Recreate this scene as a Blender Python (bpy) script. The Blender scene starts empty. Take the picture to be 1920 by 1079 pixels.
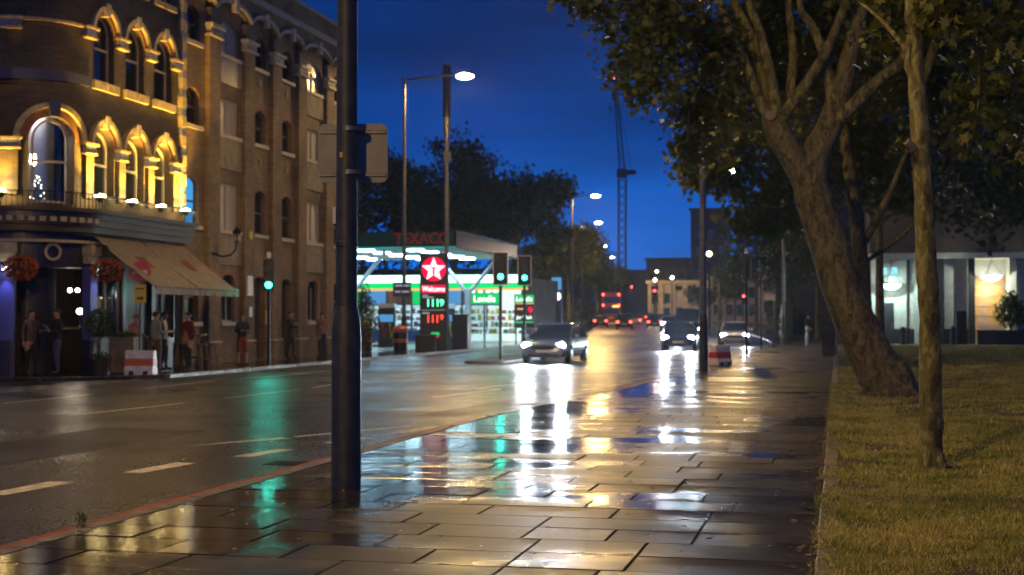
import bpy, bmesh, math, random
import numpy as np
from mathutils import Vector, Matrix
random.seed(7)
rng = np.random.default_rng(11)
scene = bpy.context.scene
COL = scene.collection
R = math.radians

# ------------------------------------------------------------------ camera
cam_d = bpy.data.cameras.new('camera')
cam = bpy.data.objects.new('camera', cam_d)
COL.objects.link(cam)
cam_d.sensor_width = 36.0
cam_d.lens = 50.0
cam_d.clip_start = 0.1
cam_d.clip_end = 4000
cam.location = (0, 0, 1.55)
cam.rotation_euler = (R(90 + 1.235), 0, R(12.9))
cam_d.dof.use_dof = True
cam_d.dof.focus_distance = 10.2
cam_d.dof.aperture_fstop = 2.8
cam_d.dof.aperture_blades = 0
scene.camera = cam

# ------------------------------------------------------------------ world: deep blue dusk sky
world = bpy.data.worlds.new('World')
scene.world = world
world.use_nodes = True
wn = world.node_tree
wn.nodes.clear()
w_out = wn.nodes.new('ShaderNodeOutputWorld')
w_bg = wn.nodes.new('ShaderNodeBackground')
w_tc = wn.nodes.new('ShaderNodeTexCoord')
w_sep = wn.nodes.new('ShaderNodeSeparateXYZ')
w_ramp = wn.nodes.new('ShaderNodeValToRGB')
w_map = wn.nodes.new('ShaderNodeMapping')
w_map.inputs['Scale'].default_value = (1.6, 1.6, 11.0)
w_noise = wn.nodes.new('ShaderNodeTexNoise')
w_noise.inputs['Scale'].default_value = 1.6
w_noise.inputs['Detail'].default_value = 5
w_mr = wn.nodes.new('ShaderNodeMapRange')
w_mr.inputs['From Min'].default_value = 0.3
w_mr.inputs['From Max'].default_value = 0.7
w_mr.inputs['To Min'].default_value = 0.5
w_mr.inputs['To Max'].default_value = 1.3
w_mul = wn.nodes.new('ShaderNodeVectorMath')
w_mul.operation = 'SCALE'
cr = w_ramp.color_ramp
cr.elements[0].position = 0.0
cr.elements[0].color = (0.001, 0.14, 0.66, 1)
cr.elements[1].position = 1.0
cr.elements[1].color = (0.002, 0.008, 0.05, 1)
for p_, c_ in ((0.06, (0.001, 0.108, 0.53, 1)), (0.13, (0.001, 0.043, 0.25, 1)), (0.24, (0.002, 0.023, 0.135, 1))):
    e_ = cr.elements.new(p_)
    e_.color = c_
L_ = wn.links.new
L_(w_tc.outputs['Generated'], w_sep.inputs[0])
L_(w_sep.outputs['Z'], w_ramp.inputs['Fac'])
L_(w_tc.outputs['Generated'], w_map.inputs['Vector'])
L_(w_map.outputs['Vector'], w_noise.inputs['Vector'])
L_(w_noise.outputs['Fac'], w_mr.inputs['Value'])
L_(w_ramp.outputs['Color'], w_mul.inputs[0])
L_(w_mr.outputs['Result'], w_mul.inputs['Scale'])
L_(w_mul.outputs['Vector'], w_bg.inputs['Color'])
w_bg.inputs['Strength'].default_value = 1.0
L_(w_bg.outputs[0], w_out.inputs[0])

# ------------------------------------------------------------------ exposure and render settings
scene.view_settings.view_transform = 'Standard'
scene.view_settings.look = 'None'
scene.view_settings.exposure = 0.3
scene.view_settings.gamma = 1.0
scene.render.engine = 'CYCLES'
cy = scene.cycles
cy.max_bounces = 4
cy.diffuse_bounces = 2
cy.glossy_bounces = 2
cy.transmission_bounces = 4
cy.transparent_max_bounces = 8
cy.sample_clamp_indirect = 3.0
cy.sample_clamp_direct = 0.0
cy.caustics_reflective = False
cy.caustics_refractive = False
cy.use_denoising = True
cy.use_light_tree = True

SODIUM = (1.0, 0.61, 0.17)
STREET_W = 4900.0            # power of one street lantern
HEAD_W = 1800.0              # power of one headlamp

# ------------------------------------------------------------------ helpers
class MB:
    """collects faces with material slots; build() links them as one mesh object"""
    def __init__(s):
        s.v = []
        s.f = []
        s.m = []
    def face(s, pts, m=0):
        b = len(s.v)
        s.v.extend([tuple(p) for p in pts])
        s.f.append(tuple(range(b, b + len(pts))))
        s.m.append(m)
    def hexa(s, p, m=0):
        b = len(s.v)
        s.v.extend([tuple(q) for q in p])
        for f in ((0, 3, 2, 1), (4, 5, 6, 7), (0, 1, 5, 4), (1, 2, 6, 5), (2, 3, 7, 6), (3, 0, 4, 7)):
            s.f.append(tuple(b + i for i in f))
            s.m.append(m)
        return s
    def box(s, x0, x1, y0, y1, z0, z1, m=0):
        return s.hexa([(x0, y0, z0), (x1, y0, z0), (x1, y1, z0), (x0, y1, z0),
                       (x0, y0, z1), (x1, y0, z1), (x1, y1, z1), (x0, y1, z1)], m)
    def bevbox(s, x0, x1, y0, y1, z0, z1, b=0.02, m=0):
        """box with chamfered top and vertical edges"""
        lv = [(z0, 0.0), (z1 - b, 0.0), (z1, b)]
        rings = []
        for z, i in lv:
            a = max(b, i)
            rings.append([(x0 + a, y0 + i, z), (x1 - a, y0 + i, z), (x1 - i, y0 + a, z), (x1 - i, y1 - a, z),
                          (x1 - a, y1 - i, z), (x0 + a, y1 - i, z), (x0 + i, y1 - a, z), (x0 + i, y0 + a, z)])
        s.loft(rings, m)
        return s
    def loft(s, rings, m=0, caps=True, closed=True):
        b = len(s.v)
        n = len(rings[0])
        for r in rings:
            s.v.extend([tuple(p) for p in r])
        for k in range(len(rings) - 1):
            for i in range(n if closed else n - 1):
                j = (i + 1) % n
                s.f.append((b + k * n + i, b + k * n + j, b + (k + 1) * n + j, b + (k + 1) * n + i))
                s.m.append(m)
        if caps:
            s.f.append(tuple(b + i for i in reversed(range(n))))
            s.m.append(m)
            t = b + (len(rings) - 1) * n
            s.f.append(tuple(t + i for i in range(n)))
            s.m.append(m)
        return s
    def tube(s, pts, rad, n=8, m=0, caps=True):
        pts = [Vector(p) for p in pts]
        if not hasattr(rad, '__len__'):
            rad = [rad] * len(pts)
        rings = []
        prev = None
        for i, p in enumerate(pts):
            d = (pts[min(i + 1, len(pts) - 1)] - pts[max(i - 1, 0)])
            if d.length < 1e-9:
                d = Vector((0, 0, 1))
            d.normalize()
            if prev is None:
                u = d.orthogonal().normalized()
            else:
                u = (prev - d * prev.dot(d))
                u = u.normalized() if u.length > 1e-6 else d.orthogonal().normalized()
            prev = u
            w = d.cross(u)
            rings.append([p + (u * math.cos(2 * math.pi * k / n) + w * math.sin(2 * math.pi * k / n)) * rad[i] for k in range(n)])
        return s.loft(rings, m, caps)
    def lathe(s, prof, c=(0, 0, 0), n=16, m=0, caps=True):
        rings = [[(c[0] + r * math.cos(2 * math.pi * k / n), c[1] + r * math.sin(2 * math.pi * k / n), c[2] + z) for k in range(n)] for r, z in prof]
        return s.loft(rings, m, caps)
    def ellipsoid(s, c, r, n=12, k=8, m=0):
        rings = []
        for i in range(k + 1):
            a = -math.pi / 2 + math.pi * i / k
            q = max(math.cos(a), 0.02)
            rings.append([(c[0] + r[0] * q * math.cos(2 * math.pi * j / n), c[1] + r[1] * q * math.sin(2 * math.pi * j / n), c[2] + r[2] * math.sin(a)) for j in range(n)])
        return s.loft(rings, m)
    def prism(s, poly, axis, a0, a1, m=0):
        """extrude a 2-D polygon along axis ('x': poly is (y,z); 'y': (x,z); 'z': (x,y))"""
        def P(u, v, a):
            return (a, u, v) if axis == 'x' else (u, a, v) if axis == 'y' else (u, v, a)
        return s.loft([[P(u, v, a0) for u, v in poly], [P(u, v, a1) for u, v in poly]], m)
    def build(s, name, mats, parent=None, smooth=False, world=False, bevel=0):
        me = bpy.data.meshes.new(name)
        v = s.v
        if world and parent is not None:
            o = parent.location
            v = [(p[0] - o[0], p[1] - o[1], p[2] - o[2]) for p in v]
        me.from_pydata(v, [], s.f)
        if not isinstance(mats, (list, tuple)):
            mats = [mats]
        for m in mats:
            me.materials.append(M[m] if isinstance(m, str) else m)
        if len(mats) > 1:
            me.polygons.foreach_set('material_index', s.m)
        bm = bmesh.new()
        bm.from_mesh(me)
        bmesh.ops.recalc_face_normals(bm, faces=bm.faces)
        if bevel:
            bmesh.ops.bevel(bm, geom=bm.edges[:], offset=bevel, segments=1, affect='EDGES')
        bm.to_mesh(me)
        bm.free()
        if smooth:
            me.polygons.foreach_set('use_smooth', [True] * len(me.polygons))
            try:
                me.set_sharp_from_angle(angle=R(40))
            except Exception:
                pass
        ob = bpy.data.objects.new(name, me)
        COL.objects.link(ob)
        if parent is not None:
            ob.parent = parent
        return ob

def tag(o, label=None, cat=None, group=None, kind=None):
    if label:
        o['label'] = label
    if cat:
        o['category'] = cat
    if group:
        o['group'] = group
    if kind:
        o['kind'] = kind
    return o

def thing(name, label, cat, loc=(0, 0, 0), rz=0.0, group=None):
    o = bpy.data.objects.new(name, None)
    COL.objects.link(o)
    o.location = loc
    o.rotation_euler = (0, 0, rz)
    o.empty_display_size = 0.2
    return tag(o, label, cat, group)

def copy_tree(o, parent=None):
    c = o.copy()
    COL.objects.link(c)
    if parent is not None:
        c.parent = parent
    for ch in list(o.children):
        copy_tree(ch, c)
    return c

def lamp(kind, loc, energy, color, parent=None, rot=None, size=0.1, spot=None, blend=0.5, name='lamp_light'):
    d = bpy.data.lights.new(name, kind)
    d.energy = energy
    d.color = color
    if kind in ('POINT', 'SPOT'):
        d.shadow_soft_size = size
    if kind == 'SPOT':
        d.spot_size = spot
        d.spot_blend = blend
    o = bpy.data.objects.new(name, d)
    COL.objects.link(o)
    o.location = loc
    if rot is not None:
        o.rotation_euler = rot
    if parent is not None:
        o.parent = parent
    return o

_dg_tmp = []
def eval_mesh(ob):
    dg = bpy.context.evaluated_depsgraph_get()
    dg.update()
    return bpy.data.meshes.new_from_object(ob.evaluated_get(dg))

def text(name, s, size, mat_, parent, loc, rot, depth=0.01, width=None, align='CENTER', bold=0.0):
    """flat lettering as a thin mesh; width squeezes it to that many metres"""
    c = bpy.data.curves.new('lettering', 'FONT')
    c.body = s
    c.size = size
    c.align_x = align
    c.align_y = 'CENTER'
    c.extrude = depth
    c.offset = bold
    c.resolution_u = 3
    t = bpy.data.objects.new('tmp_text', c)
    COL.objects.link(t)
    me = eval_mesh(t)
    bpy.data.objects.remove(t)
    bpy.data.curves.remove(c)
    if width:
        xs = [v.co.x for v in me.vertices]
        k = width / max(1e-6, max(xs) - min(xs))
        for v in me.vertices:
            v.co.x *= k
    me.name = name
    me.materials.clear()
    me.materials.append(M[mat_])
    ob = bpy.data.objects.new(name, me)
    COL.objects.link(ob)
    ob.parent = parent
    ob.location = loc
    ob.rotation_euler = rot
    return ob

# ------------------------------------------------------------------ materials
M = {}
def mat(name, col, rough=0.6, metal=0.0, spec=0.5, var=None, bump=None, emit=None, es=0.0, coat=0.0, rvar=None):
    """var=(scale, amount[, second colour]); bump=(scale, strength[, detail]); rvar=(scale, lo, hi)"""
    m = bpy.data.materials.new(name)
    m.use_nodes = True
    nt = m.node_tree
    b = nt.nodes['Principled BSDF']
    b.inputs['Base Color'].default_value = (*col, 1)
    b.inputs['Roughness'].default_value = rough
    b.inputs['Metallic'].default_value = metal
    b.inputs['Specular IOR Level'].default_value = spec
    b.inputs['Coat Weight'].default_value = coat
    if emit:
        b.inputs['Emission Color'].default_value = (*emit, 1)
        b.inputs['Emission Strength'].default_value = es
    def noise(scale, detail=4):
        g = nt.nodes.new('ShaderNodeNewGeometry')
        n = nt.nodes.new('ShaderNodeTexNoise')
        n.inputs['Scale'].default_value = scale
        n.inputs['Detail'].default_value = detail
        nt.links.new(g.outputs['Position'], n.inputs['Vector'])
        return n
    if var:
        n = noise(var[0], 6)
        mx = nt.nodes.new('ShaderNodeMix')
        mx.data_type = 'RGBA'
        a = var[1]
        c2 = var[2] if len(var) > 2 else tuple(c * (1 - a) for c in col)
        c1 = col if len(var) > 2 else tuple(min(1, c * (1 + a)) for c in col)
        mx.inputs[6].default_value = (*c1, 1)
        mx.inputs[7].default_value = (*c2, 1)
        mr = nt.nodes.new('ShaderNodeMapRange')
        mr.inputs['From Min'].default_value = 0.35
        mr.inputs['From Max'].default_value = 0.65
        nt.links.new(n.outputs['Fac'], mr.inputs['Value'])
        nt.links.new(mr.outputs['Result'], mx.inputs[0])
        nt.links.new(mx.outputs[2], b.inputs['Base Color'])
    if rvar:
        n = noise(rvar[0], 5)
        mr = nt.nodes.new('ShaderNodeMapRange')
        mr.inputs['From Min'].default_value = 0.35
        mr.inputs['From Max'].default_value = 0.65
        mr.inputs['To Min'].default_value = rvar[1]
        mr.inputs['To Max'].default_value = rvar[2]
        nt.links.new(n.outputs['Fac'], mr.inputs['Value'])
        nt.links.new(mr.outputs['Result'], b.inputs['Roughness'])
    if bump:
        n = noise(bump[0], bump[2] if len(bump) > 2 else 4)
        bp = nt.nodes.new('ShaderNodeBump')
        bp.inputs['Strength'].default_value = bump[1]
        bp.inputs['Distance'].default_value = 0.02
        nt.links.new(n.outputs['Fac'], bp.inputs['Height'])
        nt.links.new(bp.outputs['Normal'], b.inputs['Normal'])
    M[name] = m
    return m

def emis(name, col, s):
    m = bpy.data.materials.new(name)
    m.use_nodes = True
    nt = m.node_tree
    nt.nodes.clear()
    o = nt.nodes.new('ShaderNodeOutputMaterial')
    e = nt.nodes.new('ShaderNodeEmission')
    e.inputs['Color'].default_value = (*col, 1)
    e.inputs['Strength'].default_value = s
    nt.links.new(e.outputs[0], o.inputs[0])
    M[name] = m
    return m

def brick_mat(name, c1, c2, mortar, axis='yx', rough=0.85):
    m = mat(name, c1, rough)
    nt = m.node_tree
    b = nt.nodes['Principled BSDF']
    g = nt.nodes.new('ShaderNodeNewGeometry')
    sp = nt.nodes.new('ShaderNodeSeparateXYZ')
    ad = nt.nodes.new('ShaderNodeMath')
    ad.operation = 'SUBTRACT'
    cb = nt.nodes.new('ShaderNodeCombineXYZ')
    br = nt.nodes.new('ShaderNodeTexBrick')
    br.inputs['Scale'].default_value = 1.0
    br.inputs['Brick Width'].default_value = 0.225
    br.inputs['Row Height'].default_value = 0.075
    br.inputs['Mortar Size'].default_value = 0.006
    br.inputs['Color1'].default_value = (*c1, 1)
    br.inputs['Color2'].default_value = (*c2, 1)
    br.inputs['Mortar'].default_value = (*mortar, 1)
    br.inputs['Bias'].default_value = -0.1
    nt.links.new(g.outputs['Position'], sp.inputs[0])
    nt.links.new(sp.outputs['Y'], ad.inputs[0])
    nt.links.new(sp.outputs['X'], ad.inputs[1])
    nt.links.new(ad.outputs[0], cb.inputs['X'])
    nt.links.new(sp.outputs['Z'], cb.inputs['Y'])
    nt.links.new(cb.outputs[0], br.inputs['Vector'])
    n = nt.nodes.new('ShaderNodeTexNoise')
    n.inputs['Scale'].default_value = 0.7
    n.inputs['Detail'].default_value = 7
    nt.links.new(g.outputs['Position'], n.inputs['Vector'])
    mr = nt.nodes.new('ShaderNodeMapRange')
    mr.inputs['From Min'].default_value = 0.3
    mr.inputs['From Max'].default_value = 0.7
    mr.inputs['To Min'].default_value = 0.55
    mr.inputs['To Max'].default_value = 1.25
    nt.links.new(n.outputs['Fac'], mr.inputs['Value'])
    vm = nt.nodes.new('ShaderNodeVectorMath')
    vm.operation = 'SCALE'
    nt.links.new(br.outputs['Color'], vm.inputs[0])
    nt.links.new(mr.outputs['Result'], vm.inputs['Scale'])
    nt.links.new(vm.outputs[0], b.inputs['Base Color'])
    bp = nt.nodes.new('ShaderNodeBump')
    bp.inputs['Strength'].default_value = 0.5
    bp.inputs['Distance'].default_value = 0.01
    bp.invert = True
    nt.links.new(br.outputs['Fac'], bp.inputs['Height'])
    nt.links.new(bp.outputs['Normal'], b.inputs['Normal'])
    return m

def clear_glass(name, tint=(0.9, 0.95, 1.0), gloss=0.12):
    m = bpy.data.materials.new(name)
    m.use_nodes = True
    nt = m.node_tree
    nt.nodes.clear()
    o = nt.nodes.new('ShaderNodeOutputMaterial')
    t = nt.nodes.new('ShaderNodeBsdfTransparent')
    t.inputs['Color'].default_value = (*tint, 1)
    g = nt.nodes.new('ShaderNodeBsdfGlossy')
    g.inputs['Roughness'].default_value = 0.03
    x = nt.nodes.new('ShaderNodeMixShader')
    x.inputs[0].default_value = gloss
    nt.links.new(t.outputs[0], x.inputs[1])
    nt.links.new(g.outputs[0], x.inputs[2])
    nt.links.new(x.outputs[0], o.inputs[0])
    M[name] = m
    return m

def slab_mat(name, pattern=False):
    """wet York-stone paving: dry and wet patches differ in gloss and tone, each slab a little apart"""
    m = mat(name, (0.09, 0.075, 0.063), 0.3, spec=0.5)
    nt = m.node_tree
    N = nt.nodes.new
    L = nt.links.new
    b = nt.nodes['Principled BSDF']
    g = N('ShaderNodeNewGeometry')
    oi = N('ShaderNodeObjectInfo')
    # wetness: large pools elongated across the path, plus a per-slab offset
    mp = N('ShaderNodeMapping')
    mp.inputs['Scale'].default_value = (0.42, 0.75, 1)
    mp.inputs['Location'].default_value = (3.1, 1.7, 0)
    L(g.outputs['Position'], mp.inputs['Vector'])
    n1 = N('ShaderNodeTexNoise')
    n1.inputs['Scale'].default_value = 0.8
    n1.inputs['Detail'].default_value = 4
    n1.inputs['Roughness'].default_value = 0.55
    L(mp.outputs[0], n1.inputs['Vector'])
    ra = N('ShaderNodeMath')
    ra.operation = 'MULTIPLY_ADD'
    ra.inputs[1].default_value = 0.10
    L(oi.outputs['Random'], ra.inputs[0])
    L(n1.outputs['Fac'], ra.inputs[2])
    wet = N('ShaderNodeMapRange')
    wet.inputs['From Min'].default_value = 0.58
    wet.inputs['From Max'].default_value = 0.78
    sx = N('ShaderNodeSeparateXYZ')
    L(g.outputs['Position'], sx.inputs[0])
    fall = N('ShaderNodeMath')          # the path drains towards the kerb
    fall.operation = 'MULTIPLY_ADD'
    fall.inputs[1].default_value = -0.05
    L(sx.outputs['X'], fall.inputs[0])
    L(ra.outputs[0], fall.inputs[2])
    L(fall.outputs[0], wet.inputs['Value'])
    rr = N('ShaderNodeMapRange')
    rr.inputs['To Min'].default_value = 0.46
    rr.inputs['To Max'].default_value = 0.10
    L(wet.outputs['Result'], rr.inputs['Value'])
    L(rr.outputs['Result'], b.inputs['Roughness'])
    # tone
    n2 = N('ShaderNodeTexNoise')
    n2.inputs['Scale'].default_value = 2.4
    n2.inputs['Detail'].default_value = 9
    n2.inputs['Roughness'].default_value = 0.65
    L(g.outputs['Position'], n2.inputs['Vector'])
    tone = N('ShaderNodeMapRange')
    tone.inputs['From Min'].default_value = 0.3
    tone.inputs['From Max'].default_value = 0.7
    tone.inputs['To Min'].default_value = 0.40
    tone.inputs['To Max'].default_value = 1.55
    L(n2.outputs['Fac'], tone.inputs['Value'])
    per = N('ShaderNodeMapRange')
    per.inputs['To Min'].default_value = 0.5
    per.inputs['To Max'].default_value = 1.4
    L(oi.outputs['Random'], per.inputs['Value'])
    dark = N('ShaderNodeMapRange')
    dark.inputs['To Min'].default_value = 1.0
    dark.inputs['To Max'].default_value = 0.55
    L(wet.outputs['Result'], dark.inputs['Value'])
    mu = N('ShaderNodeMath')
    mu.operation = 'MULTIPLY'
    L(tone.outputs[0], mu.inputs[0])
    L(per.outputs[0], mu.inputs[1])
    mu2 = N('ShaderNodeMath')
    mu2.operation = 'MULTIPLY'
    L(mu.outputs[0], mu2.inputs[0])
    L(dark.outputs[0], mu2.inputs[1])
    sc = N('ShaderNodeVectorMath')
    sc.operation = 'SCALE'
    sc.inputs[0].default_value = (0.038, 0.034, 0.034)
    L(mu2.outputs[0], sc.inputs['Scale'])
    L(sc.outputs[0], b.inputs['Base Color'])
    # fine relief, stronger where dry
    n3 = N('ShaderNodeTexNoise')
    n3.inputs['Scale'].default_value = 55
    n3.inputs['Detail'].default_value = 6
    L(g.outputs['Position'], n3.inputs['Vector'])
    n4 = N('ShaderNodeTexNoise')
    n4.inputs['Scale'].default_value = 3.0
    n4.inputs['Detail'].default_value = 2
    L(g.outputs['Position'], n4.inputs['Vector'])
    bs = N('ShaderNodeMapRange')
    bs.inputs['To Min'].default_value = 0.45
    bs.inputs['To Max'].default_value = 0.09
    L(wet.outputs['Result'], bs.inputs['Value'])
    bp = N('ShaderNodeBump')
    bp.inputs['Distance'].default_value = 0.006
    L(bs.outputs[0], bp.inputs['Strength'])
    L(n3.outputs['Fac'], bp.inputs['Height'])
    bp2 = N('ShaderNodeBump')
    bp2.inputs['Distance'].default_value = 0.02
    bp2.inputs['Strength'].default_value = 0.04
    L(n4.outputs['Fac'], bp2.inputs['Height'])
    L(bp.outputs[0], bp2.inputs['Normal'])
    last = bp2
    if pattern:
        br = N('ShaderNodeTexBrick')
        br.inputs['Scale'].default_value = 1.0
        br.inputs['Brick Width'].default_value = 0.85
        br.inputs['Row Height'].default_value = 0.56
        br.inputs['Mortar Size'].default_value = 0.012
        L(g.outputs['Position'], br.inputs['Vector'])
        bp3 = N('ShaderNodeBump')
        bp3.invert = True
        bp3.inputs['Strength'].default_value = 0.6
        bp3.inputs['Distance'].default_value = 0.01
        L(br.outputs['Fac'], bp3.inputs['Height'])
        L(bp2.outputs[0], bp3.inputs['Normal'])
        last = bp3
    L(last.outputs[0], b.inputs['Normal'])
    return m

def asphalt_mat(name, base, r0, r1):
    m = mat(name, base, 0.4)
    nt = m.node_tree
    N = nt.nodes.new
    L = nt.links.new
    b = nt.nodes['Principled BSDF']
    g = N('ShaderNodeNewGeometry')
    n = N('ShaderNodeTexNoise')
    n.inputs['Scale'].default_value = 0.35
    n.inputs['Detail'].default_value = 5
    L(g.outputs['Position'], n.inputs['Vector'])
    mr = N('ShaderNodeMapRange')
    mr.inputs['From Min'].default_value = 0.35
    mr.inputs['From Max'].default_value = 0.65
    mr.inputs['To Min'].default_value = r0
    mr.inputs['To Max'].default_value = r1
    L(n.outputs['Fac'], mr.inputs['Value'])
    nf = N('ShaderNodeTexNoise')          # grit that catches the light
    nf.inputs['Scale'].default_value = 22
    nf.inputs['Detail'].default_value = 6
    nf.inputs['Roughness'].default_value = 0.7
    L(g.outputs['Position'], nf.inputs['Vector'])
    gr = N('ShaderNodeMapRange')
    gr.inputs['From Min'].default_value = 0.3
    gr.inputs['From Max'].default_value = 0.7
    gr.inputs['To Min'].default_value = -0.14
    gr.inputs['To Max'].default_value = 0.14
    L(nf.outputs['Fac'], gr.inputs['Value'])
    ra_ = N('ShaderNodeMath')
    ra_.operation = 'ADD'
    L(mr.outputs[0], ra_.inputs[0])
    L(gr.outputs[0], ra_.inputs[1])
    L(ra_.outputs[0], b.inputs['Roughness'])
    v = N('ShaderNodeTexVoronoi')
    v.inputs['Scale'].default_value = 48
    L(g.outputs['Position'], v.inputs['Vector'])
    n2 = N('ShaderNodeTexNoise')
    n2.inputs['Scale'].default_value = 25
    n2.inputs['Detail'].default_value = 8
    L(g.outputs['Position'], n2.inputs['Vector'])
    bp = N('ShaderNodeBump')
    bp.inputs['Strength'].default_value = 0.30
    bp.inputs['Distance'].default_value = 0.008
    L(v.outputs['Distance'], bp.inputs['Height'])
    bp2 = N('ShaderNodeBump')
    bp2.inputs['Strength'].default_value = 0.3
    bp2.inputs['Distance'].default_value = 0.01
    L(n2.outputs['Fac'], bp2.inputs['Height'])
    L(bp.outputs[0], bp2.inputs['Normal'])
    L(bp2.outputs[0], b.inputs['Normal'])
    # stone chips in the binder, worn wheel tracks and oil stains
    v2 = N('ShaderNodeTexVoronoi')
    v2.inputs['Scale'].default_value = 60
    L(g.outputs['Position'], v2.inputs['Vector'])
    bw = N('ShaderNodeRGBToBW')
    L(v2.outputs['Color'], bw.inputs[0])
    chip = N('ShaderNodeMapRange')
    chip.inputs['From Min'].default_value = 0.35
    chip.inputs['From Max'].default_value = 0.85
    chip.inputs['To Min'].default_value = 0.45
    chip.inputs['To Max'].default_value = 2.6
    L(bw.outputs[0], chip.inputs['Value'])
    mp = N('ShaderNodeMapping')
    mp.inputs['Scale'].default_value = (0.9, 0.12, 1)
    L(g.outputs['Position'], mp.inputs['Vector'])
    n5 = N('ShaderNodeTexNoise')
    n5.inputs['Scale'].default_value = 1.0
    n5.inputs['Detail'].default_value = 7
    n5.inputs['Roughness'].default_value = 0.6
    L(mp.outputs[0], n5.inputs['Vector'])
    wear = N('ShaderNodeMapRange')
    wear.inputs['From Min'].default_value = 0.32
    wear.inputs['From Max'].default_value = 0.68
    wear.inputs['To Min'].default_value = 0.6
    wear.inputs['To Max'].default_value = 1.5
    L(n5.outputs['Fac'], wear.inputs['Value'])
    mm = N('ShaderNodeMath')
    mm.operation = 'MULTIPLY'
    g2 = N('ShaderNodeMapRange')
    g2.inputs['From Min'].default_value = 0.3
    g2.inputs['From Max'].default_value = 0.7
    g2.inputs['To Min'].default_value = 0.35
    g2.inputs['To Max'].default_value = 1.75
    L(nf.outputs['Fac'], g2.inputs['Value'])
    m0 = N('ShaderNodeMath')
    m0.operation = 'MULTIPLY'
    L(chip.outputs[0], m0.inputs[0])
    L(g2.outputs[0], m0.inputs[1])
    L(m0.outputs[0], mm.inputs[0])
    L(wear.outputs[0], mm.inputs[1])
    sv = N('ShaderNodeVectorMath')
    sv.operation = 'SCALE'
    sv.inputs[0].default_value = base
    L(mm.outputs[0], sv.inputs['Scale'])
    L(sv.outputs[0], b.inputs['Base Color'])
    return m

def leaf_mat(name, c1, c2, trans=0.3):
    m = mat(name, c1, 0.5)
    nt = m.node_tree
    N = nt.nodes.new
    L = nt.links.new
    b = nt.nodes['Principled BSDF']
    g = N('ShaderNodeNewGeometry')
    n = N('ShaderNodeTexNoise')
    n.inputs['Scale'].default_value = 1.7
    n.inputs['Detail'].default_value = 8
    L(g.outputs['Position'], n.inputs['Vector'])
    mr = N('ShaderNodeMapRange')
    mr.inputs['From Min'].default_value = 0.3
    mr.inputs['From Max'].default_value = 0.7
    L(n.outputs['Fac'], mr.inputs['Value'])
    mx = N('ShaderNodeMix')
    mx.data_type = 'RGBA'
    mx.inputs[6].default_value = (*c1, 1)
    mx.inputs[7].default_value = (*c2, 1)
    L(mr.outputs[0], mx.inputs[0])
    L(mx.outputs[2], b.inputs['Base Color'])
    t = N('ShaderNodeBsdfTranslucent')
    L(mx.outputs[2], t.inputs['Color'])
    ms = N('ShaderNodeMixShader')
    ms.inputs[0].default_value = trans
    L(b.outputs[0], ms.inputs[1])
    L(t.outputs[0], ms.inputs[2])
    L(ms.outputs[0], nt.nodes['Material Output'].inputs['Surface'])
    return m

def bark_mat(name, c1, c2, c3):
    """plane-tree bark: flaking patches of two tones over a dark ground"""
    m = mat(name, c1, 0.85)
    nt = m.node_tree
    N = nt.nodes.new
    L = nt.links.new
    b = nt.nodes['Principled BSDF']
    g = N('ShaderNodeNewGeometry')
    mp = N('ShaderNodeMapping')
    mp.inputs['Scale'].default_value = (1, 1, 0.45)
    L(g.outputs['Position'], mp.inputs['Vector'])
    n = N('ShaderNodeTexNoise')
    n.inputs['Scale'].default_value = 9
    n.inputs['Detail'].default_value = 5
    n.inputs['Distortion'].default_value = 0.8
    L(mp.outputs[0], n.inputs['Vector'])
    ramp = N('ShaderNodeValToRGB')
    ramp.color_ramp.interpolation = 'CONSTANT'
    e = ramp.color_ramp.elements
    e[0].position, e[0].color = 0.0, (*c3, 1)
    e[1].position, e[1].color = 0.42, (*c1, 1)
    k = e.new(0.56)
    k.color = (*c2, 1)
    L(n.outputs['Fac'], ramp.inputs['Fac'])
    n2 = N('ShaderNodeTexNoise')
    n2.inputs['Scale'].default_value = 40
    n2.inputs['Detail'].default_value = 6
    L(mp.outputs[0], n2.inputs['Vector'])
    mr = N('ShaderNodeMapRange')
    mr.inputs['To Min'].default_value = 0.5
    mr.inputs['To Max'].default_value = 1.4
    L(n2.outputs['Fac'], mr.inputs['Value'])
    sc = N('ShaderNodeVectorMath')
    sc.operation = 'SCALE'
    L(ramp.outputs['Color'], sc.inputs[0])
    L(mr.outputs[0], sc.inputs['Scale'])
    L(sc.outputs[0], b.inputs['Base Color'])
    bp = N('ShaderNodeBump')
    bp.inputs['Strength'].default_value = 0.8
    bp.inputs['Distance'].default_value = 0.06
    L(n.outputs['Fac'], bp.inputs['Height'])
    bp2 = N('ShaderNodeBump')
    bp2.inputs['Strength'].default_value = 0.5
    bp2.inputs['Distance'].default_value = 0.012
    L(n2.outputs['Fac'], bp2.inputs['Height'])
    L(bp.outputs[0], bp2.inputs['Normal'])
    L(bp2.outputs[0], b.inputs['Normal'])
    return m

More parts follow.
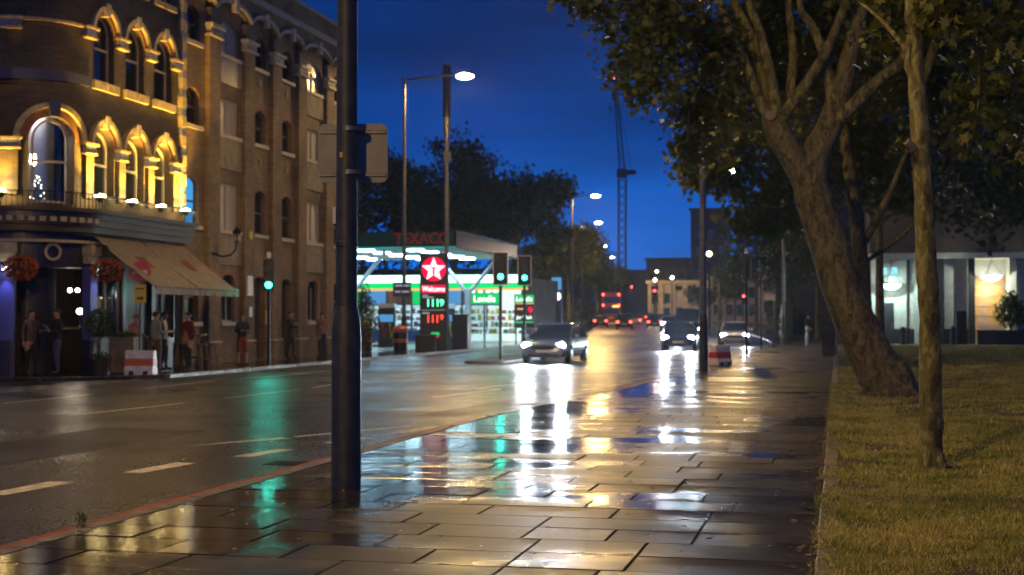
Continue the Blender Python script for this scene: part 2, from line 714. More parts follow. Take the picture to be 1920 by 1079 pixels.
brick_mat('pub_brick', (0.095, 0.064, 0.036), (0.14, 0.098, 0.055), (0.075, 0.064, 0.05))
brick_mat('mill_brick', (0.21, 0.13, 0.07), (0.30, 0.195, 0.105), (0.16, 0.13, 0.095))
brick_mat('red_brick', (0.28, 0.11, 0.055), (0.34, 0.15, 0.07), (0.2, 0.14, 0.1))
brick_mat('dark_brick', (0.07, 0.05, 0.045), (0.10, 0.07, 0.06), (0.06, 0.05, 0.05))
slab_mat('paving')
slab_mat('paving_far', True)
asphalt_mat('asphalt', (0.032, 0.027, 0.023), 0.40, 0.24)
asphalt_mat('asphalt_patch', (0.018, 0.016, 0.015), 0.5, 0.34)
asphalt_mat('forecourt_concrete', (0.16, 0.16, 0.16), 0.30, 0.16)
mat('mortar', (0.055, 0.045, 0.038), 0.75, bump=(60, 0.4))
mat('kerbstone', (0.17, 0.15, 0.125), 0.42, var=(5, 0.35), bump=(45, 0.4), rvar=(2, 0.25, 0.55))
mat('edging_stone', (0.20, 0.165, 0.115), 0.7, var=(6, 0.35), bump=(50, 0.5))
mat('soil', (0.10, 0.075, 0.045), 0.95, var=(3, 0.4), bump=(30, 0.6))
mat('road_paint', (0.72, 0.66, 0.54), 0.55, var=(9, 0.3), bump=(60, 0.3))
mat('road_paint_red', (0.30, 0.06, 0.04), 0.5, var=(9, 0.4), bump=(60, 0.3))
mat('stone_trim', (0.42, 0.36, 0.26), 0.75, var=(6, 0.2))
mat('stone_yellow', (0.50, 0.38, 0.19), 0.75, var=(6, 0.2))
mat('capital_blue', (0.06, 0.06, 0.13), 0.6, var=(30, 0.8, (0.35, 0.34, 0.38)))
mat('band_blue', (0.055, 0.055, 0.12), 0.6)
mat('sill_stone', (0.50, 0.42, 0.32), 0.7, var=(8, 0.2))
mat('render_panel', (0.26, 0.20, 0.13), 0.8, var=(3, 0.2))
mat('glossy_panel', (0.30, 0.23, 0.15), 0.16, spec=0.8, bump=(9, 0.35, 2))
mat('window_frame', (0.42, 0.36, 0.30), 0.55)
mat('window_frame_dark', (0.10, 0.065, 0.05), 0.5)
mat('dark_glass', (0.012, 0.014, 0.017), 0.06, spec=0.8)
mat('blind', (0.42, 0.38, 0.31), 0.35, spec=0.6)
mat('room_wall', (0.20, 0.19, 0.20), 0.8)
clear_glass('clear_glass')
mat('pub_paint', (0.018, 0.015, 0.035), 0.35, var=(4, 0.4))
mat('pub_paint_blue', (0.07, 0.075, 0.30), 0.4)
mat('pub_wood', (0.05, 0.032, 0.025), 0.5)
mat('iron', (0.02, 0.02, 0.022), 0.45, metal=0.6)
mat('awning_cloth', (0.27, 0.205, 0.145), 0.8, var=(4, 0.15))
mat('awning_red', (0.20, 0.035, 0.03), 0.8)
mat('awning_gold', (0.35, 0.2, 0.05), 0.8)
mat('column_paint', (0.035, 0.038, 0.034), 0.42, metal=0.0, var=(7, 0.35), bump=(90, 0.25))
mat('galvanised', (0.16, 0.15, 0.14), 0.42, metal=0.6, var=(6, 0.2))
mat('black_plastic', (0.012, 0.013, 0.013), 0.4)
mat('sign_back', (0.36, 0.34, 0.26), 0.55, var=(5, 0.12))
mat('white_plastic', (0.72, 0.68, 0.62), 0.4, var=(6, 0.15))
mat('orange_plastic', (0.55, 0.13, 0.03), 0.4)
mat('red_plastic', (0.55, 0.03, 0.03), 0.35)
mat('yellow_plastic', (0.65, 0.50, 0.04), 0.45)
mat('sign_blue', (0.02, 0.05, 0.16), 0.4)
mat('planter_wood', (0.16, 0.12, 0.085), 0.7, var=(5, 0.3))
mat('terracotta', (0.035, 0.03, 0.03), 0.5)
mat('canopy_white', (0.62, 0.64, 0.68), 0.4)
mat('canopy_dark', (0.012, 0.05, 0.068), 0.35)
mat('canopy_soffit', (0.13, 0.17, 0.19), 0.4)
mat('canopy_metal', (0.022, 0.022, 0.025), 0.25, metal=0.3, var=(1.5, 0.3))
mat('shop_green', (0.02, 0.30, 0.10), 0.4)
mat('bronze_wall', (0.42, 0.42, 0.36), 0.6)
mat('stone_white', (0.55, 0.56, 0.52), 0.6, var=(3, 0.1))
mat('slate_dark', (0.035, 0.035, 0.04), 0.4)
mat('timber_wall', (0.50, 0.27, 0.08), 0.5, var=(2, 0.2))
mat('cream_stucco', (0.55, 0.46, 0.33), 0.75, var=(1.5, 0.2))
mat('tower_clad', (0.085, 0.05, 0.045), 0.6, var=(1, 0.2))
mat('concrete_dark', (0.07, 0.065, 0.065), 0.7, var=(1, 0.2))
mat('rubber', (0.015, 0.015, 0.015), 0.8)
mat('alloy', (0.45, 0.45, 0.47), 0.3, metal=0.9)
mat('car_silver', (0.42, 0.45, 0.50), 0.25, metal=0.7, coat=1.0)
mat('car_black', (0.012, 0.012, 0.014), 0.25, coat=1.0)
mat('car_blue', (0.03, 0.05, 0.12), 0.25, metal=0.3, coat=1.0)
mat('car_white', (0.55, 0.57, 0.6), 0.3, coat=1.0)
mat('bus_red', (0.2, 0.01, 0.01), 0.3, coat=0.6)
mat('number_plate', (0.7, 0.7, 0.6), 0.4)
mat('crane_steel', (0.02, 0.03, 0.06), 0.6)
mat('skin', (0.40, 0.22, 0.15), 0.55)
mat('hair_dark', (0.02, 0.014, 0.01), 0.6)
mat('hair_brown', (0.08, 0.045, 0.025), 0.6)
for n_, c_ in dict(cloth_black=(0.018, 0.018, 0.02), cloth_navy=(0.02, 0.025, 0.06), cloth_white=(0.62, 0.6, 0.58), cloth_grey=(0.2, 0.2, 0.21),
                   cloth_maroon=(0.13, 0.015, 0.025), cloth_brown=(0.09, 0.06, 0.045), cloth_jeans=(0.05, 0.07, 0.13), cloth_orange=(0.24, 0.045, 0.025),
                   cloth_pink=(0.3, 0.15, 0.13), shoe=(0.02, 0.018, 0.018)).items():
    mat(n_, c_, 0.85, bump=(40, 0.2))
bark_mat('bark_plane', (0.155, 0.142, 0.045), (0.27, 0.25, 0.09), (0.075, 0.062, 0.023))
bark_mat('bark_old', (0.15, 0.128, 0.052), (0.22, 0.19, 0.08), (0.075, 0.061, 0.027))
leaf_mat('leaf_plane', (0.078, 0.102, 0.013), (0.15, 0.147, 0.022))
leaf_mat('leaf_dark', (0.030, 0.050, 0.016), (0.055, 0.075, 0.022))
leaf_mat('leaf_shrub', (0.05, 0.08, 0.02), (0.08, 0.10, 0.03))
leaf_mat('topiary', (0.05, 0.10, 0.02), (0.09, 0.12, 0.03))
leaf_mat('petal_orange', (0.55, 0.09, 0.03), (0.6, 0.2, 0.04))
leaf_mat('petal_pink', (0.5, 0.03, 0.05), (0.45, 0.08, 0.03))
emis('lantern_glow', (1.0, 0.76, 0.46), 90)
emis('lantern_white', (1.0, 0.9, 0.8), 30)
emis('uplight_glow', (1.0, 0.74, 0.30), 170)
emis('headlamp_glow', (0.80, 0.90, 1.0), 260)
emis('tail_glow', (1.0, 0.05, 0.03), 14)
emis('signal_green', (0.03, 1.0, 0.66), 14)
emis('signal_red', (1.0, 0.04, 0.05), 16)
emis('canopy_lamp', (0.45, 0.80, 1.0), 34)
emis('shop_white', (0.62, 1.0, 0.90), 2.6)
emis('shop_green_lit', (0.0, 0.55, 0.13), 1.3)
emis('shop_orange_lit', (1.0, 0.45, 0.1), 0.9)
emis('sign_green_lit', (0.01, 0.52, 0.13), 1.0)
emis('sign_white_lit', (0.9, 1.0, 0.95), 2.2)
emis('logo_red', (0.9, 0.004, 0.06), 0.95)
emis('logo_white', (0.95, 0.95, 1.0), 1.5)
emis('digit_green', (0.1, 1.0, 0.45), 2.6)
emis('digit_red', (1.0, 0.05, 0.03), 2.2)
emis('grey_print', (0.5, 0.55, 0.6), 0.45)
emis('letter_red_dim', (0.22, 0.02, 0.02), 0.35)
emis('flare_teal', (0.02, 0.5, 0.45), 0.8)
emis('screen_blue', (0.15, 0.5, 1.0), 0.5)
emis('window_cyan', (0.05, 0.36, 0.80), 0.85)
emis('glow_teal', (0.25, 0.8, 0.75), 1.0)
emis('shelf_glow', (0.75, 1.0, 0.9), 1.0)
emis('warm_bulb', (1.0, 0.78, 0.5), 12)
emis('white_bulb', (0.95, 0.97, 1.0), 14)
emis('blue_strip', (0.25, 0.3, 1.0), 5)
emis('bowl_glow', (0.75, 1.0, 0.9), 5)
emis('bowl_glow_warm', (1.0, 0.97, 0.8), 6)
emis('pane_cyan', (0.35, 0.85, 0.9), 0.9)
emis('amber_display', (1.0, 0.4, 0.05), 4)
emis('ad_panel', (0.9, 0.8, 1.0), 2.2)
emis('far_warm', (1.0, 0.75, 0.4), 10)
emis('far_cool', (0.7, 0.95, 1.0), 8)
emis('far_blue', (0.2, 0.4, 1.0), 8)

# ================================================================== the setting
def bend(y):
    u = y - 85.0
    return 0.0 if u <= 0 else -0.15 * (math.sqrt(u * u + 400.0) - 20.0)
def rise(y):
    return 0.008 * max(0.0, y - 95.0)
def interp(y, tab):
    if y <= tab[0][0]:
        return tab[0][1]
    for (a, p), (b, q) in zip(tab, tab[1:]):
        if y <= b:
            k = (y - a) / (b - a)
            k = k * k * (3 - 2 * k)
            return p + (q - p) * k
    return tab[-1][1]
def kerb_r(y):
    return interp(y, [(21, -5.5), (33, -4.65), (48, -4.15), (70, -3.95)]) + bend(y)
def kerb_l(y):
    return -17.95 + bend(y)
def steps(a, b, s):
    n = max(1, int(round((b - a) / s)))
    return [a + (b - a) * i / n for i in range(n + 1)]

def strip(name, fl, fr, ys, z, mat_, thick=0.0, parent=None, label=None, kind='structure'):
    mb = MB()
    rows = []
    for y in ys:
        zz = z + rise(y)
        rows.append([(fl(y), y, zz), (fr(y), y, zz)])
    for a, b in zip(rows, rows[1:]):
        mb.face([a[0], a[1], b[1], b[0]])
        if thick:
            lo = lambda p: (p[0], p[1], p[2] - thick)
            mb.face([lo(a[0]), a[0], b[0], lo(b[0])])
            mb.face([a[1], lo(a[1]), lo(b[1]), b[1]])
    if thick:
        a = rows[0]
        mb.face([lo(a[0]), lo(a[1]), a[1], a[0]])
    o = mb.build(name, mat_, parent)
    if parent is None:
        tag(o, label, None, None, kind)
    return o

# ground to the horizon
gm = MB()
gy = [-60, 0, 95, 150, 220, 320, 480, 800, 1500]
for a, b in zip(gy, gy[1:]):
    gm.face([(-900, a, -0.16 + min(rise(a), 3)), (900, a, -0.16 + min(rise(a), 3)), (900, b, -0.16 + min(rise(b), 3)), (-900, b, -0.16 + min(rise(b), 3))])
tag(gm.build('ground', 'soil'), 'bare dark ground running on to the horizon', kind='structure')

YR = steps(-25, 85, 5) + steps(85, 420, 6)[1:]
road = strip('road', lambda y: kerb_l(y) - 0.6, lambda y: kerb_r(y) + 0.2, YR, -0.10, 'asphalt', label='wide wet asphalt main road bending away')
road['label'] = 'wide wet asphalt main road running off to the city'
sm = MB()
sm.face([(-90, 14, -0.104), (-18.5, 14, -0.104), (-18.5, 35.6, -0.104), (-90, 35.6, -0.104)])
tag(sm.build('side_street', 'asphalt'), 'asphalt side street beside the corner pub', kind='structure')

# ---- markings, pieces of the road
ZM = -0.096
def mark(name, pts, mat_='road_paint', z=ZM):
    mb = MB()
    mb.face([(x, y, z + rise(y)) for x, y in pts])
    return mb.build(name, mat_, road)
def line_mark(name, pts, w, mat_='road_paint', z=ZM):
    mb = MB()
    for (x0, y0), (x1, y1) in zip(pts, pts[1:]):
        d = Vector((x1 - x0, y1 - y0)).normalized()
        n = Vector((-d.y, d.x)) * w / 2
        e = d * 0.0
        mb.face([(x0 - n.x, y0 - n.y, z + rise(y0)), (x1 - n.x, y1 - n.y, z + rise(y1)), (x1 + n.x, y1 + n.y, z + rise(y1)), (x0 + n.x, y0 + n.y, z + rise(y0))])
        z += 0.0003
    return mb.build(name, mat_, road)
for q in (((-7.95, 10.1), (-7.72, 10.1), (-7.70, 10.9), (-7.93, 10.9)),
          ((-7.80, 11.9), (-7.56, 11.9), (-7.47, 13.0), (-7.76, 13.0)),
          ((-7.46, 13.9), (-7.22, 13.9), (-7.11, 15.0), (-7.37, 15.0)),
          ((-7.03, 15.8), (-6.79, 15.8), (-6.65, 16.86), (-6.89, 16.86)),
          ((-6.62, 17.75), (-6.38, 17.75), (-6.22, 18.75), (-6.46, 18.75)),
          ((-6.28, 19.6), (-6.06, 19.6), (-5.86, 20.85), (-6.08, 20.85))):
    mark('lane_dash', q)
mark('taper_wedge', [(-8.26, 16.85), (-7.28, 18.35), (-7.52, 18.5)])
line_mark('lane_line', [(-7.36, 18.6), (-6.85, 19.8), (-6.38, 20.9)], 0.13)
for y0, y1, x0, x1 in ((12.5, 16.5, -13.15, -12.95), (21.9, 25.5, -12.7, -12.38), (27.3, 31.0, -12.3, -12.13), (31.8, 34.2, -12.1, -12.35)):
    line_mark('centre_dash', [(x0, y0), (x1, y1)], 0.13)
for y0, y1, x0, x1 in ((24.5, 28.0, -15.7, -15.75), (30.6, 34.9, -15.86, -16.05)):
    line_mark('lane_dash', [(x0, y0), (x1, y1)], 0.12)
def zigzag(x, dx, y0, n, step):
    p = []
    for i in range(n):
        p += [(x - dx, y0 + i * step), (x + dx, y0 + (i + 1) * step - 0.15)]
    return line_mark('zigzag_line', p, 0.12)
zigzag(-7.95, 0.3, 28.6, 5, 3.7)
zigzag(-12.3, 0.28, 35.0, 3, 3.9)
zigzag(-15.6, 0.26, 36.0, 3, 3.9)
line_mark('zigzag_line', [(kerb_r(y) - 0.75 + (0.18 if i % 2 else -0.18), y) for i, y in enumerate((29, 32.5, 32.7, 36.4, 36.6, 40.4, 40.6, 44))], 0.11)
line_mark('stop_line', [(-11.9, 46.3), (-4.6, 46.3)], 0.22)
line_mark('edge_line', [(kerb_r(y) - 0.36, y) for y in steps(5, 44, 1.5)], 0.10, 'road_paint_red', z=-0.0965)
for i in range(9):
    for k, x in enumerate((-18.25, -18.85)):
        y = 27.0 + i * 0.92 + k * 0.1
        mark('give_way_block', [(x - 0.11, y), (x + 0.11, y), (x + 0.11, y + 0.58), (x - 0.11, y + 0.58)])
for y in steps(62, 300, 11)[:-1]:
    line_mark('centre_dash', [(-11.4 + bend(y), y), (-11.4 + bend(y + 4), y + 4)], 0.13)

# ironwork and patches in the carriageway
for x, y, a in ((-9.6, 24.0, 0.4), (-14.2, 38.5, 1.0), (-9.2, 41.0, 0.2)):
    mb = MB()
    mb.lathe([(0.33, ZM - 0.003), (0.33, ZM + 0.001)], (x, y, 0), 24)
    mc = mb.build('manhole_cover', 'iron', road)
    mb = MB()
    for i in range(-3, 4):
        w_ = math.sqrt(max(0.0, 0.28 ** 2 - (i * 0.08) ** 2))
        mb.box(x - w_, x + w_, y + i * 0.08 - 0.018, y + i * 0.08 + 0.018, ZM + 0.0012, ZM + 0.005)
    q = mb.build('cover_rib', 'galvanised', road)
    q.parent = mc
for y in (15.0, 26.5, 42.0):
    x = kerb_r(y) - 0.62
    mb = MB()
    for i in range(6):
        mb.box(x - 0.2, x + 0.2, y + i * 0.075, y + i * 0.075 + 0.035, ZM - 0.003, ZM + 0.004)
    mb.build('gully_grate', 'iron', road)
for pts_ in ([(-10.9, 14.2), (-9.1, 14.0), (-9.0, 19.4), (-10.8, 19.6)], [(-16.8, 40.0), (-14.9, 40.1), (-15.0, 43.5), (-16.7, 43.4)], [(-7.0, 23.0), (-6.2, 23.0), (-5.6, 29.0), (-6.4, 29.0)]):
    mark('asphalt_patch', pts_, 'asphalt_patch', -0.0985)
# ---- near pavement: mortar bed, slabs and kerbstones one by one, then plain paving beyond
SLAB_END = 33.0
pave = strip('pavement', lambda y: kerb_r(y) + 0.16, lambda y: -0.14, steps(3, SLAB_END, 1.0), -0.012, 'mortar', label='wet stone slab pavement between kerb and lawn')
strip('paved_strip', lambda y: kerb_r(y) + 0.16, lambda y: -0.14 + bend(y), steps(SLAB_END, 85, 3) + steps(85, 400, 8)[1:], 0.0, 'paving_far', 0.1, parent=pave)
strip('paved_strip', lambda y: kerb_r(y) + 0.16, lambda y: -0.14, steps(-25, 3, 7), 0.0, 'paving_far', 0.1, parent=pave)
slab_cache = {}
GAUGE = 0.565
def slab_mesh(l):
    k = round(l, 3)
    if k not in slab_cache:
        mb = MB()
        g_ = 0.007
        mb.bevbox(-l / 2 + g_, l / 2 - g_, -GAUGE / 2 + g_, GAUGE / 2 - g_, -0.035, 0.0, 0.006)
        o = mb.build('paving_slab', 'paving', None)
        slab_cache[k] = o.data
        bpy.data.objects.remove(o)
    return slab_cache[k]
y = 3.02
row = 0
while y + GAUGE < SLAB_END:
    x = kerb_r(y + GAUGE / 2) + 0.165
    end = -0.145
    first = True
    while end - x > 0.05:
        l = random.choice((0.6, 0.75, 0.9, 0.9, 1.05, 1.2))
        if first and row % 2:
            l = random.choice((0.45, 0.6))
        first = False
        if end - x - l < 0.3:
            l = round(end - x, 3)
        o = bpy.data.objects.new('paving_slab', slab_mesh(l))
        COL.objects.link(o)
        o.parent = pave
        o.location = (x + l / 2, y + GAUGE / 2, random.uniform(-0.0025, 0.0025) + 0.001)
        o.rotation_euler = (R(random.gauss(0, 0.07)), R(random.gauss(0, 0.06)), R(random.gauss(0, 0.12)))
        x += l
    y += GAUGE
    row += 1
# the gap the slabs leave towards the lawn edging and along the bend is the mortar bed

kerb = strip('kerb', lambda y: kerb_r(y) + 0.004, lambda y: kerb_r(y) + 0.158, steps(60, 85, 5) + steps(85, 400, 8)[1:], 0.005, 'kerbstone', 0.12, label='low grey stone kerb along the near pavement')
def kerb_run(fx, ys, parent, w0, w1):
    for a, b in zip(ys, ys[1:]):
        mb = MB()
        xa, xb = fx(a), fx(b)
        g_ = 0.006
        h = random.uniform(0.0, 0.008)
        lo = [(xa + w0, a + g_), (xa + w1, a + g_), (xb + w1, b - g_), (xb + w0, b - g_)]
        i = 0.015
        s_ = 1 if w0 < w1 else -1
        mid = [(p[0], p[1], h - i) for p in lo]
        top = [(xa + w0 + i * s_, a + g_ + 0.004, h), (xa + w1, a + g_ + 0.004, h), (xb + w1, b - g_ - 0.004, h), (xb + w0 + i * s_, b - g_ - 0.004, h)]
        mb.loft([[(p[0], p[1], -0.14) for p in lo], mid, top])
        mb.build('kerbstone', 'kerbstone', parent)
kerb_run(kerb_r, steps(5, 60, 0.92), kerb, 0.0, 0.155)
strip('kerbstone_run', lambda y: kerb_r(y), lambda y: kerb_r(y) + 0.155, steps(-25, 5, 6), 0.003, 'kerbstone', 0.12, parent=kerb)

# ---- far pavement by the pub, with its kerb and rounded corner into the side street
fp = MB()
corner = []
for k in range(11):
    a = R(77) * k / 10
    rk = 1.8 + 2.38 - 1.1 * (k / 10)
    corner.append((-22.3 + rk * math.cos(a), 36.15 - rk * math.sin(a)))
cx_, cy_ = corner[-1]
corner.append((cx_ - 0.9748 * 9, cy_ - 0.2229 * 9))
poly = [(-18.12, 61.0)] + corner + [(cx_ - 0.9748 * 50, cy_ - 0.2229 * 50), (-75, 40.0), (-20.3, 40.0), (-20.3, 61.0)]
fp.prism(poly, 'z', -0.14, 0.0)
far_pave = tag(fp.build('far_pavement', 'paving_far'), 'pavement in front of the corner pub and the old warehouse', kind='structure')
strip('paved_strip', lambda y: kerb_l(y) - 2.6, lambda y: kerb_l(y) - 0.17, steps(61.0, 85, 4) + steps(85, 400, 8)[1:], 0.0, 'paving_far', 0.12, parent=far_pave)
far_kerb = strip('far_kerb', lambda y: kerb_l(y) - 0.17, lambda y: kerb_l(y), steps(61.0, 85, 5) + steps(85, 400, 8)[1:], 0.006, 'kerbstone', 0.12, label='pale kerb along the far side of the road')
kerb_run(lambda y: -17.95, steps(36.15, 61.0, 0.94), far_kerb, 0.0, -0.17)
for (xa, ya), (xb, yb) in zip(corner, corner[1:]):
    d = Vector((xb - xa, yb - ya)).normalized()
    n = Vector((-d.y, d.x)) * 0.17
    mb = MB()
    mb.hexa([(xa, ya, -0.14), (xb, yb, -0.14), (xb - n.x, yb - n.y, -0.14), (xa - n.x, ya - n.y, -0.14),
             (xa, ya, 0.006), (xb, yb, 0.006), (xb - n.x, yb - n.y, 0.006), (xa - n.x, ya - n.y, 0.006)])
    mb.build('kerbstone', 'kerbstone', far_kerb)

# ---- petrol station forecourt
fm = MB()
fm.prism([(-20.62, 60.9), (-20.62, 100), (-70, 100), (-70, 60.9)], 'z', -0.14, -0.004)
tag(fm.build('forecourt', 'forecourt_concrete'), 'wet concrete forecourt of the petrol station', kind='structure')

# ---- lawn with stone edging
lm = MB()
for a, b in ((-12, 8), (8, 20), (20, 45), (45, 84.5)):
    lm.face([(0.0, a, 0.012), (60, a, 0.012), (60, b, 0.012), (0.0, b, 0.012)])
lawn = lm.build('lawn', 'soil')
tag(lawn, 'park lawn right of the pavement', kind='structure')
edging = tag(bpy.data.objects.new('lawn_edging', None), 'narrow stone edging between pavement and lawn', kind='structure')
COL.objects.link(edging)
for a, b in zip(steps(3, 75, 0.915), steps(3, 75, 0.915)[1:]):
    mb = MB()
    h = random.uniform(0.022, 0.04)
    mb.bevbox(-0.142, 0.0, a + 0.006, b - 0.006, -0.1, h, 0.012)
    o = mb.build('edging_stone', 'edging_stone', edging)
    o.rotation_euler = (0, 0, 0)
    o.location = (random.uniform(-0.006, 0.006), 0, 0)

def grass_mat():
    m = mat('grass_blade', (0.08, 0.1, 0.03), 0.7)
    nt = m.node_tree
    N = nt.nodes.new
    L = nt.links.new
    b = nt.nodes['Principled BSDF']
    g = N('ShaderNodeNewGeometry')
    n = N('ShaderNodeTexNoise')
    n.inputs['Scale'].default_value = 0.75
    n.inputs['Detail'].default_value = 6
    n.inputs['Roughness'].default_value = 0.65
    L(g.outputs['Position'], n.inputs['Vector'])
    ad = N('ShaderNodeMath')
    ad.operation = 'MULTIPLY_ADD'
    ad.inputs[1].default_value = 0.30
    L(g.outputs['Random Per Island'], ad.inputs[0])
    L(n.outputs['Fac'], ad.inputs[2])
    mr = N('ShaderNodeMapRange')
    mr.inputs['From Min'].default_value = 0.46
    mr.inputs['From Max'].default_value = 0.74
    L(ad.outputs[0], mr.inputs['Value'])
    ramp = N('ShaderNodeValToRGB')
    e = ramp.color_ramp.elements
    e[0].position, e[0].color = 0.0, (0.11, 0.18, 0.022, 1)
    e[1].position, e[1].color = 1.0, (0.60, 0.52, 0.17, 1)
    k = e.new(0.45)
    k.color = (0.29, 0.33, 0.06, 1)
    L(mr.outputs[0], ramp.inputs['Fac'])
    L(ramp.outputs['Color'], b.inputs['Base Color'])
    return m
grass_mat()
def blades(n, x0f, x1f, y0, y1, h0, h1, w, lean=0.7):
    yy = rng.uniform(y0, y1, n)
    xx = np.array([x0f(t) for t in yy]) + rng.uniform(0, 1, n) * np.array([x1f(t) - x0f(t) for t in yy])
    # worn patches and bare soil round the tree feet
    worn = np.sin(xx * 2.3 + 1.9 * np.sin(yy * 1.1)) * np.sin(yy * 1.45 + 1.6 * np.sin(xx * 1.7 + .6)) + .35 * np.sin(xx * 7.1) * np.sin(yy * 5.3)
    keep = rng.uniform(0, 1, n) > np.clip((worn - .42) * 2.2, 0, .85)
    for tx, ty, tr_ in ((.93, 15.24, .42), (1.0, 29.3, 1.15)):
        keep &= np.hypot(xx - tx, yy - ty) > tr_ * rng.uniform(.45, 1.1, n)
    xx, yy = xx[keep], yy[keep]
    n = len(xx)
    # clumpy height
    cl = 0.65 + 0.35 * np.sin(xx * 5.1 + np.sin(yy * 3.7) * 2) * np.sin(yy * 4.3 + 1.3 * np.sin(xx * 2.9))
    hh = rng.uniform(h0, h1, n) * cl
    an = rng.uniform(0, 2 * np.pi, n)
    dx, dy = np.cos(an), np.sin(an)
    le = rng.uniform(0.15, lean, n) * hh
    la = rng.uniform(0, 2 * np.pi, n)
    lx, ly = np.cos(la) * le, np.sin(la) * le
    ww = w * rng.uniform(0.6, 1.3, n)
    z0 = np.full(n, 0.008)
    P = np.zeros((n, 5, 3))
    P[:, 0] = np.stack([xx - dx * ww, yy - dy * ww, z0], 1)
    P[:, 1] = np.stack([xx + dx * ww, yy + dy * ww, z0], 1)
    P[:, 2] = np.stack([xx + dx * ww * .7 + lx * .35, yy + dy * ww * .7 + ly * .35, z0 + hh * .6], 1)
    P[:, 3] = np.stack([xx - dx * ww * .7 + lx * .35, yy - dy * ww * .7 + ly * .35, z0 + hh * .6], 1)
    P[:, 4] = np.stack([xx + lx, yy + ly, z0 + hh], 1)
    return P.reshape(-1, 3)
def np_mesh(name, verts, loop_vi, loop_start, loop_total, mat_, parent=None):
    me = bpy.data.meshes.new(name)
    me.vertices.add(len(verts))
    me.vertices.foreach_set('co', np.asarray(verts, dtype=np.float32).ravel())
    me.loops.add(len(loop_vi))
    me.loops.foreach_set('vertex_index', np.asarray(loop_vi, dtype=np.int32))
    me.polygons.add(len(loop_start))
    me.polygons.foreach_set('loop_start', np.asarray(loop_start, dtype=np.int32))
    me.update(calc_edges=True)
    me.materials.append(M[mat_])
    o = bpy.data.objects.new(name, me)
    COL.objects.link(o)
    if parent is not None:
        o.parent = parent
    return o
V = np.concatenate([
    blades(95000, lambda t: -0.02, lambda t: 0.15 * t + 0.7, 6.5, 14, 0.025, 0.075, 0.0032, 1.3),
    blades(85000, lambda t: -0.02, lambda t: 0.15 * t + 0.8, 14, 24, 0.03, 0.085, 0.0045, 1.2),
    blades(75000, lambda t: -0.02, lambda t: 0.16 * t + 1.0, 24, 45, 0.03, 0.09, 0.007, 1.1),
    blades(70000, lambda t: -0.02, lambda t: 0.18 * t + 1.0, 45, 84, 0.03, 0.09, 0.014, 1.0),
    blades(15000, lambda t: -0.10 - 0.09 * max(0, math.sin(t * 5.3) * math.sin(t * 2.1 + 1)), lambda t: 0.02, 5, 34, 0.03, 0.10, 0.0035, 2.2),
    blades(2600, lambda t: -0.19, lambda t: -0.12, 5, 34, 0.01, 0.035, 0.003, 2.5)])
nb = len(V) // 5
base = np.arange(nb) * 5
li = np.stack([base, base + 1, base + 2, base + 3, base + 3, base + 2, base + 4], 1).ravel()
ls = np.stack([np.arange(nb) * 7, np.arange(nb) * 7 + 4], 1).ravel()
tag(np_mesh('grass', V, li, ls, None, 'grass_blade'), 'short dry and green grass of the park lawn', kind='stuff')

# ================================================================== corner pub and warehouse
FX, T0, RC, AM = -20.5, 36.15, 1.8, R(77)
def FP(t, z, o=0.0):
    """point on the street front: t runs along the road, then round the corner; o is out from the wall"""
    if t >= T0:
        return (FX + o, t, z)
    s_ = T0 - t
    a = min(s_ / RC, AM)
    e = max(0.0, s_ - RC * AM)
    ca, sa = math.cos(a), math.sin(a)
    return (FX - RC + (RC + o) * ca - e * sa, T0 - (RC + o) * sa - e * ca, z)
def tsub(t0, t1):
    lo = T0 - RC * AM
    if t0 >= T0 or t1 <= lo:
        return [t0, t1]
    pts = {t0, t1}
    for k in (lo, T0):
        if t0 < k < t1:
            pts.add(k)
    x = max(t0, lo)
    while x < min(t1, T0):
        pts.add(x)
        x += 0.16
    return sorted(pts)
def fbox(mb, t0, t1, z0, z1, o0, o1, m=0):
    ts = tsub(t0, t1)
    for a, b in zip(ts, ts[1:]):
        mb.hexa([FP(a, z0, o0), FP(a, z0, o1), FP(b, z0, o1), FP(b, z0, o0), FP(a, z1, o0), FP(a, z1, o1), FP(b, z1, o1), FP(b, z1, o0)], m)
def farch(mb, tc, zs, r0, r1, o0, o1, m=0, n=16, a0=0.0, a1=math.pi, sq=1.0):
    for k in range(n):
        a, b = a0 + (a1 - a0) * k / n, a0 + (a1 - a0) * (k + 1) / n
        P = lambda r, x, o: FP(tc + r * math.cos(x), zs + r * math.sin(x) * sq, o)
        mb.hexa([P(r0, a, o0), P(r1, a, o0), P(r1, b, o0), P(r0, b, o0), P(r0, a, o1), P(r1, a, o1), P(r1, b, o1), P(r0, b, o1)], m)
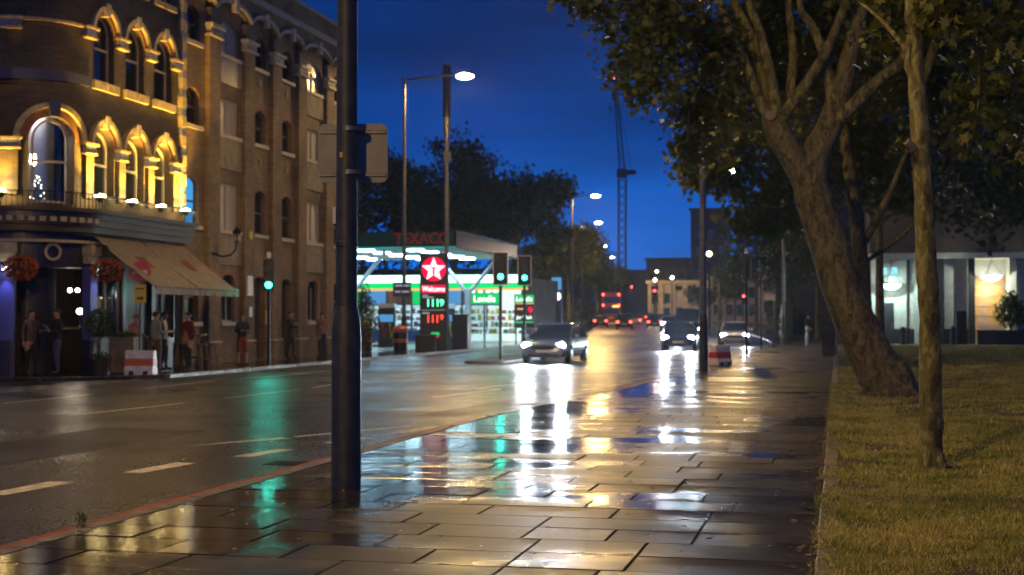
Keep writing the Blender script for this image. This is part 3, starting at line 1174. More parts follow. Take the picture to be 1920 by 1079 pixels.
def fwall(mb, t0, t1, z0, z1, ops, o=0.0, depth=0.3, m=0):
    """wall face with arched openings (centre, half width, bottom, springing, rise) and their reveals"""
    def rect(a, b, c, d):
        if d - c < 1e-4:
            return
        ts = tsub(a, b)
        for p, q in zip(ts, ts[1:]):
            mb.face([FP(p, c, o), FP(q, c, o), FP(q, d, o), FP(p, d, o)], m)
    cur = t0
    for tc, w, zb, zs, rs in sorted(ops):
        rect(cur, tc - w, z0, z1)
        rect(tc - w, tc + w, z0, zb)
        n = 12
        xs = [tc - w * math.cos(math.pi * k / n) for k in range(n + 1)]
        zz = [zs + rs * math.sin(math.pi * k / n) for k in range(n + 1)]
        for k in range(n):
            mb.face([FP(xs[k], zz[k], o), FP(xs[k + 1], zz[k + 1], o), FP(xs[k + 1], z1, o), FP(xs[k], z1, o)], m)
            mb.face([FP(xs[k], zz[k], o), FP(xs[k], zz[k], o - depth), FP(xs[k + 1], zz[k + 1], o - depth), FP(xs[k + 1], zz[k + 1], o)], m)
        for s_ in (-1, 1):
            mb.face([FP(tc + s_ * w, zb, o), FP(tc + s_ * w, zs, o), FP(tc + s_ * w, zs, o - depth), FP(tc + s_ * w, zb, o - depth)], m)
        mb.face([FP(tc - w, zb, o), FP(tc + w, zb, o), FP(tc + w, zb, o - depth), FP(tc - w, zb, o - depth)], m)
        cur = tc + w
    rect(cur, t1, z0, z1)
def window(parent, tc, w, zb, zs, rs, o=-0.22, frame='window_frame', pane='dark_glass', bars=('h',), th=0.07):
    """sash window: frame with its bars, pane as a sub-part"""
    mb = MB()
    fbox(mb, tc - w, tc - w + th, zb, zs, o - 0.03, o + 0.05)
    fbox(mb, tc + w - th, tc + w, zb, zs, o - 0.03, o + 0.05)
    fbox(mb, tc - w + th, tc + w - th, zb, zb + th, o - 0.03, o + 0.05)
    if rs > 0.02:
        farch(mb, tc, zs, w - th, w, o - 0.03, o + 0.05, n=12, sq=rs / w)
    else:
        fbox(mb, tc - w + th, tc + w - th, zs - th, zs, o - 0.03, o + 0.05)
    top = zs + rs
    if 'h' in bars:
        zm = zb + (top - zb) * 0.5
        fbox(mb, tc - w + th, tc + w - th, zm - 0.035, zm + 0.035, o - 0.01, o + 0.04)
    if 'v' in bars:
        fbox(mb, tc - 0.04, tc + 0.04, zb + th, zs - (th if rs <= 0.02 else 0), o - 0.012, o + 0.042)
    f = mb.build('window', frame, parent, world=True)
    pm = MB()
    n = 12
    pts = [(tc - w, zb)] + [(tc + w, zb)]
    if rs > 0.02:
        pts += [(tc + w * math.cos(math.pi * k / n), zs + rs * math.sin(math.pi * k / n)) for k in range(n + 1)]
    else:
        pts += [(tc + w, zs), (tc - w, zs)]
    # as strips so that it follows the curve
    cols = 10
    def topz(x):
        u = max(-1.0, min(1.0, (x - tc) / w))
        return zs + rs * math.sqrt(max(0.0, 1 - u * u))
    for k in range(cols):
        a, b = tc - w + 2 * w * k / cols, tc - w + 2 * w * (k + 1) / cols
        pm.hexa([FP(a, zb, o - 0.012), FP(a, zb, o), FP(b, zb, o), FP(b, zb, o - 0.012), FP(a, topz(a), o - 0.012), FP(a, topz(a), o), FP(b, topz(b), o), FP(b, topz(b), o - 0.012)])
    p = pm.build('pane', pane, parent, world=True)
    p.parent = f
    return f

# ------------------------------------------------------------------ the pub
pub = thing('corner_pub', 'brown brick corner pub with yellow lit arches and a dark painted ground floor', 'building', (FX, T0, 0))
TL = 26.5
PE = 42.0            # where the pub front ends
wb = MB()
S1 = [(37.05, 0.60, 5.0, 6.38, 0.60), (38.88, 0.60, 5.0, 6.38, 0.60), (40.68, 0.60, 5.0, 6.38, 0.60)]
S2 = [(37.05, 0.56, 8.32, 9.66, 0.56), (38.88, 0.56, 8.32, 9.66, 0.56), (40.68, 0.56, 8.32, 9.66, 0.56)]
S3 = [(37.05, 0.55, 11.4, 12.6, 0.5), (38.88, 0.55, 11.4, 12.6, 0.5), (40.68, 0.55, 11.4, 12.6, 0.5)]
C1 = [(34.93, 0.66, 4.7, 6.42, 0.66), (32.55, 0.70, 4.7, 6.42, 0.70), (30.2, 0.70, 4.7, 6.42, 0.70)]
C2 = [(32.55, 0.6, 8.4, 9.66, 0.6), (30.2, 0.6, 8.4, 9.66, 0.6)]
fwall(wb, TL, PE, 4.3, 8.0, C1 + S1)
fwall(wb, TL, PE, 8.0, 11.0, C2 + S2)
fwall(wb, TL, PE, 11.0, 14.2, S3)
wb.build('wall', 'pub_brick', pub, world=True)
core = MB()
bk = 2.7
arc = [FP(t, 0, -bk * 0.62)[:2] for t in (TL, 33.7, 34.3)]
core.prism(arc + [(FX - bk, 36.6), (FX - bk, PE), (FX - 13, PE), (FX - 13, 28.5)], 'z', 0, 13.6)
core.build('rear_wall', 'dark_brick', pub, world=True)
for z0, z1 in ((4.02, 4.28), (7.9, 8.02), (10.9, 11.02), (14.0, 14.2)):
    fl_ = MB()
    edge = [FP(t, 0, -0.02)[:2] for t in [TL, 33.7, 34.0, 34.3, 34.6, 34.9, 35.2, 35.5, 35.8, 36.15, PE]]
    fl_.prism(edge + [(FX - 3.2, PE), (FX - 3.2, 36.2), (FX - 6, 30)], 'z', z0, z1)
    fl_.build('floor_plate', 'concrete_dark', pub, world=True)
pw = MB()
fbox(pw, PE - 0.25, PE - 0.003, 0.0, 14.0, -2.7, -0.02)
pw.build('party_wall', 'dark_brick', pub, world=True)
# windows
for tc, w, zb, zs, rs in S1:
    window(pub, tc, w - 0.10, zb, zs, rs - 0.1, pane='dark_glass')
for tc, w, zb, zs, rs in S2 + C2 + S3:
    window(pub, tc, w, zb, zs, rs, pane='dark_glass')
window(pub, C1[0][0], C1[0][1] - 0.08, C1[0][2], C1[0][3], C1[0][4] - 0.08, o=-0.2, pane='clear_glass')
window(pub, C1[1][0], C1[1][1], C1[1][2], C1[1][3], C1[1][4], o=-0.2, pane='clear_glass')
window(pub, C1[2][0], C1[2][1], C1[2][2], C1[2][3], C1[2][4], pane='dark_glass')
# rooms seen through the two clear windows
for a_, b_, o_ in ((33.75, 36.5, -1.25), (31.6, 33.6, -1.5)):
    rm = MB()
    fbox(rm, a_, b_, 4.29, 7.89, o_ - 0.06, o_)
    rm.build('room_wall', 'room_wall', pub, world=True)
rm = MB()
fbox(rm, 33.62, 33.70, 4.29, 7.89, -1.5, -0.3)
rm.build('room_wall', 'room_wall', pub, world=True)
px_, py_, _ = FP(34.9, 0, -0.95)
lamp('POINT', (px_ + 20.5 - 0.1, py_ - T0, 7.35), 150, (0.95, 0.85, 0.8), pub, size=0.15)
px_, py_, _ = FP(32.5, 0, -0.8)
lamp('POINT', (px_ + 20.5, py_ - T0, 5.5), 20, (0.35, 1.0, 0.9), pub, size=0.2)
mb = MB()
fbox(mb, 31.95, 33.15, 4.72, 5.35, -0.62, -0.55)
mb.build('teal_glow_box', 'glow_teal', pub, world=True)  # glowing box added to brighten the lower part of this window
# arches: red brick reveal ring, yellow stone hood ring, keystone, capitals
for tc, w, zb, zs, rs in S1 + S2 + C1 + C2:
    big = (tc, zs) == (34.93, 6.42)
    r_in = w + 0.005
    r_mid = (0.88 if big else w + 0.13)
    r_out = (1.03 if big else w + 0.27)
    mb = MB()
    farch(mb, tc, zs, r_in, r_mid, -0.12, 0.03, n=16)
    arch = mb.build('arch', 'red_brick', pub, world=True)
    mb = MB()
    farch(mb, tc, zs, r_mid + 0.003, r_out, -0.05, 0.13, n=18)
    h_ = mb.build('hood_mould', 'stone_yellow', pub, world=True)
    h_.parent = arch
    mb = MB()
    k0, k1 = (0.075, 0.11) if not big else (0.11, 0.17)
    zk0, zk1 = zs + r_in - 0.03, zs + r_out + 0.07
    P = lambda t, z, o: FP(t, z, o)
    mb.hexa([P(tc - k0, zk0, -0.1), P(tc - k0, zk0, 0.17), P(tc + k0, zk0, 0.17), P(tc + k0, zk0, -0.1),
             P(tc - k1, zk1, -0.1), P(tc - k1, zk1, 0.17), P(tc + k1, zk1, 0.17), P(tc + k1, zk1, -0.1)])
    k_ = mb.build('keystone', 'band_blue' if big else 'stone_trim', pub, world=True)
    k_.parent = arch
piers1 = [33.72, 36.13, 37.965, 39.78, 41.45]
for z0, zc in ((5.0, 6.18), (8.3, 9.46)):
    for i, t in enumerate(piers1):
        if i == 0 and z0 > 8:
            pass
        hw = 0.24 if i else 0.36
        mb = MB()
        fbox(mb, t - hw, t + hw, zc, zc + 0.2, 0.0, 0.15)
        cp = mb.build('capital', 'capital_blue', pub, world=True)
        mb = MB()
        fbox(mb, t - hw - 0.06, t + hw + 0.06, zc + 0.203, zc + 0.275, 0.0, 0.22)
        fbox(mb, t - hw - 0.03, t + hw + 0.03, zc - 0.06, zc - 0.003, 0.0, 0.18)
        c2 = mb.build('abacus', 'stone_yellow', pub, world=True)
        c2.parent = cp
        if z0 < 8:
            mb = MB()
            fbox(mb, t - hw + 0.05, t + hw - 0.05, z0 - 0.1, zc - 0.063, 0.0, 0.11)
            mb.build('pilaster', 'pub_brick', pub, world=True)
# sill panels under the second-floor windows, string course round the corner
for tc in (37.05, 38.88, 40.68):
    for k in (-1, 1):
        mb = MB()
        fbox(mb, tc + k * 0.37 - 0.34, tc + k * 0.37 + 0.34, 8.04, 8.28, 0.0, 0.12)
        mb.build('sill_panel', 'stone_yellow', pub, world=True)
mb = MB()
fbox(mb, TL, 36.2, 8.05, 8.33, 0.0, 0.07)
mb.build('string_course', 'band_blue', pub, world=True)
mb = MB()
fbox(mb, 34.15, 36.2, 9.66, 9.74, 0.0, 0.09)
mb.build('string_course', 'stone_yellow', pub, world=True)
for tc in (37.05, 38.88, 40.68):
    mb = MB()
    fbox(mb, tc - 0.7, tc + 0.7, 11.2, 11.38, 0.0, 0.14)
    mb.build('sill_panel', 'stone_yellow', pub, world=True)
# striped quoin where the pub meets the warehouse
z = 4.9
i = 0
while z < 13.6:
    mb = MB()
    hh = 0.36 if i % 2 else 0.26
    fbox(mb, 41.72, 42.02, z + 0.004, z + hh - 0.004, 0.0, 0.17 if i % 2 else 0.15)
    mb.build('quoin', 'stone_yellow' if i % 2 else 'capital_blue', pub, world=True)
    z += hh
    i += 1
# cornice between ground and first floor, dentils, balcony rail
mb = MB()
fbox(mb, TL, PE, 3.92, 4.10, 0.0, 0.32)
fbox(mb, TL, PE, 4.103, 4.28, 0.0, 0.42)
fbox(mb, TL, PE, 4.45, 4.56, 0.0, 0.62)
mb.build('cornice', 'pub_wood', pub, world=True)
mb = MB()
fbox(mb, TL, PE, 4.283, 4.447, 0.0, 0.48)
mb.build('cornice', 'pub_paint', pub, world=True)
mb = MB()
t = 31.0
while t < 35.9:
    fbox(mb, t, t + 0.13, 4.17, 4.30, 0.425, 0.52)
    t += 0.22
mb.build('dentil_row', 'stone_trim', pub, world=True)['kind'] = 'stuff'
mb = MB()
fbox(mb, TL, PE - 0.05, 4.95, 4.985, 0.52, 0.56)
t = 30.0
while t < PE - 0.1:
    fbox(mb, t, t + 0.018, 4.563, 4.95, 0.53, 0.548)
    t += 0.11
mb.build('balcony_railing', 'iron', pub, world=True)
# ground floor: painted shopfront
for a_, b_, ops_ in ((36.42, PE, [(37.5, 0.85, 0.95, 3.05, 0.0001), (39.35, 0.80, 0.02, 2.9, 0.0001), (41.0, 0.62, 0.95, 3.05, 0.0001)]), (TL, 33.55, [(32.3, 0.85, 0.95, 3.0, 0.0001), (30.0, 0.85, 0.95, 3.0, 0.0001)])):
    gb = MB()
    fwall(gb, a_, b_, 0.0, 3.92, ops_, o=-0.05, depth=0.25)
    gb.build('shopfront', 'pub_paint', pub, world=True)
for tc, w, zb, zs in ((37.5, 0.85, 0.95, 3.05), (41.0, 0.62, 0.95, 3.05), (32.3, 0.85, 0.95, 3.0), (30.0, 0.85, 0.95, 3.0)):
    window(pub, tc, w, zb, zs, 0.0, o=-0.2, frame='pub_wood', pane='clear_glass', bars=('v',))
door = MB()
fbox(door, 38.55, 40.15, 0.02, 2.9, -0.24, -0.18)
d_ = door.build('door', 'pub_wood', pub, world=True)
mb = MB()
fbox(mb, 38.75, 39.25, 1.0, 2.6, -0.178, -0.17)
fbox(mb, 39.45, 39.95, 1.0, 2.6, -0.178, -0.17)
q = mb.build('door_glass', 'slate_dark', pub, world=True)
q.parent = d_
# recessed corner entrance
rc_ = MB()
fbox(rc_, 33.9, 36.1, 0.0, 3.0, -1.0, -0.93)
d_ = rc_.build('door', 'pub_wood', pub, world=True)
mb = MB()
for a, b in ((34.15, 34.8), (35.1, 35.8)):
    fbox(mb, a, b, 0.9, 2.6, -0.925, -0.915)
q = mb.build('door_glass', 'slate_dark', pub, world=True)
q.parent = d_
mb = MB()
fbox(mb, 33.56, 36.41, 3.0, 3.915, -0.25, -0.06)
fbox(mb, 33.56, 36.41, 2.95, 2.997, -1.0, -0.06)
mb.build('fascia', 'pub_paint', pub, world=True)
mb = MB()
fbox(mb, TL, PE, 3.62, 3.70, -0.045, 0.16)
mb.build('fascia_lip', 'stone_trim', pub, world=True)
for t in (33.78, 36.28):
    mb = MB()
    fbox(mb, t - 0.19, t + 0.19, 0.95, 3.0, -0.1, 0.16)
    pl = mb.build('pilaster', 'pub_paint_blue', pub, world=True)
    mb = MB()
    fbox(mb, t - 0.23, t + 0.23, 0.0, 0.94, -0.1, 0.2)
    q = mb.build('pilaster_base', 'pub_paint', pub, world=True)
    q.parent = pl
    mb = MB()
    fbox(mb, t - 0.26, t + 0.26, 3.30, 3.60, -0.1, 0.24)
    fbox(mb, t - 0.22, t + 0.22, 3.08, 3.297, -0.1, 0.19)
    q = mb.build('capital', 'stone_trim', pub, world=True)
    x_, y_, _ = FP(t, 0, 0.30)
    mb = MB()
    mb.lathe([(0.045, 0.0), (0.065, -0.09)], (x_, y_, 2.93), 10)
    dl = mb.build('downlight', 'white_bulb', pub, world=True)
    lx, ly, _ = FP(t, 0, 0.34)
    lamp('SPOT', (lx + 20.5, ly - T0, 2.82), 42, (0.45, 0.5, 1.0), pub, rot=(0, 0, 0), size=0.05, spot=R(75), blend=0.7)
x_, y_, _ = FP(34.95, 0, 0.0)
mb = MB()
farch(mb, 34.95, 3.36, 0.17, 0.24, -0.03, 0.03, n=20, a0=0, a1=2 * math.pi)
em = mb.build('round_emblem', 'stone_trim', pub, world=True)
# uplights on the ledge
for i, t in enumerate((36.13, 37.965, 39.78, 41.45, 33.72)):
    x_, y_, _ = FP(t, 0, 0.42)
    mb = MB()
    mb.lathe([(0.05, 0.0), (0.10, 0.10), (0.13, 0.17)], (x_, y_, 4.78), 12)
    u_ = mb.build('uplight', 'iron', pub, world=True)
    mb = MB()
    mb.ellipsoid((x_, y_, 4.965), (0.15, 0.15, 0.05), 12, 6)
    g_ = mb.build('uplight_lens', 'uplight_glow', pub, world=True)
    g_.parent = u_
    lamp('SPOT', (x_ + 20.5, y_ - T0, 5.06), (1500, 600, 1350, 1750, 450)[i], (1.0, 0.56, 0.055), pub, rot=(R(180), R(-4), 0), size=0.06, spot=R(96), blend=0.9)
x_, y_, _ = FP(35.5, 0, 0.4)
# fairy-light tree behind the corner window, hanging lamps inside the bar
ft = thing('fairy_light_tree', 'little cone of white fairy lights behind the big corner arch window', 'fairy lights', (*FP(34.62, 0, -0.55)[:2], 4.72))
mb = MB()
for k in range(26):
    z = 0.05 + 0.028 * k
    r_ = 0.24 * (1 - k / 28)
    a = k * 2.4
    mb.ellipsoid((r_ * math.cos(a), r_ * math.sin(a), z), (0.017, 0.017, 0.017), 6, 4)
mb.build('bulbs', 'warm_bulb', ft)
mb = MB()
mb.lathe([(0.2, 0.0), (0.01, 0.8)], (0, 0, 0), 10)
mb.build('cone', 'leaf_dark', ft)
wl = thing('window_lantern', 'glowing table lamp high up behind the corner arch window', 'lamp', (*FP(34.45, 0, -0.6)[:2], 5.85))
mb = MB()
mb.lathe([(0.05, -0.1), (0.10, 0.0), (0.08, 0.22)], (0, 0, 0), 10)
mb.build('shade', 'warm_bulb', wl)
mb = MB()
mb.tube([(0, 0, -1.55), (0, 0, -0.1)], 0.015, 6)
mb.lathe([(0.12, -1.58), (0.12, -1.54)], (0, 0, 0), 10)
mb.build('stand', 'iron', wl)
for i, (t, o, z, lab) in enumerate(((36.95, -0.9, 2.35, 'three bulb hanging lamp seen through the pub window under the awning'), (37.9, -1.2, 1.75, 'low amber lamp on the bar inside the pub window'))):
    b_ = thing('hanging_lamp' if i == 0 else 'bar_lamp', lab, 'lamp', (*FP(t, 0, o)[:2], z))
    mb = MB()
    if i == 0:
        for k in range(3):
            a = k * 2.1 + 0.5
            mb.ellipsoid((0.14 * math.cos(a), 0.14 * math.sin(a), 0), (0.06, 0.06, 0.06), 10, 6)
        mb.build('bulb', 'white_bulb', b_)
        mb = MB()
        mb.tube([(0, 0, 0.05), (0, 0, 1.5)], 0.012, 6)
        mb.build('rod', 'iron', b_)
        lamp('POINT', (0, 0, -0.1), 18, (1.0, 0.75, 0.5), b_, size=0.1)
    else:
        mb.ellipsoid((0, 0, 0), (0.1, 0.1, 0.09), 10, 6)
        mb.build('shade', 'warm_bulb', b_)
        mb = MB()
        mb.lathe([(0.07, -0.45), (0.02, -0.4), (0.02, -0.08)], (0, 0, 0), 8)
        mb.build('stand', 'iron', b_)
ct = thing('bar_counter', 'dark timber counter inside the pub behind the window', 'counter', (*FP(38.2, 0, -1.6)[:2], 0.0))
mb = MB()
mb.box(-0.35, 0.35, -1.6, 2.6, 0.0, 1.22)
mb.build('front', 'pub_wood', ct)
mb = MB()
mb.box(-0.42, 0.42, -1.65, 2.65, 1.223, 1.28)
mb.build('top', 'planter_wood', ct)

# ------------------------------------------------------------------ the warehouse
wh = thing('brick_warehouse', 'four storey brown brick warehouse with pilasters and wavy stone hoods beside the pub', 'building', (FX, 42.1, 0))
WE = 57.75
PIL = [44.4, 47.33, 49.9, 52.5, 55.6]
BAYS = [(42.06, 43.97, 'n'), (44.83, 46.9, 'w'), (47.76, 49.47, 'n'), (50.33, 52.07, 'n'), (52.93, 55.17, 'w'), (56.03, WE, 'n')]
OB = -0.11
LEV = [(0.0, 4.42, 1.42, 2.75, 0.32), (4.42, 7.72, 4.6, 5.9, 0.3), (7.72, 10.5, 7.9, 8.85, 0.28), (10.5, 13.8, 10.66, 11.45, 0.36)]
wb = MB()
for i, (a, b, k) in enumerate(BAYS):
    c = (a + b) / 2
    for j, (z0, z1, zb, zs, rs) in enumerate(LEV):
        if k == 'w':
            w = 0.82 if j else 0.55
            r_ = 0.0001 if j in (1, 2) else rs
            zt = zs + rs if j in (1, 2) else zs
            fwall(wb, a, b, z0, z1, [(c, w, zb, zt, r_)], o=OB)
        else:
            w = 0.50
            if j == 0 and i in (2, 3):
                fwall(wb, a, b, z0, z1, [(c, 0.55, 0.05, 2.7, 0.35)], o=OB)
            else:
                fwall(wb, a, b, z0, z1, [(c, w, zb, zs, rs)], o=OB)
wb.build('wall', 'mill_brick', wh, world=True)
mb = MB()
mb.box(FX - 12, FX - 1.1, 42.05, WE, 0, 13.6)
mb.box(FX - 1.098, FX + OB - 0.02, WE - 0.3, WE, 0, 13.7)
mb.build('rear_wall', 'dark_brick', wh, world=True)
for i, (a, b, k) in enumerate(BAYS):
    c = (a + b) / 2
    for j, (z0, z1, zb, zs, rs) in enumerate(LEV):
        if k == 'w':
            w = 0.82 if j else 0.55
            if j in (1, 2):
                window(wh, c, w, zb, zs + rs, 0.0, o=OB - 0.12, pane='blind', bars=('v',))
            else:
                window(wh, c, w, zb, zs, rs, o=OB - 0.12, frame='window_frame' if j else 'window_frame_dark', pane='blind' if j == 3 else 'dark_glass', bars=('v',))
            if j:
                mb = MB()
                fbox(mb, a + 0.03, b - 0.03, z0 - (1.15 if j < 3 else 0.98) + 0.12, z0 - 0.06 + 0.13, OB, OB + 0.06)
                mb.build('render_panel', 'glossy_panel' if (j == 3 and i == 1) else 'render_panel', wh, world=True)
        else:
            if j == 0 and i in (2, 3):
                mb = MB()
                fbox(mb, c - 0.55, c + 0.55, 0.05, 3.02, OB - 0.3, OB - 0.24)
                d_ = mb.build('door', 'pub_wood', wh, world=True)
                mb = MB()
                x_, y_, _ = FP(c + 0.4, 0, OB - 0.2)
                mb.ellipsoid((x_, y_, 1.05), (0.04, 0.04, 0.04), 8, 6)
                h_ = mb.build('door_handle', 'galvanised', wh, world=True)
                h_.parent = d_
                continue
            pane = 'window_cyan' if (i == 0 and j == 1) else 'dark_glass'
            window(wh, c, 0.50, zb, zs, rs, o=OB - 0.18, frame='window_frame_dark', pane=pane)
        # sill and brick head
        w_ = (0.98 if (k == 'w' and j) else 0.66)
        mb = MB()
        fbox(mb, c - w_, c + w_, zb - 0.13, zb - 0.002, OB - 0.1, OB + 0.10)
        mb.build('sill', 'sill_stone', wh, world=True)
        if not (k == 'w' and j in (1, 2)):
            w0 = (0.82 if j == 3 else 0.55) if k == 'w' else 0.50
            mb = MB()
            farch(mb, c, zs, w0 + 0.004, w0 + 0.26, OB - 0.1, OB + 0.012, n=12, sq=rs / w0 if j < 3 else 0.75)
            mb.build('arch', 'red_brick', wh, world=True)
        if k == 'n' and j in (1, 2) and i in (2, 3):
            mb = MB()
            fbox(mb, c - 0.12, c + 0.12, zs + rs + 0.92, zs + rs + 1.15, OB, OB + 0.03)
            mb.build('air_brick', 'render_panel', wh, world=True)
for p in PIL + [42.08]:
    hw = 0.43 if p > 43 else 0.04
    mb = MB()
    fbox(mb, p - hw, p + hw, 0.78, 11.02, OB - 0.3, 0.06)
    pl = mb.build('pilaster', 'mill_brick', wh, world=True)
    mb = MB()
    fbox(mb, p - hw - 0.05, p + hw + 0.06, 0.0, 0.72, OB - 0.3, 0.13)
    q = mb.build('pilaster_base', 'mill_brick', wh, world=True)
    q.parent = pl
    mb = MB()
    fbox(mb, p - hw - 0.07, p + hw + 0.07, 0.723, 0.78, OB - 0.3, 0.14)
    q = mb.build('plinth_cap', 'sill_stone', wh, world=True)
    q.parent = pl
    if p > 43:
        mb = MB()
        fbox(mb, p - hw - 0.03, p + hw + 0.03, 11.10, 11.33, -0.3, 0.11)
        for d in (-0.22, 0, 0.22):
            fbox(mb, p + d - 0.05, p + d + 0.05, 11.16, 11.26, 0.113, 0.13)
        cp = mb.build('capital', 'stone_trim', wh, world=True)
        mb = MB()
        fbox(mb, p - hw - 0.1, p + hw + 0.1, 11.333, 11.45, -0.3, 0.2)
        fbox(mb, p - hw - 0.08, p + hw + 0.08, 11.02, 11.097, -0.3, 0.18)
        q = mb.build('abacus', 'sill_stone', wh, world=True)
        q.parent = cp
# brick above the bays carried forward, stone hoods, keystones
mb = MB()
edges = [42.08] + PIL + [WE]
for a, b in zip(edges, edges[1:]):
    c, hw = (a + b) / 2, (b - a) / 2
    n = 14
    for k in range(n):
        u0, u1 = -1 + 2 * k / n, -1 + 2 * (k + 1) / n
        zf = lambda u: 11.85 + 0.52 * math.sqrt(max(0, 1 - (u * 0.97) ** 2))
        mb.hexa([FP(c + u0 * hw, zf(u0), OB + 0.002), FP(c + u0 * hw, zf(u0), 0.05), FP(c + u1 * hw, zf(u1), 0.05), FP(c + u1 * hw, zf(u1), OB + 0.002),
                 FP(c + u0 * hw, 13.8, OB + 0.002), FP(c + u0 * hw, 13.8, 0.05), FP(c + u1 * hw, 13.8, 0.05), FP(c + u1 * hw, 13.8, OB + 0.002)])
mb.build('parapet', 'mill_brick', wh, world=True)
for p in PIL:
    mb = MB()
    fbox(mb, p - 0.35, p + 0.35, 11.453, 12.0, -0.3, 0.045)
    mb.build('pier_head', 'mill_brick', wh, world=True)
for a, b in zip(edges, edges[1:]):
    c, hw = (a + b) / 2, (b - a) / 2
    mb = MB()
    n = 14
    for k in range(n):
        u0, u1 = -1 + 2 * k / n, -1 + 2 * (k + 1) / n
        zf = lambda u: 11.92 + 0.52 * math.sqrt(max(0, 1 - (u * 0.97) ** 2))
        q = [FP(c + u0 * hw, zf(u0), 0.052), FP(c + u0 * hw, zf(u0), 0.17), FP(c + u1 * hw, zf(u1), 0.17), FP(c + u1 * hw, zf(u1), 0.052)]
        mb.hexa(q + [(p_[0], p_[1], p_[2] + 0.13) for p_ in q])
    hm = mb.build('hood_mould', 'sill_stone', wh, world=True)
    mb = MB()
    fbox(mb, c - 0.13, c + 0.13, 12.18, 12.66, 0.052, 0.23)
    q = mb.build('keystone', 'sill_stone', wh, world=True)
    q.parent = hm
mb = MB()
fbox(mb, 42.03, WE + 0.05, 12.88, 13.12, 0.055, 0.16)
mb.build('stone_band', 'stone_trim', wh, world=True)
mb = MB()
fbox(mb, 42.03, WE + 0.05, 13.803, 13.92, -0.5, 0.12)
mb.build('coping', 'stone_trim', wh, world=True)
mb = MB()
mb.box(FX - 12, FX - 0.3, 42.05, WE, 13.605, 13.68)
mb.build('roof', 'concrete_dark', wh, world=True)
# downpipe, lantern bracket, small fittings
mb = MB()
mb.tube([(FX - 0.18, 46.8, 0.1), (FX - 0.18, 46.8, 11.2)], 0.06, 8)
mb.build('downpipe', 'iron', wh, world=True)
mb = MB()
mb.tube([(FX + 0.06, 44.35, 3.72), (FX + 0.35, 44.35, 3.62), (FX + 0.65, 44.35, 3.66), (FX + 0.85, 44.35, 3.85), (FX + 0.88, 44.35, 4.1)], 0.03, 8)
mb.lathe([(0.14, -0.03), (0.14, 0.03)], (FX + 0.06, 44.35, 3.72), 10)
br_ = mb.build('lantern_bracket', 'iron', wh, world=True)
mb = MB()
mb.lathe([(0.07, 0.0), (0.15, 0.32), (0.17, 0.34), (0.03, 0.5), (0.02, 0.58)], (FX + 0.88, 44.35, 4.1), 6)
q = mb.build('lantern', 'iron', wh, world=True)
q.parent = br_
mb = MB()
for k in range(6):
    a = math.pi / 3 * (k + 0.5)
    mb.box(FX + 0.88 + 0.1 * math.cos(a) - 0.02, FX + 0.88 + 0.1 * math.cos(a) + 0.02, 44.35 + 0.1 * math.sin(a) - 0.02, 44.35 + 0.1 * math.sin(a) + 0.02, 4.14, 4.4)
q = mb.build('lantern_pane', 'blind', wh, world=True)
q.parent = br_
mb = MB()
mb.box(FX + 0.063, FX + 0.12, 47.05, 47.5, 2.35, 3.05)
mb.build('wall_notice', 'white_plastic', wh, world=True)
mb = MB()
mb.box(FX + 0.063, FX + 0.13, 47.2, 47.42, 1.6, 1.95)
mb.build('entry_panel', 'white_plastic', wh, world=True)
mb = MB()
mb.ellipsoid((FX + 0.1, 47.3, 4.5), (0.07, 0.12, 0.18), 8, 6)
mb.build('alarm_box', 'yellow_plastic', wh, world=True)

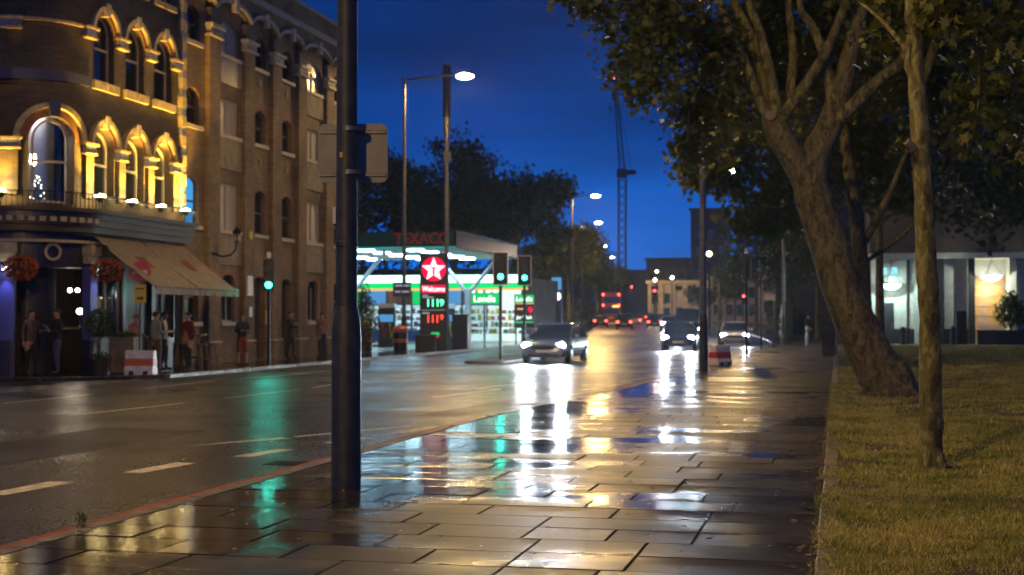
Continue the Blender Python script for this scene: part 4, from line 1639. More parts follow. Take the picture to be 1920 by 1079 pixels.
# ------------------------------------------------------------------ awnings
def awning(t0, t1, label):
    a = thing('awning', label, 'awning', (FX, (t0 + t1) / 2, 0), group='awnings over the pub tables')
    n = 8
    mb = MB()
    for k in range(n):
        u0, u1 = t0 + (t1 - t0) * k / n, t0 + (t1 - t0) * (k + 1) / n
        sag = lambda f: -0.05 * math.sin(math.pi * f)
        for i in range(4):
            f0, f1 = i / 4, (i + 1) / 4
            P = lambda u, f, d: (FX + 0.12 + 1.9 * f, u, 3.86 - 1.44 * f + sag(f) + d)
            mb.hexa([P(u0, f0, 0), P(u0, f1, 0), P(u1, f1, 0), P(u1, f0, 0), P(u0, f0, .012), P(u0, f1, .012), P(u1, f1, .012), P(u1, f0, .012)])
    cl = mb.build('canopy_cloth', 'awning_cloth', a, world=True)
    mb = MB()
    for k in range(n):
        u0, u1 = t0 + (t1 - t0) * k / n, t0 + (t1 - t0) * (k + 1) / n
        mb.hexa([(FX + 2.03, u0, 2.40), (FX + 2.045, u0, 2.40), (FX + 2.045, u1, 2.40), (FX + 2.03, u1, 2.40),
                 (FX + 2.03, u0, 2.24), (FX + 2.045 + 0.02 * (k % 2), u0, 2.22), (FX + 2.045 + 0.02 * (k % 2), u1, 2.22), (FX + 2.03, u1, 2.24)])
    mb.build('valance', 'awning_cloth', a, world=True)
    mb = MB()
    mb.tube([(FX + 2.03, t0 - 0.02, 2.42), (FX + 2.03, t1 + 0.02, 2.42)], 0.035, 8)
    mb.build('front_bar', 'galvanised', a, world=True)
    for u in (t0 + 0.15, t1 - 0.15):
        mb = MB()
        mb.tube([(FX + 0.1, u, 2.9), (FX + 1.1, u, 3.0), (FX + 2.0, u, 2.42)], 0.022, 6)
        mb.build('folding_arm', 'galvanised', a, world=True)
    mb = MB()
    c = (t0 + t1) / 2
    def patch(du, f0, f1, w, m):
        P = lambda u, f: (FX + 0.12 + 1.9 * f, u, 3.86 - 1.44 * f - 0.05 * math.sin(math.pi * f) + 0.03)
        mb.face([P(c + du - w, f0), P(c + du + w, f0), P(c + du + w * 0.8, f1), P(c + du - w * 0.8, f1)], m)
    patch(0, 0.36, 0.58, 0.30, 0)
    if t0 < 37:
        patch(0.36, 0.42, 0.52, 0.10, 1)
    mb.build('printed_emblem', ['awning_red', 'awning_gold'], a, world=True)
    return a
awning(36.3, 39.02, 'beige awning with red and gold emblem, the one next to the corner door')
awning(39.12, 41.85, 'beige awning with plain red emblem, the one next to the warehouse')

# ================================================================== street lamps and furniture
def street_lamp(x, y, label, h=12.2, arm=2.7, side=-1, thick=1.0, power=1.0, near=False, group='street lamps along the road'):
    """side -1: the arm reaches to the left (over the road from the near side)"""
    z0 = rise(y)
    t = thing('street_lamp', label, 'street lamp', (x, y, z0), group=group)
    n = 20 if near else 10
    mb = MB()
    mb.lathe([(0.135 * thick, -0.05), (0.135 * thick, 1.42), (0.128 * thick, 1.52), (0.10 * thick, 1.66)], (0, 0, 0), n)
    mb.build('base', 'column_paint', t, smooth=True)
    mb = MB()
    mb.lathe([(0.0985 * thick, 1.60), (0.092 * thick, h * 0.5), (0.075 * thick, h + 0.1)], (0, 0, 0), n)
    mb.build('column', 'column_paint' if near else 'galvanised', t, smooth=True)
    mb = MB()
    mb.tube([(0, 0, h), (side * arm, 0, h + 0.16)], [0.055, 0.04], 8)
    mb.build('arm', 'galvanised', t)
    mb = MB()
    c = side * (arm + 0.35)
    mb.loft([[(c + a * sx, b, h + 0.16 + zz) for a, b in ((-0.42 * k, -0.12 * k), (0.42 * k, -0.16 * k), (0.45 * k, 0), (0.42 * k, 0.16 * k), (-0.42 * k, 0.12 * k), (-0.46 * k, 0))] for k, zz, sx in ((0.9, -0.06, 1), (1.0, 0.0, 1), (0.8, 0.12, 1), (0.3, 0.17, 1))])
    hd = mb.build('lantern', 'galvanised', t)
    mb = MB()
    mb.ellipsoid((c, 0, h + 0.08), (0.42, 0.21, 0.15), 12, 6)
    b_ = mb.build('lantern_bowl', 'lantern_glow', t, smooth=True)
    b_.parent = hd
    if power:
        lamp('SPOT', (c, 0, h - 0.05), STREET_W * power, SODIUM, t, rot=(0, 0, 0), size=0.16, spot=R(178), blend=0.12)
    return t
near_lamp = street_lamp(-4.4, 12.4, 'tall dark lamp column standing close on the near pavement', h=11.5, near=True, power=0.9)
mb = MB()
a0 = R(-140)
for k in range(6):
    a, b = a0 + R(60) * k / 6, a0 + R(60) * (k + 1) / 6
    r_ = 0.137
    mb.hexa([(r_ * math.cos(a), r_ * math.sin(a), 0.42), ((r_ + .003) * math.cos(a), (r_ + .003) * math.sin(a), 0.42), ((r_ + .003) * math.cos(b), (r_ + .003) * math.sin(b), 0.42), (r_ * math.cos(b), r_ * math.sin(b), 0.42),
             (r_ * math.cos(a), r_ * math.sin(a), 1.12), ((r_ + .003) * math.cos(a), (r_ + .003) * math.sin(a), 1.12), ((r_ + .003) * math.cos(b), (r_ + .003) * math.sin(b), 1.12), (r_ * math.cos(b), r_ * math.sin(b), 1.12)])
mb.build('access_door', 'column_paint', near_lamp)
mb = MB()
mb.lathe([(0.100, 2.2), (0.104, 2.21), (0.104, 2.25), (0.1, 2.26)], (0, 0, 0), 20)
mb.build('band_clamp', 'column_paint', near_lamp)
mb = MB()
mb.box(-0.035, -0.005, -0.1005, -0.0985, 3.02, 3.07)
mb.build('sticker', 'yellow_plastic', near_lamp)
mb = MB()
mb.box(-0.115, -0.085, -0.06, -0.02, 2.42, 2.57)
mb.build('label_tag', 'white_plastic', near_lamp)
street_lamp(-3.78, 41.2, 'dark lamp column rising into the tree crown beside the water filled barrier', h=11.5, power=0.72)
street_lamp(-3.2, 87.7, 'slim lamp column far along the near pavement by the side road', h=10.5, power=0.6)
street_lamp(-4.4, -14.5, 'assumed unseen lamp column behind the viewer on the near pavement, added as fill light', h=11.5, power=2.8)  # assumed lamp, out of view, boosted as added fill for lawn, trunks and sign back
street_lamp(-19.55, 63.0, 'lamp column with long arm and bright lantern in front of the petrol station', h=12.6, side=1, arm=2.55, power=0.75)
street_lamp(-23.3, 126.0, 'lit street lamp beyond the petrol station trees', h=12.2, side=1, arm=1.8, power=1.2)
street_lamp(-29.5, 166.0, 'second lit street lamp beyond the petrol station, in front of the avenue trees', h=12.2, side=1, arm=1.6, power=2.5)
street_lamp(-38.0, 226.0, 'third lit street lamp along the avenue trees, small in the distance', h=12.0, side=1, arm=1.2, power=2.0)
street_lamp(-44.0, 272.0, 'smallest lit street lamp at the far end of the avenue trees', h=11.8, side=1, arm=1.2, power=0.5)

# traffic sign on the near column, seen from behind
sg = thing('traffic_sign', 'back of a pale rounded traffic sign strapped behind the near lamp column', 'road sign', (-4.4, 12.56, 2.65), rz=R(12))
mb = MB()
w_, h_, r_ = 0.325, 0.275, 0.06
pts = []
for cx, cz, a in ((w_ - r_, h_ - r_, 0), (-w_ + r_, h_ - r_, 90), (-w_ + r_, -h_ + r_, 180), (w_ - r_, -h_ + r_, 270)):
    for k in range(5):
        q = R(a + 22.5 * k)
        pts.append((cx + r_ * math.cos(q), 0.44 + cz + r_ * math.sin(q)))
mb.prism(pts, 'y', 0.02, 0.024)
mb.build('plate', 'sign_back', sg)
for z in (0.44 - 0.20, 0.44 + 0.20):
    mb = MB()
    mb.box(-0.31, 0.31, 0.0, 0.0195, z - 0.018, z + 0.018)
    mb.box(-0.31, 0.31, -0.006, -0.0005, z - 0.018, z - 0.010)
    mb.box(-0.31, 0.31, -0.006, -0.0005, z + 0.010, z + 0.018)
    mb.build('channel_rail', 'galvanised', sg)
    mb = MB()
    mb.lathe([(0.103, z - 0.02), (0.106, z - 0.02), (0.106, z + 0.02), (0.103, z + 0.02)], (0, -0.16, 0), 20)
    mb.build('clamp_band', 'galvanised', sg)

# traffic signals
def traffic_signal(x, y, label, rz=0.0, hz=3.55, board=False, lit='signal_green', facing=True, pos=0, dx=0.0, size=1.0, top_box=False, light=None):
    """rz=0 faces the camera (towards -y); pos 0 bottom lamp, 2 top lamp"""
    t = thing('traffic_signal', label, 'traffic light', (x, y, rise(y)), rz=rz, group='traffic signals at the crossings')
    mb = MB()
    mb.lathe([(0.06, -0.05), (0.057, 3.0)] if hz < 3.8 else [(0.06, -0.05), (0.057, hz - 0.3)], (0, 0, 0), 12)
    mb.build('pole', 'black_plastic', t, smooth=True)
    zt = hz
    zb = hz - 1.02 * size
    s_ = size
    mb = MB()
    mb.bevbox(dx - 0.17 * s_, dx + 0.17 * s_, -0.25, -0.06, zb, zt, 0.03)
    hd = mb.build('head', 'black_plastic', t)
    if board:
        mb = MB()
        mb.box(dx - 0.29, dx + 0.29, -0.045, -0.035, zb - 0.12, zt + 0.12)
        bd = mb.build('backing_board', 'black_plastic', t)
        mb = MB()
        for a, b, c, d in ((-0.29, 0.29, zb - 0.12, zb - 0.085), (-0.29, 0.29, zt + 0.085, zt + 0.12), (-0.29, -0.255, zb - 0.084, zt + 0.084), (0.255, 0.29, zb - 0.084, zt + 0.084)):
            mb.box(dx + a, dx + b, -0.0565, -0.0455, c, d)
        q = mb.build('board_border', 'white_plastic', t)
        q.parent = bd
    for k in range(3):
        zc = zb + (0.20 + 0.31 * k) * s_
        mb = MB()
        n = 14
        ring = [(dx + 0.105 * s_ * math.cos(2 * math.pi * i / n), 0.105 * s_ * math.sin(2 * math.pi * i / n) + zc) for i in range(n)]
        mb.prism(ring, 'y', -0.285, -0.25)
        on = facing and k == pos
        ln = mb.build('lens', lit if on else 'black_plastic', t)
        mb = MB()
        for i in range(10):
            a, b = math.pi * i / 10, math.pi * (i + 1) / 10
            q = [(dx + 0.12 * s_ * math.cos(a), zc + 0.12 * s_ * math.sin(a)), (dx + 0.12 * s_ * math.cos(b), zc + 0.12 * s_ * math.sin(b))]
            mb.hexa([(q[0][0], -0.25, q[0][1]), (q[0][0], -0.42, q[0][1]), (q[1][0], -0.42, q[1][1]), (q[1][0], -0.25, q[1][1]),
                     (q[0][0], -0.25, q[0][1] + .008), (q[0][0], -0.42, q[0][1] + .008), (q[1][0], -0.42, q[1][1] + .008), (q[1][0], -0.25, q[1][1] + .008)])
        v = mb.build('visor', 'black_plastic', t)
        v.parent = hd
        if on and light:
            lamp('SPOT', (dx, -0.45, zc), light[0], light[1], t, rot=(R(-84), 0, 0), size=0.1, spot=R(120), blend=0.6)
    if top_box:
        mb = MB()
        mb.box(-0.06, 0.06, -0.2, 0.02, zt + 0.06, zt + 0.25)
        mb.build('detector', 'white_plastic', t)
    return t
ts = traffic_signal(-18.15, 43.6, 'green traffic light on a pole in front of the brick warehouse', rz=R(20), hz=3.45, top_box=True, light=(45, (0.05, 1.0, 0.75)))
mb = MB()
mb.box(-0.11, -0.065, -0.08, 0.03, 1.35, 1.78)
mb.build('push_button', 'yellow_plastic', ts)
traffic_signal(-12.35, 52.0, 'green traffic light with white bordered board on the traffic island, nearer of the pair', rz=R(13), hz=3.92, board=True, light=(15, (0.05, 1.0, 0.7)))
traffic_signal(-12.75, 58.0, 'green traffic light with white bordered board on the traffic island, farther of the pair', rz=R(13), hz=4.05, board=True)
traffic_signal(-3.55, 57.3, 'dark traffic light seen from behind on the near pavement', rz=R(180), hz=4.1, facing=False, top_box=True)
traffic_signal(-19.9, 158.0, 'red traffic light by the pale terrace, far down the road', rz=R(12), hz=4.3, lit='signal_red', pos=2)
traffic_signal(-9.6, 150.0, 'single red traffic light far off on the near side pavement', rz=R(12), hz=3.6, lit='signal_red', pos=2)
traffic_signal(-27.0, 190.0, 'red traffic light beside the double decker bus', rz=R(8), hz=5.2, lit='signal_red', pos=2)

# traffic island with its lit bollard
mb = MB()
isl = []
for k in range(13):
    a = math.pi + math.pi * k / 12
    isl.append((-12.6 + 0.75 * math.cos(a), 50.6 + 0.75 * math.sin(a)))
for k in range(13):
    a = math.pi * k / 12
    isl.append((-12.6 + 0.75 * math.cos(a), 60.6 + 0.75 * math.sin(a)))
mb.prism(isl, 'z', -0.14, 0.0)
tag(mb.build('traffic_island', 'kerbstone'), 'narrow raised kerbed island in the middle of the road', 'traffic island')
bo = thing('island_bollard', 'white lit plastic bollard on the traffic island', 'bollard', (-12.5, 60.9, 0))
mb = MB()
mb.bevbox(-0.16, 0.16, -0.1, 0.1, 0.0, 1.0, 0.05)
mb.build('body', 'white_plastic', bo)
mb = MB()
mb.box(-0.12, 0.12, -0.104, -0.1005, 0.35, 0.85)
mb.build('lit_face', 'sign_white_lit', bo)

# water filled barriers
def barrier(x, y, rz, label, band):
    t = thing('water_barrier', label, 'barrier', (x, y, 0), rz)
    mb = MB()
    prof = [(-0.22, 0.0), (-0.22, 0.14), (-0.17, 0.22), (-0.13, 0.62), (-0.10, 0.66), (0.10, 0.66), (0.13, 0.62), (0.17, 0.22), (0.22, 0.14), (0.22, 0.0)]
    mb.prism(prof, 'x', -0.40, 0.40)
    mb.build('body', 'white_plastic', t, bevel=0.012)
    mb = MB()
    mb.prism([(-0.178, 0.24), (-0.155, 0.44), (0.155, 0.44), (0.178, 0.24)], 'x', -0.405, 0.405)
    mb.build('colour_band', band, t)
    for s_ in (-0.2, 0.2):
        mb = MB()
        mb.box(s_ - 0.07, s_ + 0.07, -0.2245, 0.2245, 0.0, 0.10)
        mb.build('fork_pocket', 'black_plastic', t)
    return t
barrier(-18.75, 36.0, R(8), 'white and orange water filled barrier on the kerb in front of the pub', 'orange_plastic')
bb = barrier(-3.8, 47.3, R(60), 'white and red water filled barrier beside the far lamp column on the near pavement', 'red_plastic')

# no entry sign with yellow diversion plate
ne = thing('no_entry_sign', 'round red no entry sign above a yellow arrow plate on a grey post', 'road sign', (-19.2, 36.8, 0), rz=R(16))
mb = MB()
mb.lathe([(0.04, -0.02), (0.04, 3.05)], (0, 0.04, 0), 10)
mb.build('post', 'galvanised', ne, smooth=True)
def disc(mb, cx, cz, r, y0, y1, n=24, m=0):
    mb.prism([(cx + r * math.cos(2 * math.pi * i / n), cz + r * math.sin(2 * math.pi * i / n)) for i in range(n)], 'y', y0, y1, m)
mb = MB()
disc(mb, 0, 2.86, 0.30, -0.02, -0.01)
d_ = mb.build('sign_disc', 'red_plastic', ne)
mb = MB()
mb.box(-0.2, 0.2, -0.026, -0.0205, 2.81, 2.91)
q = mb.build('white_bar', 'white_plastic', ne)
q.parent = d_
mb = MB()
mb.box(-0.17, 0.17, -0.02, -0.01, 1.98, 2.50)
d_ = mb.build('yellow_plate', 'yellow_plastic', ne)
mb = MB()
mb.prism([(-0.09, 2.08), (0.03, 2.08), (0.03, 2.04), (0.12, 2.11), (0.03, 2.18), (0.03, 2.14), (-0.09, 2.14)], 'y', -0.025, -0.0205)
mb.box(-0.12, 0.12, -0.025, -0.0205, 2.36, 2.40)
q = mb.build('black_arrow', 'black_plastic', ne)
q.parent = d_

# telecom mast
tm = thing('telecom_mast', 'tall slim telecom mast with thick shroud at its top behind the price sign', 'mast', (-19.6, 70.5, 0))
mb = MB()
mb.lathe([(0.15, -0.05), (0.15, 1.6), (0.12, 1.75), (0.11, 10.6), (0.22, 11.9)], (0, 0, 0), 16)
mb.build('column', 'galvanised', tm, smooth=True)
mb = MB()
mb.lathe([(0.22, 11.903), (0.22, 14.6), (0.05, 14.68)], (0, 0, 0), 16)
mb.build('antenna_shroud', 'column_paint', tm, smooth=True)
mb = MB()
mb.box(-0.1, 0.28, -0.2, -0.17, 9.6, 10.1)
mb.box(0.15, 0.19, -0.17, 0.17, 9.62, 9.68)
mb.box(0.15, 0.19, -0.17, 0.17, 10.02, 10.08)
mb.build('bracket', 'galvanised', tm)

# road direction sign on the lamp column by the station
ds = thing('direction_sign', 'dark blue direction sign with pale lines by the petrol station', 'road sign', (-19.55, 62.8, 0), rz=R(14))
mb = MB()
mb.box(-0.45, 0.38, -0.06, -0.03, 2.55, 3.2)
pl = mb.build('plate', 'sign_blue', ds)
mb = MB()
for z, a, b in ((3.06, -0.36, 0.0), (3.06, 0.06, 0.3), (2.78, -0.36, -0.1), (2.78, -0.04, 0.3)):
    mb.box(a, b, -0.066, -0.0605, z - 0.05, z + 0.03)
q = mb.build('pale_lines', 'grey_print', ds)
q.parent = pl
mb = MB()
mb.lathe([(0.105, 2.6), (0.115, 2.6), (0.115, 3.1), (0.105, 3.1)], (0, 0.2 - 0.0, 0), 10)
mb.box(-0.02, 0.02, -0.03, 0.1, 2.7, 2.76)
mb.box(-0.02, 0.02, -0.03, 0.1, 3.0, 3.06)
mb.build('bracket', 'galvanised', ds)

# right pavement: poles, cabinet, notice board
po = thing('sign_pole', 'bare tan sign pole behind the red and white barrier', 'pole', (-4.0, 49.6, 0))
mb = MB()
mb.lathe([(0.055, -0.02), (0.055, 2.75), (0.03, 2.78)], (0, 0, 0), 10)
mb.build('post', 'galvanised', po, smooth=True)
mb = MB()
mb.lathe([(0.064, 1.8), (0.064, 1.86)], (0, 0, 0), 10)
mb.build('clamp_band', 'galvanised', po)
for x, y, h, lab in ((-3.75, 72.3, 4.6, 'thin dark pole on the near pavement with a small white plate'), (-3.3, 76.0, 3.4, 'short thin dark pole behind the white plate pole')):
    po = thing('sign_pole', lab, 'pole', (x, y, 0))
    mb = MB()
    mb.lathe([(0.05, -0.02), (0.045, h), (0.02, h + 0.03)], (0, 0, 0), 8)
    mb.build('post', 'black_plastic', po, smooth=True)
    if h > 4:
        mb = MB()
        mb.box(0.2, 0.7, -0.03, -0.01, 2.45, 2.75)
        mb.box(0.0, 0.2, -0.025, -0.015, 2.58, 2.62)
        mb.build('plate', 'white_plastic', po)
cb = thing('street_cabinet', 'dark narrow litter bin at the lawn corner of the near pavement', 'litter bin', (-0.36, 59.7, 0))
mb = MB()
mb.bevbox(-0.27, 0.27, -0.27, 0.27, 0.06, 1.42, 0.03)
mb.box(-0.24, 0.24, -0.24, 0.24, 0.0, 0.06)
mb.build('body', 'black_plastic', cb)
mb = MB()
mb.box(-0.2, 0.2, -0.276, -0.2705, 1.0, 1.22)
mb.build('slot', 'slate_dark', cb)
nb_ = thing('notice_board', 'pale notice board standing behind the litter bin by the leaning tree', 'notice board', (-0.05, 62.0, 0))
mb = MB()
mb.box(-0.02, 0.02, -0.02, 0.02, 0.0, 2.5)
mb.box(0.5, 0.54, -0.02, 0.02, 0.0, 2.5)
mb.build('post', 'slate_dark', nb_)
mb = MB()
mb.box(-0.08, 0.60, -0.05, -0.021, 1.45, 2.45)
mb.build('panel', 'cream_stucco', nb_)
for i, (x, y, lab) in enumerate(((-1.75, 84.0, 'slim white bollard on the pavement near the side road'), (-0.1, 79.0, 'slim white bollard behind the litter bin'))):
    o = MB()
    o.lathe([(0.07, 0.0), (0.07, 0.95), (0.09, 0.97), (0.09, 1.05), (0.03, 1.1)], (0, 0, 0), 10)
    ob = thing('bollard', lab, 'bollard', (x, y, 0))
    o.build('post', 'white_plastic', ob, smooth=True)
    mb = MB()
    mb.lathe([(0.073, 0.75), (0.073, 0.85)], (0, 0, 0), 10)
    mb.build('reflective_band', 'galvanised', ob)

# ================================================================== petrol station
cn = thing('station_canopy', 'flat petrol station canopy with white lamps underneath and lettered dark fascia', 'canopy', (-20, 72, 0))
CX0, CX1, CY0, CY1 = -38.0, -19.5, 72.0, 86.5
mb = MB()
mb.box(CX0 + 0.1, CX1 - 0.1, CY0 + 0.1, CY1 - 0.1, 5.25, 5.95)
mb.build('roof', 'canopy_soffit', cn, world=True)
mb = MB()
mb.box(CX0, CX1 - 0.012, CY0 - 0.05, CY0 + 0.098, 5.28, 6.1)
mb.build('front_fascia', 'canopy_dark', cn, world=True)
mb = MB()
mb.box(CX1 - 0.098, CX1 + 0.02, CY0 - 0.05, CY1, 5.28, 6.1)
mb.build('side_fascia', 'canopy_metal', cn, world=True)
mb = MB()
mb.box(CX1 + 0.022, CX1 + 0.06, CY0 - 0.06, CY1, 5.22, 5.30)
mb.box(CX1 + 0.022, CX1 + 0.06, CY0 - 0.06, CY1, 6.06, 6.14)
mb.box(CX1 + 0.022, CX1 + 0.06, CY0 - 0.06, CY0 + 0.1, 5.303, 6.057)
mb.build('edge_trim', 'canopy_soffit', cn, world=True)
mb = MB()
mb.box(CX0, CX1 - 0.012, CY0 - 0.075, CY0 - 0.052, 5.26, 5.31)
mb.build('flare_strip', 'flare_teal', cn, world=True)  # glowing strip that imitates a teal lens flare along the canopy edge
text('lettering', 'TEXACO', 0.85, 'letter_red_dim', cn, (-1.35, -0.08, 5.72), (R(90), 0, 0), 0.02, width=3.0, bold=0.012)
for cx, cyy in ((-26.6, 76.0), (-21.6, 82.5), (-33.5, 76.0)):
    mb = MB()
    mb.box(cx - 0.16, cx + 0.16, cyy - 0.16, cyy + 0.16, 0.0, 3.3)
    col_ = mb.build('column', 'canopy_white', cn, world=True)
    for sx in (-1, 1):
        mb = MB()
        mb.tube([(cx, cyy, 3.0), (cx + sx * 1.9, cyy, 5.24)], 0.13, 6)
        q = mb.build('strut', 'canopy_white', cn, world=True)
        q.parent = col_
for i, cx in enumerate((-35.5, -31.5, -28.2, -25.0, -22.2)):
    for j, cyy in enumerate((73.6, 76.4, 79.2, 82.0, 84.6)):
        mb = MB()
        mb.box(cx - 0.42, cx + 0.42, cyy - 0.22, cyy + 0.22, 5.17, 5.249)
        mb.build('canopy_lamp', 'canopy_lamp', cn, world=True)
    if i % 2 == 0:
        for cyy in (75.0, 83.0):
            lamp('SPOT', (cx + 20, cyy - 72, 5.1), 480, (0.42, 0.86, 1.0), cn, rot=(0, 0, 0), size=0.3, spot=R(150), blend=0.6)

sh = thing('station_shop', 'low convenience shop with a glowing white and green fascia behind the canopy', 'shop', (-26, 92, 0))
SX0, SX1, SY = -44.0, -20.3, 92.0
mb = MB()
mb.box(SX0, SX1, SY + 2.5, SY + 12, 0.0, 4.3)
mb.box(SX0, SX1, SY + 0.02, SY + 2.5, 4.25, 4.45)
mb.box(SX1 - 0.15, SX1, SY + 0.02, SY + 2.5, 0.0, 4.25)
mb.build('wall', 'concrete_dark', sh, world=True)
for z0, z1, m, o in ((3.92, 4.42, 'shop_white', 0.35), (3.55, 3.917, 'shop_green_lit', 0.35), (3.42, 3.547, 'shop_orange_lit', 0.36)):
    mb = MB()
    mb.box(SX0, SX1 + 0.3, SY - o, SY + 0.015, z0, z1)
    mb.build('fascia_band', m, sh, world=True)
text('lettering', 'Londis', 0.42, 'shop_green_lit', sh, (-3.2, -0.37, 4.15), (R(90), 0, 0), 0.01, width=1.6)
text('lettering', 'Londis', 0.42, 'shop_green_lit', sh, (4.6, -0.37, 4.15), (R(90), 0, 0), 0.01, width=1.4)
x = SX0 + 0.2
i = 0
mb2 = MB()
while x < -24.3:
    w_ = 1.75
    f = MB()
    f.box(x, x + 0.06, SY - 0.05, SY + 0.05, 0.7, 3.4)
    f.box(x + w_ - 0.06, x + w_, SY - 0.05, SY + 0.05, 0.7, 3.4)
    f.box(x + 0.061, x + w_ - 0.061, SY - 0.05, SY + 0.05, 0.7, 0.76)
    f.box(x + 0.061, x + w_ - 0.061, SY - 0.05, SY + 0.05, 2.42, 2.48)
    wf = f.build('window', 'window_frame_dark', sh, world=True)
    f = MB()
    f.box(x + 0.061, x + w_ - 0.061, SY - 0.01, SY + 0.005, 0.761, 2.419)
    q = f.build('pane', 'clear_glass', sh, world=True)
    q.parent = wf
    f = MB()
    f.box(x + 0.061, x + w_ - 0.061, SY - 0.02, SY + 0.01, 2.481, 3.4)
    q = f.build('header_panel', ('sign_green_lit', 'red_brick', 'screen_blue')[(i * 2) % 3], sh, world=True)
    q.parent = wf
    x += w_ + 0.005
    i += 1
mb2.box(SX0, -24.0, SY - 0.04, SY + 0.04, 0.0, 0.697)
mb2.build('stall_riser', 'sign_blue', sh, world=True)
# goods on the shelves and lit back wall
mb = MB()
mb.box(SX0 + 0.2, SX1 - 0.3, SY + 2.42, SY + 2.49, 0.0, 4.2)
mb.build('lit_back_wall', 'shelf_glow', sh, world=True)
sv = MB()
for z in (0.5, 0.95, 1.4, 1.85, 2.3):
    sv.box(-36, SX1 - 0.4, SY + 1.9, SY + 2.4, z, z + 0.04)
sv.build('shelf', 'canopy_white', sh, world=True)
gd = MB()
for z in (0.54, 0.99, 1.44, 1.89):
    x = -35.5
    while x < SX1 - 0.6:
        w_ = random.uniform(0.08, 0.3)
        gd.box(x, x + w_, SY + 1.85, SY + 2.2, z + 0.002, z + random.uniform(0.15, 0.36), random.randrange(4))
        x += w_ + random.uniform(0.02, 0.25)
go = gd.build('goods', ['red_plastic', 'yellow_plastic', 'shop_green', 'white_plastic'], sh, world=True)
go['kind'] = 'stuff'
# door with its own sign
f = MB()
for a in (-24.0, -22.95, -21.9):
    f.box(a - 0.05, a + 0.05, SY - 0.06, SY + 0.06, 0.0, 2.4)
f.box(-23.95, -21.95, SY - 0.06, SY + 0.06, 2.4, 2.5)
dr = f.build('door', 'sign_blue', sh, world=True)
f = MB()
f.box(-23.94, -23.01, SY - 0.01, SY + 0.01, 0.02, 2.399)
f.box(-22.89, -21.96, SY - 0.01, SY + 0.01, 0.02, 2.399)
q = f.build('door_glass', 'clear_glass', sh, world=True)
q.parent = dr
f = MB()
f.box(-24.0, -21.85, SY - 0.12, SY - 0.065, 2.503, 3.3)
sgn = f.build('door_sign', 'sign_green_lit', sh, world=True)
text('lettering', 'Londis', 0.62, 'sign_white_lit', sh, (3.08, -0.135, 2.82), (R(90), 0, 0), 0.006, width=1.45)
for k in range(4):
    f = MB()
    f.ellipsoid((-23.7 + 0.52 * k, SY - 0.2, 3.32), (0.16, 0.06, 0.07), 8, 5)
    f.build('sign_lamp', 'sign_white_lit', sh, world=True)
lamp('POINT', (3.0, 1.2, 3.0), 160, (0.9, 1.0, 0.95), sh, size=0.5)
lamp('POINT', (-6.0, 1.2, 3.0), 160, (0.9, 1.0, 0.95), sh, size=0.5)

# price totem with the star logo
tt = thing('price_totem', 'dark totem sign with a red star disc and green and red fuel prices', 'sign', (-19.35, 67.2, 0), rz=R(13))
mb = MB()
mb.bevbox(-0.66, 0.66, -0.12, 0.12, 0.0, 4.75, 0.04)
mb.build('body', 'black_plastic', tt)
mb = MB()
disc(mb, 0.02, 3.95, 0.60, -0.16, -0.121, 36)
lg = mb.build('logo_disc', 'logo_red', tt)
def star(mb, cx, cz, r, y0, y1, inner=0.40):
    pts = []
    for k in range(10):
        a = math.pi / 2 + math.pi * k / 5
        rr = r if k % 2 == 0 else r * inner
        pts.append((cx + rr * math.cos(a), cz + rr * math.sin(a)))
    mb.prism(pts, 'y', y0, y1)
mb = MB()
star(mb, 0.02, 3.93, 0.60, -0.172, -0.161, 0.42)
q = mb.build('logo_star', 'logo_white', tt)
q.parent = lg
mb = MB()
mb.box(-0.15, 0.19, -0.182, -0.173, 4.0, 4.06)
mb.prism([(-0.04, 3.999), (0.08, 3.999), (0.08, 3.70), (0.02, 3.64), (-0.04, 3.70)], 'y', -0.182, -0.173)
q = mb.build('logo_letter', 'logo_red', tt)
q.parent = lg
mb = MB()
mb.box(-0.58, 0.60, -0.15, -0.121, 2.78, 3.18)
wp = mb.build('welcome_panel', 'logo_red', tt)
q = text('lettering', 'Welcome', 0.36, 'logo_white', tt, (0.02, -0.158, 2.97), (R(90), 0, 0), 0.004, width=1.12, bold=0.006)
mb = MB()
mb.box(-0.54, -0.25, -0.126, -0.121, 2.63, 2.70)
mb.box(-0.54, 0.02, -0.126, -0.121, 2.54, 2.61)
mb.build('small_print', 'grey_print', tt)
text('price_digits', '111', 0.52, 'digit_green', tt, (-0.02, -0.13, 2.28), (R(90), 0, 0), 0.004, width=0.52, bold=0.008)
text('price_digits', '9', 0.46, 'digit_green', tt, (0.42, -0.13, 2.29), (R(90), 0, 0), 0.004, bold=0.008)
mb = MB()
mb.box(-0.58, 0.58, -0.126, -0.121, 1.93, 1.96)
mb.build('divider_line', 'grey_print', tt)
mb = MB()
mb.box(-0.54, -0.18, -0.126, -0.121, 1.76, 1.84)
mb.build('small_print', 'grey_print', tt)
text('price_digits', '111', 0.52, 'digit_red', tt, (-0.02, -0.13, 1.50), (R(90), 0, 0), 0.004, width=0.50, bold=0.008)
text('price_digits', '9', 0.36, 'digit_red', tt, (0.42, -0.13, 1.58), (R(90), 0, 0), 0.004, bold=0.008)
mb = MB()
mb.box(-0.1, 0.3, -0.126, -0.121, 0.72, 0.86, 0)
mb.box(-0.1, 0.3, -0.126, -0.121, 0.62, 0.68, 1)
mb.build('lower_badges', ['sign_green_lit', 'logo_red'], tt)

